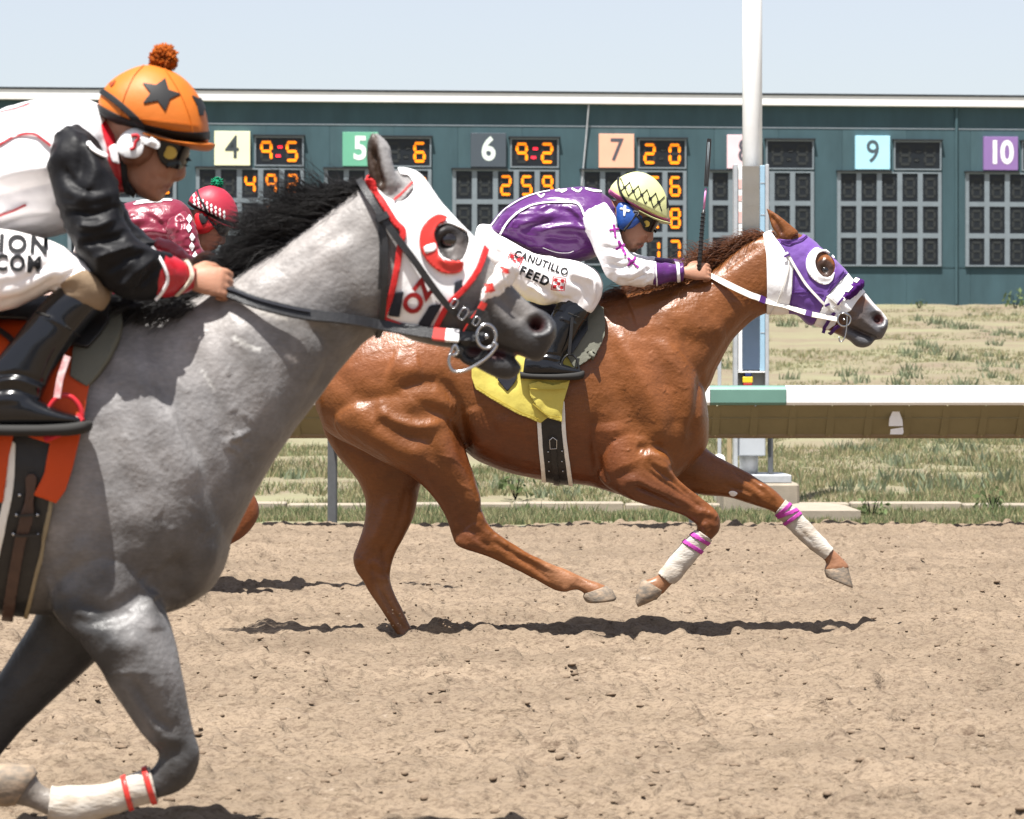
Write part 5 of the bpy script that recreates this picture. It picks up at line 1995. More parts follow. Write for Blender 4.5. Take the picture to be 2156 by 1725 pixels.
# bridle
bvG = [gsk.bvh]
gbr = empty('bridle', P(*Z4(1500, 1080), YG - .06), 'black bridle and reins with a red and white band on the grey horse', 'bridle', 'bridles of the racing horses')
strap('cheek_strap', bvG, Z4, [(868, 350), (920, 450), (980, 550), (1060, 660), (1160, 790), (1260, 930), (1350, 1040), (1420, 1090), (1460, 1110)], .017, M_bblack, gbr, .018, .005)
strap('throat_strap', bvG, Z4, [(985, 590), (1005, 680), (1010, 800), (1000, 950), (985, 1100), (960, 1200)], .015, M_bblack, gbr, .010, .005)
strap('throat_strap', bvG, Z4, [(965, 570), (985, 680), (985, 800), (975, 950)], .010, M_bblack, gbr, .007, .004)
strap('keeper', bvG, Z4, [(965, 585), (1025, 560)], .018, M_bblack, gbr, .026, .004)
strap('cheek_strap', bvG, Z4, [(1350, 1040), (1430, 1090), (1500, 1140), (1540, 1190)], .013, M_bblack, gbr, .016, .005)
strap('noseband', bvG, Z4, [(1540, 1020), (1500, 1080), (1470, 1130), (1440, 1180)], .016, M_redp, gbr, .009, .004)
strap('chin_strap', bvG, Z4, [(1510, 1060), (1480, 1120), (1440, 1200), (1400, 1290)], .018, M_bblack, gbr, .013, .005)
for (x, y, w, h, r_) in ((1430, 1085, .014, .024, 35), (1382, 1030, .011, .017, 35), (1500, 1125, .011, .017, 30)):
    h0 = hit(bvG, *Z4(x, y))
    ca, sa = math.cos(R(r_)), math.sin(R(r_))
    C = []
    for a, b_ in ((-1, -1), (1, -1), (1, 1), (-1, 1), (-1, -1)):
        C.append(h0[0] + np.array((ca * a * w / 2 + sa * b_ * h / 2, -.030, -sa * a * w / 2 + ca * b_ * h / 2)))
    V, F = tube(catmull(np.array(C), 4), .0020, 6, False)
    mk('buckle', V, F, M_steel, gbr, True)
fl = Skin([loft([(1475, 1000, 1530, 1060, .065, 0), (1520, 920, 1600, 1030, .073), (1580, 860, 1660, 960, .075), (1640, 800, 1710, 900, .068), (1690, 800, 1735, 855, .045), (1715, 825, 1730, 840, .02)], Z4, YG, 24, 6)], .003, 2)
fl.rough(120, .0028, 3).rough(45, .004, 4)
fleece = fl.obj('fleece_noseband', M_fleecew, gbr)
for pts in ([(1560, 930), (1595, 915), (1590, 955), (1555, 970)], [(1640, 835), (1672, 840), (1668, 865), (1640, 865)]):
    poly_decal('diamond', [fl.bvh], Z4, pts, M_redp, fleece, .010, 3)
c = P(*Z4(1555, 1205), YG - .095)
ring('bit_ring', c, .028, .004, M_steel, gbr, 28, (.2, 0), .8)
ring('bit_ring', c + np.array((0, .19, 0)), .030, .005, M_steel, gbr, 28, (-.2, 0), .8)
V, F = tube([c, c + np.array((0, .19, 0))], .006, 8)
mk('bit_mouthpiece', V, F, M_steel, gbr)
V, F = tube(catmull(np.array([P(*Z4(x, y), YG - .10) for x, y in ((1360, 1300), (1352, 1350), (1375, 1392), (1430, 1392), (1500, 1360), (1570, 1310), (1610, 1255), (1590, 1240))]), 6), .0038, 8)
mk('bit_shank', V, F, M_steel, gbr, True)
V, F = tube(catmull(np.array([P(*Z4(x, y), YG - .09) for x, y in ((1360, 1300), (1385, 1250), (1400, 1290), (1370, 1310))]), 6), .004, 8)
mk('bit_link', V, F, M_steel, gbr, True)
V, F = tube(catmull(np.array([P(*Z4(x, y), YG - .05) for x, y in ((1400, 1270), (1440, 1330), (1500, 1345), (1560, 1290))]), 6), .010, 8)
mk('curb_strap', V, F, M_bblack, gbr, True)
# near rein: rolled rubber grip near the hand, webbing towards the bit
pts = np.array([(100, 960, -.20), (180, 975, -.20), (330, 1030, -.20), (560, 1085, -.19), (800, 1115, -.17), (1000, 1150, -.15), (1240, 1190, -.13), (1380, 1205, -.12), (1540, 1212, -.105)])
C = catmull(hug(pts, Z4, YG, gsk, .030), 6)
t = np.linspace(0, 1, len(C))
w = np.interp(t, [0, .1, .42, .43, .7, 1], [.024, .030, .028, .026, .027, .024])
nn = np.stack([np.full(len(t), .03), np.full(len(t), -1.0), np.full(len(t), .35)], 1)
V, F = ribbon(C, nn, w, .007)
rn = mk('rein', V, F, M_bblack, gbr, False, None, None, True)
for a, m_ in ((.775, M_redp), (.835, M_hoodw)):
    i = int(a * (len(C) - 1))
    V, F = ribbon(C[i:i + 4] + np.array((0, -.003, 0)), nn[i:i + 4], .031, .010)
    mk('rein_band', V, F, m_, gbr, False, None, None, True)
V, F = ribbon(C[:20] + np.array((0, -.006, .008)), nn[:20], .006, .005)
mk('rein_stitching', V, F, M_velcro, gbr, False, None, None, True)
C2 = catmull(np.array([P(*Z4(a, b), YG + d) for a, b, d in ((60, 900, .05), (500, 1000, .16), (1100, 1130, .16), (1555, 1205, .10))]), 6)
V, F = ribbon(C2, np.tile((0, 1., 0), (len(C2), 1)), .026, .006)
mk('rein', V, F, M_bblack, gbr, False, None, None, True)
# leg bandage
near = np.where(gsk.V[:, 1] < YG - .02, 1e3, -1e3)
f = np.minimum(gsk.f_poly(Q2, [(630, 1495), (665, 1640), (560, 1690), (300, 1760), (205, 1740), (215, 1590), (380, 1570), (500, 1545)]), near)
bdg = gsk.shell('leg_bandage', f, M_band, grey, .006, .004, .006, 36)
for a, b_, w in (((610, 1510), (650, 1650), 24), ((520, 1540), (558, 1700), 22)):
    gsk.shell('tape_band', np.minimum(gsk.f_line(Q2, [a, b_], w, 0), near), M_redp, bdg, .014, .003)
# saddle and cloth
gsad = empty('saddle', P(20, 680, YG), 'small black racing saddle with broad girth and olive pad on the grey horse', 'saddle', 'racing saddles')
f = gsk.f_poly(Q2, [(40, 60), (215, 60), (222, 380), (170, 650), (115, 880), (-10, 880), (-30, 600), (30, 200)])
gir = gsk.shell('girth', f, M_bblack, gsad, .008, .006)
gsk.shell('girth_edge', gsk.f_line(Q2, [(50, 150), (40, 330), (5, 500), (-25, 650), (-40, 880)], 34), M_bwhite, gsad, .016, .012)
gsk.shell('girth_edge', gsk.f_line(Q2, [(222, 300), (212, 420), (170, 620), (105, 880)], 17), mat('tan_webbing', (.33, .27, .17), .8, .2, bump=.001, bscale=200), gsad, .012, .008)
M_brown = mat('brown_strap', (.075, .04, .028), .45, .4, var=.2, vscale=30)
gsk.shell('girth_strap', np.minimum(gsk.f_line(Q2, [(135, 290), (125, 380), (75, 600), (35, 850)], 48), gsk.f_near()), M_brown, gir, .022, .008)
for x, y in ((72, 438), (168, 436), (58, 514), (158, 518), (82, 358)):
    h = hit(bvG, *Q2(x, y))
    V, F = ellipsoid(h[0] + h[1] * .016, (.0045, .0045, .0045), 8)
    mk('rivet', V, F, M_steel, gir)
for a, b_ in (((75, 438), (166, 436)), ((62, 512), (155, 516))):
    strap('cross_strap', bvG, Q2, [a, b_], .006, M_bblack, gir, .027, .003)
f = gsk.f_poly(Q1, [(380, 1200), (500, 1200), (520, 1390), (505, 1450), (470, 1520), (420, 1590), (370, 1640), (300, 1600), (330, 1400)])
gsk.shell('foam_pad', f, M_foam, gsad, .030, .024)
f = gsk.f_poly(Q1, [(-300, 1200), (440, 1200), (470, 1400), (380, 1500), (250, 1480), (120, 1400), (-200, 1400)])
gsk.shell('saddle_flap', f, M_bblack, gsad, .045, .010)
f = gsk.f_poly(Q1, [(-330, 1200), (435, 1200), (420, 1450), (392, 1560), (365, 1700), (335, 1850), (310, 1960), (278, 2062), (240, 2112), (150, 2078), (190, 1990), (215, 1870), (120, 1840), (60, 1830), (40, 1920), (15, 2110), (-60, 2115), (-300, 2000)])
gcl = gsk.shell('saddle_cloth', f, M_orangec, None, .017, .004, .012, 12)
tag(gcl, 'bright orange saddle cloth under the boot of the nearest jockey', 'saddle cloth', 'numbered saddle cloths')
strap('cloth_strap', bvG, Q1, [(-60, 1395), (0, 1430), (60, 1470)], .014, M_bblack, gsad, .03, .004)

# ------------------------------------------------------------------ third horse, mostly hidden behind the grey
YB = 16.8


def frB(fr):
    return lambda x, y: ((lambda p: (450 + (p[0] - 1345.6) * .833, 388 + (p[1] - 415) * .833))(fr(x, y)))


B3, B4, B5 = frB(Q3), frB(Q4), frB(Q5)
DB = frame(0, 0, 1)
bparts = chestnut_parts(B3, B4, YB) + [
    loft([(330, 800, 230, 880, .10, -.10), (400, 860, 270, 930, .105, -.14), (450, 930, 330, 980, .08, -.15), (490, 985, 390, 1040, .06, -.15), (528, 1030, 440, 1085, .048, -.15),
          (545, 1062, 480, 1105, .045, -.15), (544, 1090, 488, 1112, .042, -.15), (520, 1125, 478, 1110, .036, -.15), (480, 1150, 455, 1118, .028, -.15), (430, 1170, 412, 1130, .028, -.15), (390, 1185, 370, 1145, .033, -.15), (350, 1175, 355, 1140, .03, -.15), (320, 1160, 340, 1125, .035, -.15)], DB, YB, 20, 4),
    loft([(330, 800, 230, 880, .10, .10), (380, 880, 240, 930, .105, .14), (390, 960, 280, 980, .075, .15), (400, 1040, 320, 1050, .055, .15), (410, 1100, 340, 1105, .045, .15), (400, 1140, 345, 1135, .036, .15),
          (370, 1190, 330, 1170, .028, .15), (330, 1225, 300, 1200, .033, .15), (300, 1230, 285, 1205, .036, .15)], DB, YB, 20, 4),
    loft([(20, 760, -110, 820, .12, -.13), (40, 860, -60, 900, .11, -.14), (50, 950, -20, 980, .07, -.13), (80, 1020, 10, 1045, .048, -.13), (140, 1080, 90, 1110, .033, -.12), (210, 1140, 175, 1165, .032, -.12), (240, 1165, 205, 1190, .036, -.12)], DB, YB, 20, 4),
    loft([(20, 760, -110, 820, .12, .13), (0, 870, -100, 890, .11, .14), (-30, 960, -110, 970, .07, .13), (-60, 1050, -130, 1060, .045, .13), (-40, 1120, -90, 1130, .033, .12), (0, 1200, -40, 1215, .033, .12), (20, 1235, -25, 1245, .036, .12)], DB, YB, 20, 4)]
bsk = Skin(bparts, .011, 6)
bsk.strokes(B3, S3[:30]).strokes(B4, S4[:16])
bsk.base((.17, .05, .015))
bay = bsk.obj('race_horse', M_coat_c, None, (P(200, 1249, YB)[0], YB, 0))
tag(bay, 'dark chestnut horse mostly hidden behind the grey with one bent knee showing', 'horse', 'racing horses')
hoof('hoof', [(322, 1162, 342, 1126, .038, -.15), (300, 1150, 325, 1110, .048), (285, 1125, 308, 1095, .045)], DB, YB, bay)
hoof('hoof', [(300, 1232, 284, 1204, .038, .15), (275, 1235, 265, 1195, .048), (255, 1225, 255, 1190, .045)], DB, YB, bay)
hoof('hoof', [(242, 1165, 203, 1190, .038, -.12), (262, 1190, 212, 1208, .048), (262, 1204, 225, 1214, .045)], DB, YB, bay)
hoof('hoof', [(22, 1235, -27, 1245, .038, .12), (34, 1256, -24, 1262, .048), (34, 1268, -20, 1270, .045)], DB, YB, bay)
f = bsk.f_poly(B3, [(905, 200), (925, 345), (1110, 452), (1196, 484), (1285, 480), (1318, 312), (1400, 100), (1400, -30), (1000, -60)])
bcl = bsk.shell('saddle_cloth', f, mat('pink_saddle_cloth', (.62, .07, .12), .65, .3, var=.07, vscale=12), None, .02, .004, .01, 14)
tag(bcl, 'pinkish red saddle cloth glimpsed past the knee of the nearest jockey', 'saddle cloth', 'numbered saddle cloths')
rg = np.random.default_rng(29)
roots, dirs, ln = [], [], []
crest = catmull(fmap(B4, [(1075, 548), (1010, 582), (930, 636), (850, 690), (780, 722), (700, 748), (600, 772)]), 12)
for k in range(260):
    t = rg.random()
    p = crest[int(t * (len(crest) - 1))]
    roots.append(P(p[0], p[1] + 3, YB + rg.normal(0, .012)))
    dirs.append((-1 + rg.normal(0, .25), rg.normal(-.15, .25), .2 + rg.normal(0, .2)))
    ln.append(rg.uniform(.08, .18))
V, F = strands(roots, dirs, ln, .005, (0, 0, -.35), 5, .3, 23)
mk('mane', V, F, M_hair_c, bay, True)

bbr = empty('bridle', P(*B4(1340, 880), YB - .06), 'dark bridle on the horse of the maroon jockey hidden behind the grey', 'bridle', 'bridles of the racing horses')
bvB = [bsk.bvh]
strap('cheek_strap', bvB, B4, [(1135, 560), (1180, 650), (1260, 780), (1340, 890)], .016, M_bblack, bbr, .006, .004)
strap('noseband', bvB, B4, [(1420, 760), (1385, 830), (1350, 900), (1335, 950)], .018, M_bblack, bbr, .006, .004)
strap('throat_strap', bvB, B4, [(1130, 570), (1120, 700), (1090, 880)], .012, M_bblack, bbr, .006, .004)
C = catmull(hug([(835, 725, -.15), (960, 790, -.15), (1100, 840, -.13), (1250, 880, -.12), (1380, 915, -.10)], B4, YB, bsk, .02), 5)
V, F = ribbon(C, np.tile((0, -1., .2), (len(C), 1)), .024, .005)
mk('rein', V, F, M_bblack, bbr, False, None, None, True)
ring('bit_ring', P(*B4(1385, 915), YB - .09), .030, .005, M_steel, bbr)
eyeball(B4, 1312, 703, bsk, .021, bay)

# ================================================================== JOCKEYS
M_skin = mat('skin', (.40, .19, .12), .5, .35, vcol=True, var=.08, vscale=30, bump=.0006, bscale=220, sss=.08)
M_satp = mat('purple_satin', (.095, .016, .145), .35, .38, var=.10, vscale=9, bump=.006, bscale=16, stretch=(1, 1, 1.5), sheen=.1)
M_satw = mat('white_satin', (.80, .79, .80), .42, .4, bump=.005, bscale=14, var=.03, vscale=10)
M_satk = mat('black_satin', (.009, .009, .0105), .52, .16, bump=.005, bscale=18, var=.2, vscale=9)
M_satm = mat('maroon_satin', (.20, .014, .038), .36, .36, var=.12, vscale=9, bump=.008, bscale=18, sheen=.1)
M_satr = mat('red_satin', (.46, .010, .02), .34, .5, var=.08, vscale=12, bump=.005, bscale=22)
M_pants = mat('white_nylon_breeches', (.82, .79, .78), .55, .35, var=.03, vscale=8, bump=.006, bscale=12)
M_tan = mat('tan_knee_patch', (.29, .21, .135), .8, .2, var=.08, vscale=30, bump=.001, bscale=120)
M_boot = mat('polished_black_boot', (.006, .0065, .008), .18, .38, coat=.25, bump=.002, bscale=11)
M_sole = mat('boot_sole', (.035, .034, .032), .8, .2)
M_helo = mat('orange_helmet_cover', (.60, .155, .012), .55, .35, var=.07, vscale=9, bump=.003, bscale=13)
M_hely = mat('pale_yellow_helmet_cover', (.66, .68, .32), .55, .35, var=.05, vscale=9, bump=.003, bscale=13)
M_helr = mat('red_helmet_cover', (.42, .024, .05), .5, .35, var=.06, vscale=9, bump=.003, bscale=13)
M_blk = mat('black_webbing', (.014, .014, .015), .6, .3)
M_pink = mat('pink_band', (.62, .16, .34), .6, .3)
M_lens = mat('goggle_lens', (.006, .006, .007), .16, .35)
M_brass = mat('yellow_disc', (.62, .42, .06), .35, .4)
M_bluep = mat('blue_ear_pad', (.025, .10, .40), .4, .45, var=.1, vscale=20, bump=.001, bscale=80)
M_brownp = mat('brown_ear_pad', (.20, .085, .045), .45, .4, var=.1, vscale=20)
M_whitep = mat('white_ear_pad', (.75, .75, .74), .4, .4)
M_redpad = mat('red_ear_pad', (.62, .02, .03), .35, .45)
M_green = mat('green_pompom', (.012, .20, .10), .95, .1, var=.3, vscale=120)
M_opom = mat('orange_pompom', (.62, .14, .012), .95, .1, var=.45, vscale=90, col2=(.10, .03, .012))
M_ink = mat('black_lettering', (.012, .012, .014), .7, .2)
M_mag2 = mat('magenta_print', (.34, .03, .30), .55, .3)
M_redprint = mat('red_print', (.50, .02, .03), .6, .3)
SKC = (.43, .215, .135)


def mirror(secs):
    return [tuple(list(s[:5]) + ([-s[5]] if len(s) > 5 and s[5] is not None else []) + list(s[6:])) for s in secs]


def shift(secs, dx, dy):
    return [tuple([s[0] + dx, s[1] + dy, s[2] + dx, s[3] + dy] + list(s[4:])) for s in secs]


def hand_parts(w, f, t, o, k=1.0):
    """fist closed round a rein: w wrist, f to the knuckles, t to the thumb side, o back of the hand"""
    w, f, t, o = [np.asarray(a, float) for a in (w, f, t, o)]
    f /= np.linalg.norm(f)
    t = t - f * (t @ f)
    t /= np.linalg.norm(t)
    o = o - f * (o @ f) - t * (o @ t)
    o /= np.linalg.norm(o)
    parts = []
    th = np.linspace(0, 2 * math.pi, 16, endpoint=False)
    V, F = [], []
    prof = [(-.035, .024, .019), (-.012, .026, .019), (.012, .033, .019), (.040, .040, .019), (.066, .042, .017), (.084, .040, .013), (.090, .032, .007)]
    for d, a, b in prof:
        for q in th:
            V.append(w + (f * d + t * (math.cos(q) * a) + o * (math.sin(q) * b + (d * .04))) * k)
    n = 16
    for i in range(len(prof) - 1):
        for j in range(n):
            F.append((i * n + j, i * n + (j + 1) % n, (i + 1) * n + (j + 1) % n, (i + 1) * n + j))
    F += [tuple(range(n)), tuple(range(len(V) - 1, len(V) - n - 1, -1))]
    parts.append((V, F))
    for i, (off, L) in enumerate(((.031, .95), (.0105, 1.05), (-.010, 1.0), (-.030, .82))):
        p = w + (f * .076 + t * off + o * .004) * k
        pts = [p]
        for d, l in (((f * .86 - o * .30), .020), ((f * .62 - o * .78), .020), ((-o * .97 - f * .15), .017), ((-f * .75 - o * .6), .015), ((-f * .98 + o * .05), .020)):
            p = p + d / np.linalg.norm(d) * l * L * k
            pts.append(p)
        parts.append(tube(pts, np.array((.0105, .0104, .0098, .0094, .0088, .0066)) * k, 10))
    p = w + (f * .016 + t * .028 - o * .004) * k
    pts = [p]
    for d, l in (((f * .75 + t * .62 - o * .25), .030), ((f * .92 + t * .1 - o * .35), .026), ((f * .80 - t * .25 - o * .55), .022), ((f * .7 - t * .4 - o * .6), .008)):
        p = p + d / np.linalg.norm(d) * l * k
        pts.append(p)
    parts.append(tube(pts, np.array((.0145, .0128, .0108, .0095, .006)) * k, 10))
    return parts


def pompom(name, c, r, m, parent, n=420, seed=3):
    rg = np.random.default_rng(seed)
    V, F = ellipsoid(c, (r * .72,) * 3, 14)
    V, F = [tuple(v) for v in V], [tuple(f) for f in F]
    for k in range(n):
        d = rg.normal(0, 1, 3)
        d /= np.linalg.norm(d)
        a = c + d * r * .55
        b = c + d * r * rg.uniform(.92, 1.08) + rg.normal(0, r * .06, 3)
        v, f = tube([a, (a + b) / 2 + rg.normal(0, r * .05, 3), b], [r * .10, r * .105, r * .06], 5)
        q = len(V)
        V += [tuple(x) for x in v]
        F += [tuple(i + q for i in x) for x in f]
    return mk(name, np.array(V), F, m, parent, True)


def build_jockey(S, fr, Y0, label, mats, vox, face=True):
    """body under the clothes, then each garment as its own skin"""
    arm, leg = S['arm'], S['thigh'] + S['shin']
    armf = shift(mirror(S['arm']), *S.get('arm_shift', (0, 0)))
    legf = mirror(leg)
    k = .84
    bp = [loft(S['torso'], fr, Y0, 24, 4, 2.2, .88), loft(S['neck'], fr, Y0, 20, 4), loft(S['head'], fr, Y0, 32, 6, 2.3), loft(S['nose'], fr, Y0, 16, 4),
          loft(S['lips'], fr, Y0, 14, 4), loft(S['hips'], fr, Y0, 20, 4, 2.2, .9)]
    for a in (arm, armf):
        bp.append(loft(a, fr, Y0, 18, 4, 2.1, .70))
    for a in (leg, legf):
        bp.append(loft(a, fr, Y0, 18, 4, 2.1, .76))
    for a in (S['foot'], mirror(S['foot'])):
        bp.append(loft(a, fr, Y0, 18, 4, 2.2, .82))
    hn = S['hand']
    for s in (-1, 1):
        y0 = Y0 + (hn['y'] if s < 0 else S.get('far_y', -hn['y']))
        sh = (0, 0) if s < 0 else S.get('arm_shift', (0, 0))
        w = P(*fr(hn['w'][0] + sh[0], hn['w'][1] + sh[1]), y0)
        kn = P(*fr(hn['k'][0] + sh[0], hn['k'][1] + sh[1]), y0 - s * .01)
        o = np.array((0.05, s * .80, .60))
        t = np.array((.35, -s * .35, .85))
        bp += hand_parts(w, kn - w, t, o, hn.get('s', 1.0))
    sk = Skin(bp, vox, 3)
    if face:
        sk.strokes(fr, S['face_strokes'])
    sk.base(SKC)
    for pts, r, sf, c, a in S.get('face_paint', []):
        sk.paint(fr, pts, r, sf, c, a)
    b = sk.obj('person', M_skin, None, tuple(P(*fr(*S['base']), Y0)))
    tag(b, label, 'jockey', 'jockeys riding in the race')
    out = {'body': b, 'skin': sk}
    # breeches
    br = Skin([loft(S['hips'], fr, Y0, 28, 5), loft(S['thigh'], fr, Y0, 26, 6), loft(mirror(S['thigh']), fr, Y0, 26, 6)], S['cv'], 4)
    br.strokes(fr, S.get('breeches_strokes', []))
    br.rough(8, .006, 51).wrinkle(9, .006, 73, (1, 1, 1)).wrinkle(20, .0025, 74)
    out['breeches_skin'] = br
    out['breeches'] = br.obj('breeches', mats['breeches'], b)
    # jersey
    je = Skin([loft(S['torso'], fr, Y0, 32, 6)], S['cv'], 4)
    je.strokes(fr, S.get('jersey_strokes', []))
    je.rough(7, .006, 53, (1, 1, 1.6)).wrinkle(8, .0065, 71, (.6, 1, 1.8)).wrinkle(19, .0045, 72, (.6, 1, 1.7))
    out['jersey_skin'] = je
    out['jersey'] = je.obj('jersey', mats['jersey'], b)
    for i, (a, c_) in enumerate(((arm, S['cuff']), (armf, shift(mirror(S['cuff']), *S.get('arm_shift', (0, 0)))))):
        sl_ = Skin([loft(a, fr, Y0, 28, 6)], S['cv'], 3)
        if i == 0:
            sl_.strokes(fr, S.get('sleeve_strokes', []))
        sl_.rough(9, .008, 55 + i).wrinkle(11, .0075, 61 + i, (1, 1, 1.7)).wrinkle(25, .0045, 63 + i, (1, 1, 1.5))
        o = sl_.obj('sleeve', mats['sleeve'], b)
        cu = Skin([loft(c_, fr, Y0, 24, 5)], S['cv'] * .8, 2)
        cu.rough(14, .004, 59).wrinkle(20, .004, 75, (1.6, 1, .6))
        oc = cu.obj('cuff', mats['cuff'], b)
        if i == 0:
            out['sleeve'], out['sleeve_skin'], out['cuff'], out['cuff_skin'] = o, sl_, oc, cu
    # boots
    for i, (a, c_) in enumerate(((S['shin'], S['foot']), (mirror(S['shin']), mirror(S['foot'])))):
        bo_ = Skin([loft(a, fr, Y0, 26, 6), loft(c_, fr, Y0, 24, 6, 2.4)], S['cv'] * .8, 4)
        bo_.strokes(fr, S.get('boot_strokes', []))
        o = bo_.obj('boot', M_boot, b)
        so_ = loft(S['sole'] if i == 0 else mirror(S['sole']), fr, Y0, 20, 5, 3.0)
        mk('sole', so_[0], so_[1], M_sole, o, True, None, None, True)
        if i == 0:
            out['boot'], out['boot_skin'] = o, bo_
    # helmet
    he = Skin(VF=loft(S['helmet'], fr, Y0, S.get('hn', 220), S.get('hs', 26), 2.1))
    out['helmet_skin'] = he
    hel = he.obj('helmet', mats['helmet'], b)
    out['helmet'] = hel
    v = loft(S['visor'], fr, Y0, 36, 6, 2.2)
    mk('visor', v[0], v[1], mats['visor'], hel, True, None, None, True)
    # goggles on both eyes
    gf = np.minimum(sk.f_poly(fr, S['goggles'], 3), 0.0 + 1e3)
    g = sk.shell('goggles', gf, M_lens, b, .014, .011)
    out['goggles'] = g
    for i, a in enumerate((S['pad'], mirror(S['pad']))):
        pd = Skin(VF=loft(a, fr, Y0, 40, 12, 2.3))
        o = pd.obj('ear_pad', mats['pad'], b)
        if i == 0:
            out['pad'], out['pad_skin'] = o, pd
    for nm, pts, w_, m_, off, th in S.get('face_straps', []):
        sk.shell(nm, sk.f_line(fr, pts, w_), m_, b, off, th)
    return out


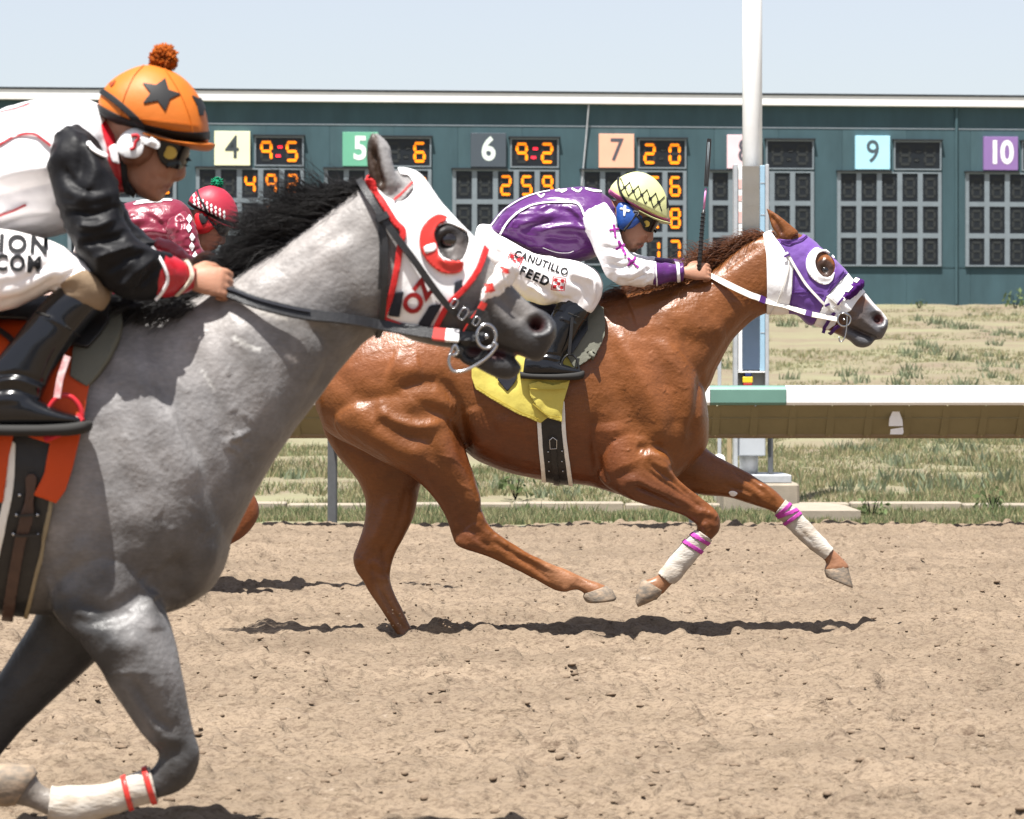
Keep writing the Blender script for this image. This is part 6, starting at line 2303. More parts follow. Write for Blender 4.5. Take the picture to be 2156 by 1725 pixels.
# ------------------------------------------------------------------ the jockey on the chestnut
JC = {
    'base': (450, 1000), 'cv': .0068,
    'torso': [(1062, 395, 1095, 560, .07, 0), (970, 325, 1015, 705, .150), (850, 308, 930, 775, .188), (700, 318, 790, 805, .195), (560, 342, 640, 778, .190), (430, 392, 500, 748, .178), (320, 470, 400, 705, .166), (238, 556, 310, 655, .15), (210, 590, 290, 650, .10)],
    'neck': [(1000, 360, 1030, 560, .075, 0), (1080, 400, 1110, 610, .062), (1150, 430, 1160, 650, .058)],
    'head': [(1250, 255, 1190, 255, .035, 0), (1370, 312, 1100, 330, .070), (1400, 412, 1085, 420, .077), (1368, 510, 1085, 500, .076), (1332, 580, 1092, 560, .072), (1312, 625, 1102, 600, .068), (1286, 660, 1110, 642, .062), (1264, 690, 1122, 682, .056), (1243, 714, 1145, 708, .046), (1220, 738, 1172, 734, .032), (1206, 746, 1186, 744, .014)],
    'nose': [(1338, 585, 1290, 592, .009, 0), (1338, 632, 1280, 634, .013), (1332, 664, 1272, 662, .018), (1304, 678, 1270, 674, .013)],
    'lips': [(1272, 684, 1240, 688, .020, 0), (1274, 696, 1238, 698, .024), (1266, 702, 1232, 706, .022), (1262, 712, 1228, 714, .018)],
    'hips': [(260, 560, 340, 760, .15, 0), (170, 556, 330, 800, .168), (140, 600, 290, 850, .165), (120, 690, 240, 880, .14), (130, 780, 190, 860, .09)],
    'arm': [(1010, 408, 878, 478, .055, -.16), (1082, 510, 860, 560, .066, -.185), (1106, 612, 900, 655, .061, -.205), (1146, 712, 952, 765, .058, -.215), (1196, 778, 998, 862, .056, -.215), (1252, 798, 1080, 938, .055, -.205), (1292, 803, 1205, 974, .051, -.19), (1342, 806, 1345, 964, .046, -.165)],
    'arm_shift': (10, -34), 'far_y': .11,
    'cuff': [(1330, 806, 1334, 966, .048, -.168), (1380, 812, 1386, 958, .046, -.155), (1450, 820, 1452, 946, .041, -.14), (1500, 822, 1500, 938, .037, -.132), (1512, 824, 1514, 934, .034, -.13), (1534, 812, 1536, 938, .038, -.128)],
    'hand': {'w': (1560, 878), 'k': (1680, 872), 'y': -.125, 's': 1.0},
    'thigh': [(205, 560, 120, 770, .11, -0.081), (330, 650, 240, 870, .118, -0.138), (480, 732, 410, 1020, .105, -0.196), (650, 768, 575, 1092, .10, -0.235), (820, 798, 700, 1092, .092, -0.235), (930, 848, 770, 1090, .084, -0.235), (988, 925, 760, 1088, .078, -0.235), (998, 1000, 720, 1075, .074, -0.235), (970, 1080, 690, 1078, .071, -0.235), (918, 1155, 688, 1100, .068, -0.235)],
    'shin': [(930, 1110, 700, 1050, .060, -0.235), (905, 1165, 676, 1105, .061, -0.244), (850, 1255, 635, 1185, .059, -0.253), (795, 1350, 590, 1290, .053, -0.262), (745, 1425, 560, 1385, .046, -0.272), (722, 1480, 530, 1460, .043, -0.281), (715, 1530, 500, 1520, .042, -0.290)],
    'foot': [(470, 1450, 455, 1570, .032, -0.290), (520, 1440, 510, 1580, .038), (620, 1452, 620, 1580, .040), (700, 1486, 700, 1578, .042), (780, 1512, 790, 1572, .041), (845, 1532, 850, 1568, .032), (868, 1546, 868, 1562, .014)],
    'sole': [(436, 1545, 440, 1594, .030, -0.290), (520, 1558, 520, 1598, .040), (660, 1560, 680, 1604, .046), (800, 1548, 810, 1604, .047), (862, 1540, 862, 1592, .036), (874, 1552, 872, 1575, .015)],
    'helmet': [(1038, 330, 1040, 346, .02, 0, .8), (1054, 293, 1080, 378, .078), (1095, 250, 1130, 402, .104), (1150, 217, 1190, 435, .117), (1215, 200, 1250, 470, .121), (1280, 210, 1300, 497, .117), (1340, 243, 1345, 520, .105), (1390, 298, 1385, 533, .088), (1425, 370, 1418, 540, .065), (1440, 440, 1435, 543, .04), (1445, 500, 1444, 545, .012)],
    'visor': [(1230, 462, 1235, 478, .114, 0), (1320, 505, 1322, 522, .108), (1390, 530, 1392, 545, .090), (1432, 538, 1430, 553, .06), (1456, 544, 1452, 553, .015)],
    'goggles': [(1252, 540), (1262, 515), (1300, 505), (1340, 520), (1368, 545), (1350, 585), (1310, 602), (1272, 592)],
    'pad': [(1086, 440, 1090, 555, .006, -.080), (1108, 408, 1110, 586, .020), (1150, 408, 1150, 590, .027), (1195, 440, 1195, 578, .025), (1235, 482, 1235, 548, .018), (1260, 500, 1258, 526, .005)],
    'face_straps': [('goggle_strap', [(1265, 555), (1230, 500), (1170, 450)], 18, M_blk, .026, .004), ('chin_strap', [(1180, 560), (1150, 580), (1130, 590), (1105, 640)], 22, M_blk, .020, .006)],
    'face_strokes': [([(1262, 698), (1235, 704), (1210, 708)], 6, -.006), ([(1268, 680), (1230, 660), (1200, 650)], 12, -.003), ([(1290, 625), (1240, 630)], 16, .004), ([(1215, 735), (1190, 735)], 14, .004), ([(1288, 668)], 7, -.005), ([(1200, 640), (1160, 690)], 18, -.003)],
    'face_paint': [([(1215, 735), (1195, 740)], 12, 22, (.05, .03, .025), .85), ([(1262, 684), (1230, 690)], 4, 10, (.09, .05, .04), .6), ([(1262, 700), (1240, 706)], 3, 7, (.30, .09, .08), .8), ([(1170, 700), (1130, 650)], 10, 30, (.20, .10, .07), .6)],
    'jersey_strokes': [([(330, 560), (420, 640), (560, 700)], 22, -.010), ([(560, 600), (700, 570), (840, 575), (920, 610)], 20, .011), ([(600, 640), (740, 660), (860, 650)], 22, -.012), ([(640, 690), (740, 740), (880, 700)], 18, .010),
                       ([(420, 560), (560, 500), (700, 470)], 26, .008), ([(400, 610), (540, 560), (680, 530)], 22, -.008), ([(700, 440), (780, 480), (850, 560)], 20, -.008), ([(760, 430), (840, 500), (890, 600)], 14, .007),
                       ([(300, 600), (350, 520)], 14, -.008), ([(340, 620), (400, 530)], 12, .007), ([(470, 700), (600, 690)], 16, .009), ([(820, 620), (880, 680)], 14, .008), ([(560, 450), (620, 430)], 18, .005)],
    'sleeve_strokes': [([(930, 500), (990, 640), (1060, 760)], 26, .006), ([(960, 440), (980, 520), (960, 600)], 14, -.006), ([(1000, 700), (1080, 720), (1130, 700)], 14, -.007), ([(1020, 760), (1100, 780), (1170, 760)], 14, .008), ([(1040, 820), (1130, 840), (1220, 810)], 12, -.008),
                       ([(1080, 890), (1180, 890), (1280, 840)], 14, .008), ([(1150, 940), (1250, 900), (1320, 850)], 10, -.006), ([(1260, 820), (1290, 880), (1280, 950)], 10, -.005)],
    'breeches_strokes': [([(250, 720), (400, 800), (560, 830)], 30, -.008), ([(560, 960), (640, 1020), (690, 1060)], 18, -.012), ([(600, 920), (700, 1000), (740, 1060)], 18, .010), ([(760, 870), (850, 900), (940, 930)], 26, .012), ([(780, 930), (860, 980), (900, 1080)], 16, -.010),
                         ([(860, 900), (930, 960), (940, 1050)], 16, .008), ([(480, 960), (560, 1010), (620, 1060)], 20, .008), ([(700, 1040), (760, 1060), (830, 1100)], 14, -.008), ([(960, 960), (970, 1040), (930, 1120)], 12, -.006), ([(160, 600), (240, 640), (330, 740)], 24, .006)],
    'boot_strokes': [([(690, 1185), (760, 1200), (830, 1240)], 8, .003), ([(540, 1460), (620, 1450), (700, 1470)], 12, .006), ([(530, 1430), (610, 1430), (710, 1440)], 8, -.005)],
}
jc = build_jockey(JC, Z5, YC, 'jockey in shiny purple jersey with white sleeves and pale yellow helmet crouching over the chestnut', {'breeches': M_pants, 'jersey': M_satp, 'sleeve': M_satw, 'cuff': M_satp, 'helmet': M_hely, 'visor': M_hely, 'pad': M_bluep}, .0046)
je, sl_, cu, br, he, hel = jc['jersey_skin'], jc['sleeve_skin'], jc['cuff_skin'], jc['breeches_skin'], jc['helmet_skin'], jc['helmet']
for pts, w in (([(245, 570), (330, 465), (450, 388), (560, 348), (640, 332)], 16), ([(300, 625), (380, 515), (480, 445), (600, 413), (780, 408), (838, 430), (872, 500)], 15)):
    trace('piping', je, Z5, pts, w, M_satw, jc['jersey'], .003, .003)
for pts in ([(555, 350), (580, 372), (600, 355)], [(680, 330), (740, 326)], [(700, 322), (720, 338), (750, 324)], [(790, 318), (830, 336), (850, 318)], [(880, 316), (930, 330), (980, 334)]):
    je.shell('lettering', je.f_line(Z5, pts, 12), M_satw, jc['jersey'], .004, .002)
trace('seam', je, Z5, [(590, 705), (680, 735), (760, 742), (800, 730)], 5, M_satw, jc['jersey'])
for (x, y, a, s) in ((1072, 598, 8, 36), (1122, 712, 28, 44), (1196, 812, 48, 40)):
    c, sn = math.cos(R(a)), math.sin(R(a))
    rot = lambda u, v: (x + u * c + v * sn, y - u * sn + v * c)
    A = np.maximum(sl_.f_line(Z5, [rot(0, -s), rot(0, s * 1.15)], s * .34, 0), sl_.f_line(Z5, [rot(-s * .75, -s * .22), rot(s * .75, -s * .22)], s * .34, 0))
    for u, v in ((0, -s), (0, s * 1.15), (-s * .75, -s * .22), (s * .75, -s * .22)):
        q = np.array([Z5(*rot(u, v))])
        A = np.maximum(A, s * .22 * .3124 - np.sqrt(((sl_.px - q) ** 2).sum(1)))
    sl_.shell('cross', np.minimum(A, sl_.f_near()), M_mag2, jc['sleeve'], .004, .002)
for x, w, m_ in ((1350, 9, M_satw), (1500, 20, M_satw)):
    cu.shell('cuff_trim', cu.f_line(Z5, [(x - 4, 780), (x + 12, 990)], w, 0), m_, jc['cuff'], .004, .003)
bvb = [br.bvh]
text_decal('lettering', 'CANUTILLO', bvb, Z5, (580, 818), 66, M_ink, jc['breeches'], .03, 20, (.98, 1), .004, 1.1)
text_decal('lettering', 'FEED', bvb, Z5, (535, 905), 82, M_ink, jc['breeches'], .04, 23, (1.0, 1), .004, 1.25)
for (x, y, a, s) in ((398, 805, 24, 92), (697, 955, 8, 84)):
    c, sn = math.cos(R(a)), math.sin(R(a))
    rt = lambda u, v: (x + (u * c - v * sn) * s, y + (u * sn + v * c) * s)
    for i in range(3):
        for j in range(3):
            if (i + j) % 2 == 0:
                u, v = (i - 1.5) * .27, (j - 1.5) * .27
                poly_decal('checker_square', bvb, Z5, [rt(u, v), rt(u + .27, v), rt(u + .27, v + .27), rt(u, v + .27)], M_redprint, jc['breeches'], .004, 2)
    for e in (((-.5, -.5), (.5, -.5)), ((.5, -.5), (.5, .5)), ((.5, .5), (-.5, .5)), ((-.5, .5), (-.5, -.5))):
        (a0, b0), (a1, b1) = e
        n_ = (.03 * (1 if a0 == a1 else 0), .03 * (1 if b0 == b1 else 0))
        poly_decal('badge_border', bvb, Z5, [rt(a0 - n_[0], b0 - n_[1]), rt(a1 - n_[0], b1 - n_[1]), rt(a1 + n_[0], b1 + n_[1]), rt(a0 + n_[0], b0 + n_[1])], M_redprint, jc['breeches'], .004, 2)
he.shell('helmet_band', he.f_line(Z5, [(1030, 322), (1085, 362), (1150, 398), (1220, 436), (1300, 480), (1370, 510), (1450, 532)], 25), M_pink, hel, .003, .003)
he.shell('helmet_strap', np.minimum(he.f_line(Z5, [(1105, 235), (1103, 290), (1130, 360), (1170, 410), (1210, 450)], 12), he.f_near()), M_blk, hel, .006, .004)
n = 6
up = [(1118 + 58 * i, 250 + 24 * i) for i in range(n)]
dn = [(1112 + 56 * i, 335 + 26 * i) for i in range(n)]
A = np.full(len(he.V), -1e9)
for i in range(n - 1):
    A = np.maximum(A, he.f_line(Z5, [up[i], dn[i + 1]], 5, 0))
    A = np.maximum(A, he.f_line(Z5, [dn[i], up[i + 1]], 5, 0))
    mx, my = (up[i][0] + dn[i + 1][0] + dn[i][0] + up[i + 1][0]) / 4, (up[i][1] + dn[i + 1][1] + dn[i][1] + up[i + 1][1]) / 4
    A = np.maximum(A, he.f_line(Z5, [(mx - 9, my - 4), (mx + 9, my + 4)], 7, 0))
    A = np.maximum(A, he.f_line(Z5, [(mx + 6, my - 9), (mx - 6, my + 9)], 6, 0))
    for q in (up[i], dn[i]):
        A = np.maximum(A, 5 * .3124 - np.sqrt(((he.px - np.array(Z5(*q))) ** 2).sum(1)))
he.shell('lattice_print', np.minimum(A, he.f_near()), M_ink, hel, .0025, .002)
he.shell('letter_mark', np.minimum(he.f_poly(Z5, [(1424, 370), (1432, 365), (1440, 440), (1424, 450)]), he.f_near()), M_ink, hel, .0025, .002)
h = hit([jc['skin'].bvh], *Z5(1290, 552))
V, F = tube([h[0] + np.array((0, -.012, 0)), h[0] + np.array((-.001, -.024, 0))], .0145, 20)
mk('goggle_disc', V, F, M_brass, jc['goggles'], False)
pk = jc['pad_skin']
A = np.maximum(pk.f_line(Z5, [(1145, 432), (1140, 492)], 15, 0), pk.f_line(Z5, [(1118, 450), (1172, 464)], 15, 0))
pk.shell('pad_cross', np.minimum(A, pk.f_near()), M_whitep, jc['pad'], .002, .002)
V, F = tube(catmull(np.array([P(*Z5(x, y), YC - .1) for x, y in ((1205, 462), (1235, 470), (1228, 492), (1200, 484), (1205, 462))]), 3), .003, 6, False)
mk('strap_buckle', V, F, M_steel, hel)
V, F = tube(catmull(np.array([P(*Z5(x, y), YC - .10) for x, y in ((1225, 480), (1180, 545), (1135, 600))]), 6), .006, 6)
mk('chin_strap', V, F, M_blk, hel)
bt = jc['boot_skin']
bt.shell('boot_top', bt.f_line(Z5, [(660, 1125), (760, 1150), (880, 1200)], 8), M_sole, jc['boot'], .003, .003)
# stirrup
V, F = tube(catmull(np.array([P(*Z5(x, y), YC - .30) for x, y in ((720, 1520), (725, 1470), (765, 1432), (810, 1450), (832, 1510), (838, 1560))]), 5), .005, 8)
mk('stirrup', V, F, M_bblack, csad, True)
V, F = ribbon(catmull(np.array([P(*Z5(x, y), YC - .32) for x, y in ((790, 1180), (780, 1300), (768, 1432))]), 5), np.tile((0, -1., 0), (11, 1)), .014, .004)
mk('stirrup_leather', V, F, M_bblack, csad, False, None, None, True)

# whip
wy = YC - .13
wr = empty('whip', P(*Z5(1648, 810), wy), 'slim black riding whip held upright by the jockey in purple', 'whip')
hpts = [P(*Z5(x, y), wy) for x, y in ((1640, 900), (1650, 780), (1660, 640), (1671, 500), (1676, 455))]
V, F = tube(hpts, [.0085, .0095, .0090, .0085, .007], 12)
mk('grip', V, F, M_bblack, wr, True)
V, F = [], []
for k in range(15):
    t = .08 + .9 * k / 15
    p = np.array(hpts[0]) + (np.array(hpts[-1]) - np.array(hpts[0])) * t
    v, f = tube([p + np.array((math.cos(a) * .0105, math.sin(a) * .0105, .012 * a / 6.28)) for a in np.linspace(0, 6.28, 10)], .0016, 5)
    n_ = len(V)
    V += v
    F += [tuple(i + n_ for i in q) for q in f]
tag(mk('grip_binding', V, F, M_sole, wr), kind='stuff')
V, F = tube([P(*Z5(x, y), wy) for x, y in ((1676, 455), (1683, 380), (1690, 310))], .0048, 8)
mk('shaft', V, F, mat('lilac_shaft', (.52, .36, .66), .4, .4, col2=(.75, .10, .22), vscale=22), wr, True)
C = np.array([P(*Z5(x, y), wy) for x, y in ((1691, 300), (1698, 200), (1706, 90), (1712, -15), (1713, -22))])
V, F = ribbon(C + np.array((0, -.003, 0)), np.tile((0, -1., 0), (5, 1)), [.020, .022, .022, .021, .018], .007)
mk('flap', V, F, M_bblack, wr, False, None, None, True)
for dx in (-4, 4):
    V, F = tube([P(*Z5(1693 + dx, 280), wy - .011), P(*Z5(1710 + dx, 0), wy - .011)], .0012, 5)
    mk('flap_stitching', V, F, M_alu, wr)

# ------------------------------------------------------------------ the jockey on the grey
BK = .6946
JG = {
    'base': (0, 1400), 'cv': .0058,
    'torso': [(432, 480, 500, 780, .085, 0), (385, 432, 470, 830, .14), (300, 410, 420, 890, .195), (190, 414, 330, 945, .215), (50, 458, 200, 992, .213), (-100, 520, 60, 1012, .20), (-260, 610, -60, 1050, .185), (-400, 730, -220, 1100, .17), (-440, 800, -300, 1080, .12)],
    'neck': [(400, 470, 470, 800, .085, 0), (450, 500, 560, 800, .068), (500, 520, 620, 800, .064)],
    'head': [(640, 335, 560, 340, .035, 0), (768, 420, 470, 440, .070), (800, 520, 440, 540, .077), (796, 600, 462, 620, .076), (772, 655, 482, 690, .073), (760, 700, 500, 735, .069), (738, 742, 520, 772, .064), (718, 775, 548, 800, .058), (702, 803, 582, 822, .048), (686, 835, 622, 843, .036), (668, 851, 645, 853, .016)],
    'nose': [(782, 690, 735, 700, .009, 0), (783, 722, 722, 735, .013), (778, 748, 715, 756, .018), (752, 764, 714, 766, .013)],
    'lips': [(726, 768, 690, 776, .019, 0), (726, 781, 688, 786, .023), (714, 789, 682, 792, .020), (712, 800, 680, 805, .022), (704, 812, 676, 816, .016)],
    'hips': [(-330, 640, -200, 1150, .155, 0), (-430, 720, -260, 1250, .168), (-500, 820, -330, 1320, .165), (-540, 950, -420, 1330, .14), (-540, 1080, -480, 1270, .08)],
    'arm': [(322, 522, 236, 590, .055, -.165), (392, 585, 210, 690, .074, -.195), (446, 670, 222, 785, .073, -.21), (486, 780, 262, 885, .070, -.225), (502, 885, 288, 990, .068, -.24), (545, 975, 325, 1085, .068, -.25), (605, 1025, 410, 1185, .066, -.25), (655, 1052, 520, 1262, .060, -.235), (690, 1066, 610, 1272, .054, -.21), (720, 1078, 690, 1256, .049, -.19)],
    'arm_shift': (10, -40), 'far_y': .10,
    'cuff': [(652, 1046, 655, 1256, .053, -.20), (700, 1058, 690, 1256, .054, -.19), (760, 1088, 742, 1246, .048, -.17), (800, 1112, 780, 1236, .041, -.155), (812, 1122, 795, 1230, .037, -.15), (832, 1128, 822, 1215, .040, -.145)],
    'hand': {'w': (796, 1172), 'k': (930, 1190), 'y': -.14, 's': .90},
    'thigh': [(-430, 830, -470, 1290, .11, -0.108), (-260, 900, -300, 1335, .115, -0.156), (-80, 955, -120, 1325, .108, -0.204), (70, 985, 30, 1300, .10, -0.225), (200, 1015, 140, 1262, .092, -0.225), (300, 1060, 190, 1235, .086, -0.225), (380, 1110, 230, 1215, .08, -0.225), (440, 1180, 250, 1205, .076, -0.225), (462, 1250, 250, 1210, .071, -0.225), (430, 1310, 225, 1225, .068, -0.225)],
    'shin': [(455, 1265, 262, 1180, .060, -0.225), (405, 1328, 230, 1222, .063, -0.234), (350, 1392, 165, 1292, .062, -0.242), (300, 1455, 90, 1385, .060, -0.251), (255, 1520, 20, 1470, .055, -0.259), (215, 1590, -40, 1550, .049, -0.268), (190, 1645, -70, 1620, .046, -0.276), (170, 1690, -80, 1690, .046, -0.285)],
    'foot': [(-80, 1650, -100, 1790, .034, -0.285), (-20, 1630, -30, 1800, .040), (90, 1640, 90, 1800, .043), (180, 1690, 190, 1796, .046), (260, 1728, 270, 1790, .046), (330, 1748, 335, 1790, .040), (372, 1768, 372, 1788, .018)],
    'sole': [(-130, 1775, -125, 1830, .034, -0.285), (0, 1785, 0, 1836, .044), (150, 1785, 160, 1838, .050), (280, 1778, 290, 1836, .053), (360, 1770, 365, 1822, .044), (388, 1780, 385, 1805, .018)],
    'helmet': [(416, 440, 417, 474, .02, 0, .8), (430, 396, 450, 505, .075), (468, 345, 500, 532, .100), (528, 304, 560, 550, .113), (604, 277, 640, 574, .118), (681, 283, 710, 592, .115), (757, 318, 770, 602, .105), (813, 370, 815, 604, .092), (854, 440, 850, 604, .073), (873, 510, 868, 603, .048), (877, 560, 876, 602, .014)],
    'visor': [(620, 566, 625, 586, .112, 0), (720, 594, 722, 612, .106), (800, 604, 806, 626, .094), (862, 604, 855, 634, .070), (890, 604, 882, 632, .042), (905, 608, 900, 620, .012)],
    'goggles': [(662, 600), (700, 590), (765, 598), (778, 620), (768, 670), (752, 700), (715, 706), (682, 690), (662, 650)],
    'pad': [(500, 600, 505, 650, .008, -.080), (525, 566, 525, 690, .022), (570, 546, 575, 702, .029), (620, 568, 625, 674, .024), (648, 598, 648, 642, .007)],
    'face_straps': [('chin_strap', [(520, 690), (530, 760), (560, 810)], 32, M_blk, .012, .008), ('strap_clip', [(605, 592), (655, 612)], 26, M_whitep, .036, .006)],
    'face_strokes': [([(716, 789), (690, 795), (668, 800)], 6, -.006), ([(722, 765), (690, 752), (660, 745)], 14, -.003), ([(745, 700), (690, 712)], 18, .004), ([(684, 836), (655, 838)], 14, .004), ([(748, 757)], 7, -.005), ([(650, 740), (610, 800)], 20, -.003)],
    'face_paint': [([(714, 780), (695, 786)], 5, 8, (.28, .09, .08), .7), ([(708, 805), (690, 808)], 4, 8, (.28, .09, .08), .6), ([(560, 800), (620, 845)], 12, 30, (.16, .09, .07), .5)],
    'jersey_strokes': [([(-60, 760), (80, 720), (230, 700)], 26, .008), ([(-40, 830), (100, 800), (240, 770)], 24, -.009), ([(-20, 900), (120, 880), (260, 880)], 26, .010), ([(0, 960), (120, 930), (260, 930)], 18, -.009), ([(60, 560), (160, 600), (220, 680)], 26, -.006),
                       ([(300, 450), (380, 520), (420, 600)], 24, .007), ([(250, 470), (330, 560)], 22, -.006), ([(140, 1000), (230, 960), (280, 970)], 14, .008)],
    'sleeve_strokes': [([(300, 560), (380, 640), (420, 760)], 26, .007), ([(330, 540), (350, 640), (330, 760)], 22, -.007), ([(260, 700), (320, 780), (400, 820)], 18, -.008), ([(280, 800), (370, 840), (470, 820)], 16, .009), ([(300, 880), (390, 900), (480, 870)], 14, -.010),
                       ([(320, 950), (400, 960), (490, 920)], 16, .010), ([(350, 1020), (440, 1010), (540, 980)], 15, -.010), ([(390, 1090), (480, 1060), (580, 1030)], 15, .010), ([(440, 1150), (530, 1100), (620, 1060)], 14, -.009), ([(500, 1210), (580, 1140), (660, 1080)], 15, .009), ([(560, 1240), (620, 1180), (670, 1120)], 12, -.008),
                       ([(440, 700), (470, 800), (480, 880)], 16, .006)],
    'breeches_strokes': [([(0, 1230), (100, 1200), (220, 1140)], 22, .010), ([(0, 1270), (120, 1240), (230, 1180)], 16, -.010), ([(100, 1180), (200, 1120), (290, 1080)], 22, -.008), ([(-40, 1180), (60, 1160), (150, 1140)], 22, .006), ([(250, 1190), (300, 1150), (340, 1120)], 10, -.008)],
    'boot_strokes': [([(150, 1330), (230, 1350), (330, 1430)], 8, .003), ([(-20, 1610), (80, 1600), (180, 1640)], 14, .008), ([(-30, 1580), (80, 1580), (200, 1620)], 10, -.006), ([(-20, 1650), (60, 1640), (160, 1672)], 10, -.005)],
}
jg = build_jockey(JG, Q1, YG, 'nearest jockey in white jersey with black and red sleeves and orange star helmet', {'breeches': M_pants, 'jersey': M_satw, 'sleeve': M_satk, 'cuff': M_satr, 'helmet': M_helo, 'visor': M_helo, 'pad': M_brownp}, .0042)
je, sl_, cu, br, he, hel = jg['jersey_skin'], jg['sleeve_skin'], jg['cuff_skin'], jg['breeches_skin'], jg['helmet_skin'], jg['helmet']
for pts, w in (([(-80, 650), (0, 612), (70, 575), (140, 565), (185, 590), (215, 615)], 10), ([(-80, 945), (0, 905), (60, 885), (110, 862)], 9), ([(-60, 505), (0, 480), (70, 462), (130, 440)], 9)):
    trace('piping', je, Q1, pts, w, M_satr, jg['jersey'], .003, .003)
# stand-up collar
co = Skin([loft([(395, 470, 470, 800, .098, 0), (440, 492, 520, 812, .090), (480, 530, 545, 800, .080), (490, 550, 550, 790, .07)], Q1, YG, 28, 6)], .005, 2)
co.strokes(Q1, [([(420, 560), (460, 640), (490, 740)], 16, -.005)])
col_ = co.obj('collar', M_satr, jg['body'])
co.shell('collar_panel', np.minimum(co.f_poly(Q1, [(455, 620), (488, 605), (500, 690), (470, 680)]), co.f_near()), M_satw, col_, .004, .003)
sl_.shell('shoulder_piping', np.minimum(sl_.f_line(Q1, [(372, 610), (400, 640), (440, 660)], 16), sl_.f_near()), M_satw, jg['sleeve'], .006, .004)
for pts, w, m_ in (([(640, 1040), (690, 1130), (700, 1190), (655, 1265)], 13, M_satw), ([(782, 1095), (806, 1160), (785, 1195), (740, 1240)], 18, mat('cream_elastic', (.62, .55, .44), .8, .2))):
    trace('cuff_trim', cu, Q1, pts, w, m_, jg['cuff'], .003, .003)
bvb = [br.bvh]
text_decal('lettering', 'ION', bvb, Q1, (98, 1036), 96, M_ink, jg['breeches'], .045, 3, (1.02, 1), .004, 1.25)
text_decal('lettering', 'COM', bvb, Q1, (76, 1114), 92, M_ink, jg['breeches'], .045, 3, (.86, 1), .004, 1.15)
br.shell('knee_patch', br.f_poly(Q1, [(255, 1195), (300, 1165), (350, 1140), (420, 1165), (480, 1220), (470, 1300), (400, 1350), (300, 1280)]), M_tan, jg['breeches'], .004, .004)
he.shell('helmet_band', he.f_line(Q1, [(408, 455), (450, 478), (520, 512), (590, 535), (660, 553), (750, 570), (830, 574), (890, 570)], 33), M_blk, hel, .003, .003)
he.shell('helmet_strap', np.minimum(he.f_line(Q1, [(440, 392), (480, 420), (530, 462), (580, 508), (610, 545)], 24), he.f_near()), M_blk, hel, .006, .004)
star = [(x * BK, 119.8 + y * BK) for x, y in ((1000, 305), (1020, 375), (1095, 400), (1030, 430), (1000, 503), (955, 442), (863, 460), (912, 395), (863, 333), (945, 347))]
he.shell('star', np.minimum(he.f_poly(Q1, star), he.f_near()), M_blk, hel, .003, .002)
star2 = [(x * BK, 119.8 + y * BK) for x, y in ((1160, 408), (1205, 430), (1222, 398), (1236, 455), (1250, 470), (1232, 500), (1228, 530), (1205, 528), (1192, 470))]
he.shell('star', np.minimum(he.f_poly(Q1, star2), he.f_near()), M_blk, hel, .003, .002)
star3 = [(462, 352), (478, 348), (488, 340), (482, 356), (470, 368)]
he.shell('star', np.minimum(he.f_poly(Q1, star3), he.f_near()), mat('dark_orange_print', (.30, .05, .01), .6, .3), hel, .003, .002)
for pts in ([(605, 277), (560, 330), (520, 420), (505, 500)], [(690, 286), (760, 400), (800, 500), (810, 560)], [(570, 500), (700, 512), (835, 528)]):
    trace('cover_seam', he, Q1, pts, 3, M_helo, hel, .001, .002)
pompom('pompom', P(*Q1(690, 246), YG), .034, M_opom, hel, 420)
h = hit([jg['skin'].bvh], *Q1(721, 646))
V, F = tube([h[0] + np.array((0, -.012, 0)), h[0] + np.array((-.001, -.025, 0))], .0155, 20)
mk('goggle_disc', V, F, M_brass, jg['goggles'], False)
pk = jg['pad_skin']
pk.shell('pad_plate', np.minimum(pk.f_poly(Q1, [(498, 600), (520, 560), (570, 544), (612, 560), (640, 590), (648, 610), (626, 612), (606, 600), (600, 640), (572, 664), (530, 660), (505, 640)], 3), pk.f_near()), M_whitep, jg['pad'], .004, .004)
V, F = tube(catmull(np.array([P(*Q1(x, y), YG - d) for x, y, d in ((628, 592, .108), (645, 602, .104), (662, 610, .096))]), 4), .0105, 10)
mk('pad_rim', V, F, M_whitep, jg['pad'], True)
V, F = tube(catmull(np.array([P(*Q1(x, y), YG - .113) for x, y in ((552, 574), (575, 570), (584, 582), (570, 600), (566, 622), (548, 630))]), 4), .0040, 6)
mk('pad_mark', V, F, M_redprint, jg['pad'], True)
bt = jg['boot_skin']
bt.shell('boot_top', bt.f_line(Q1, [(140, 1310), (230, 1345), (340, 1420)], 7), M_sole, jg['boot'], .003, .003)
# red stirrup iron round the boot
V, F = tube(catmull(np.array([P(*Q1(x, y), YG - .305) for x, y in ((200, 1728), (225, 1690), (262, 1665), (300, 1672), (332, 1705), (345, 1745), (335, 1775))]), 6), .006, 8)
mk('stirrup', V, F, M_redstirrup, gsad, True)
C = catmull(np.array([P(*Q1(x, y), YG - .305) for x, y in ((188, 1848), (250, 1822), (310, 1790), (348, 1755))]), 5)
V, F = ribbon(C, np.tile((.0, -1., .5), (len(C), 1)), [.022] * len(C), .010)
mk('stirrup_tread', V, F, M_redstirrup, gsad, False, None, None, True)
C = catmull(np.array([P(*Q1(x, y), YG - .32) for x, y in ((285, 1500), (255, 1590), (240, 1675))]), 5)
V, F = ribbon(C, np.tile((.0, -1., .2), (len(C), 1)), .016, .004)
mk('stirrup_leather', V, F, mat('red_white_webbing', (.60, .04, .06), .7, .2, col2=(.75, .70, .68), vscale=40), gsad, False, None, None, True)

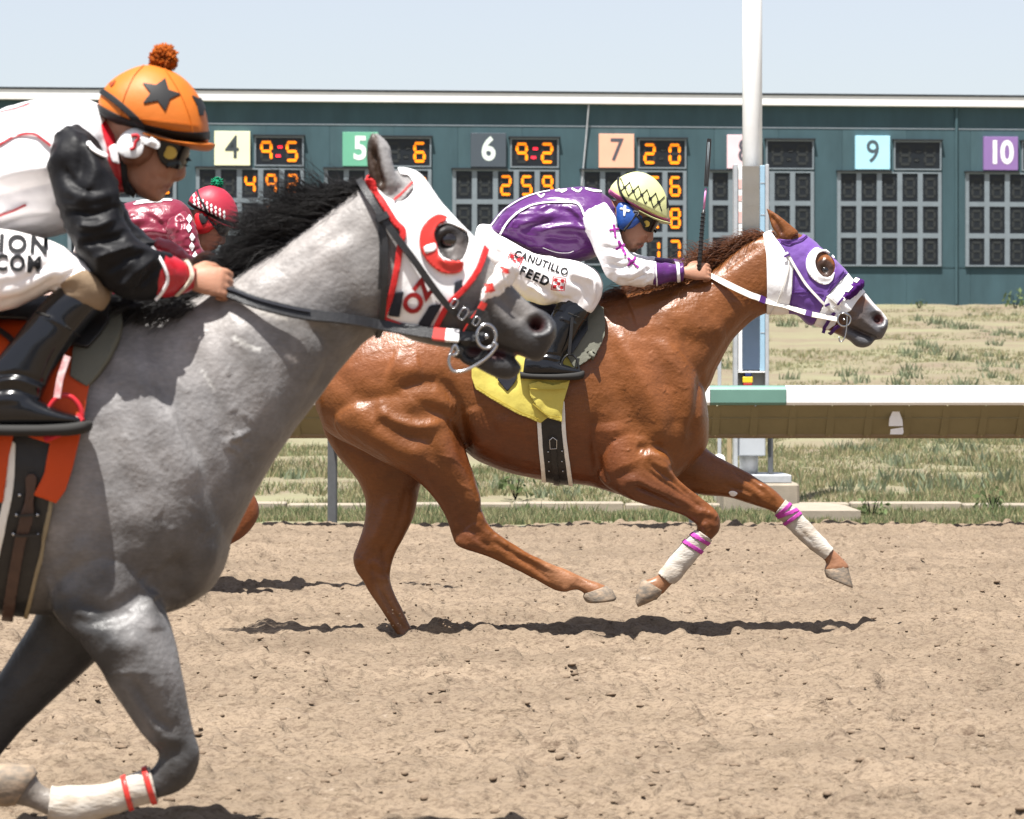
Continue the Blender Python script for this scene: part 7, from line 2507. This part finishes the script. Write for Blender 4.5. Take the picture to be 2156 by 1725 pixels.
# ------------------------------------------------------------------ the third jockey
RB = lambda x, y: (450 + (x - 1240) * .3124 * .838, 436 + (y - 372) * .3124 * .838)
JB = dict(JC)
JB['cv'] = .008
JB['hn'], JB['hs'] = 140, 16
JB['goggles'] = [(1262, 520), (1300, 505), (1350, 530), (1372, 550), (1340, 600), (1280, 592)]
JB['face_straps'] = [('goggle_strap', [(1265, 555), (1230, 500), (1170, 450)], 18, M_blk, .026, .004)]
JB['face_paint'] = []
jb = build_jockey(JB, RB, YB, 'farther jockey in shiny maroon jersey and red diamond helmet behind the black mane', {'breeches': M_pants, 'jersey': M_satm, 'sleeve': M_satm, 'cuff': M_satm, 'helmet': M_helr, 'visor': M_helr, 'pad': M_redpad}, .0062, False)
he, hel = jb['helmet_skin'], jb['helmet']
he.shell('helmet_band', he.f_line(RB, [(1030, 335), (1085, 375), (1150, 410), (1220, 440), (1300, 480), (1400, 520)], 34), M_blk, hel, .004, .003)
he.shell('helmet_strap', np.minimum(he.f_line(RB, [(1108, 235), (1130, 300), (1170, 370), (1200, 430)], 13), he.f_near()), M_blk, hel, .007, .004)
for i in range(9):
    for j in range(3):
        x, y = 1078 + i * 34 + j * 2 + 6, 290 + i * 18 + j * 34 - (6 if i < 1 else 0)
        if i * 34 > 250:
            continue
        he.shell('diamond', np.minimum(he.f_poly(RB, [(x - 12, y - 4), (x + 3, y - 19), (x + 12, y + 3), (x - 3, y + 18)]), he.f_near()), M_whitep, hel, .0035, .002)
pompom('pompom', P(*RB(1265, 180), YB), .034, M_green, hel, 160, 5)
pk = jb['pad_skin']
pk.shell('pad_heart', np.minimum(pk.f_poly(RB, [(1120, 440), (1150, 425), (1165, 450), (1190, 445), (1190, 480), (1150, 515)], 3), pk.f_near()), M_blk, jb['pad'], .003, .002)
sb, js = jb['sleeve_skin'], jb['jersey_skin']
for k in range(5):
    x, y = 1040 + k * 12 - (k % 2) * 14, 470 + k * 74
    sb.shell('white_diamond', np.minimum(sb.f_poly(RB, [(x - 22, y), (x, y - 38), (x + 24, y), (x + 2, y + 38)]), sb.f_near()), M_satw, jb['sleeve'], .005, .003)
for pts in ([(620, 335), (700, 322), (800, 318), (900, 320)], [(600, 352), (700, 338), (820, 332)]):
    js.shell('back_lettering', js.f_line(RB, pts, 12), M_satw, jb['jersey'], .005, .003)
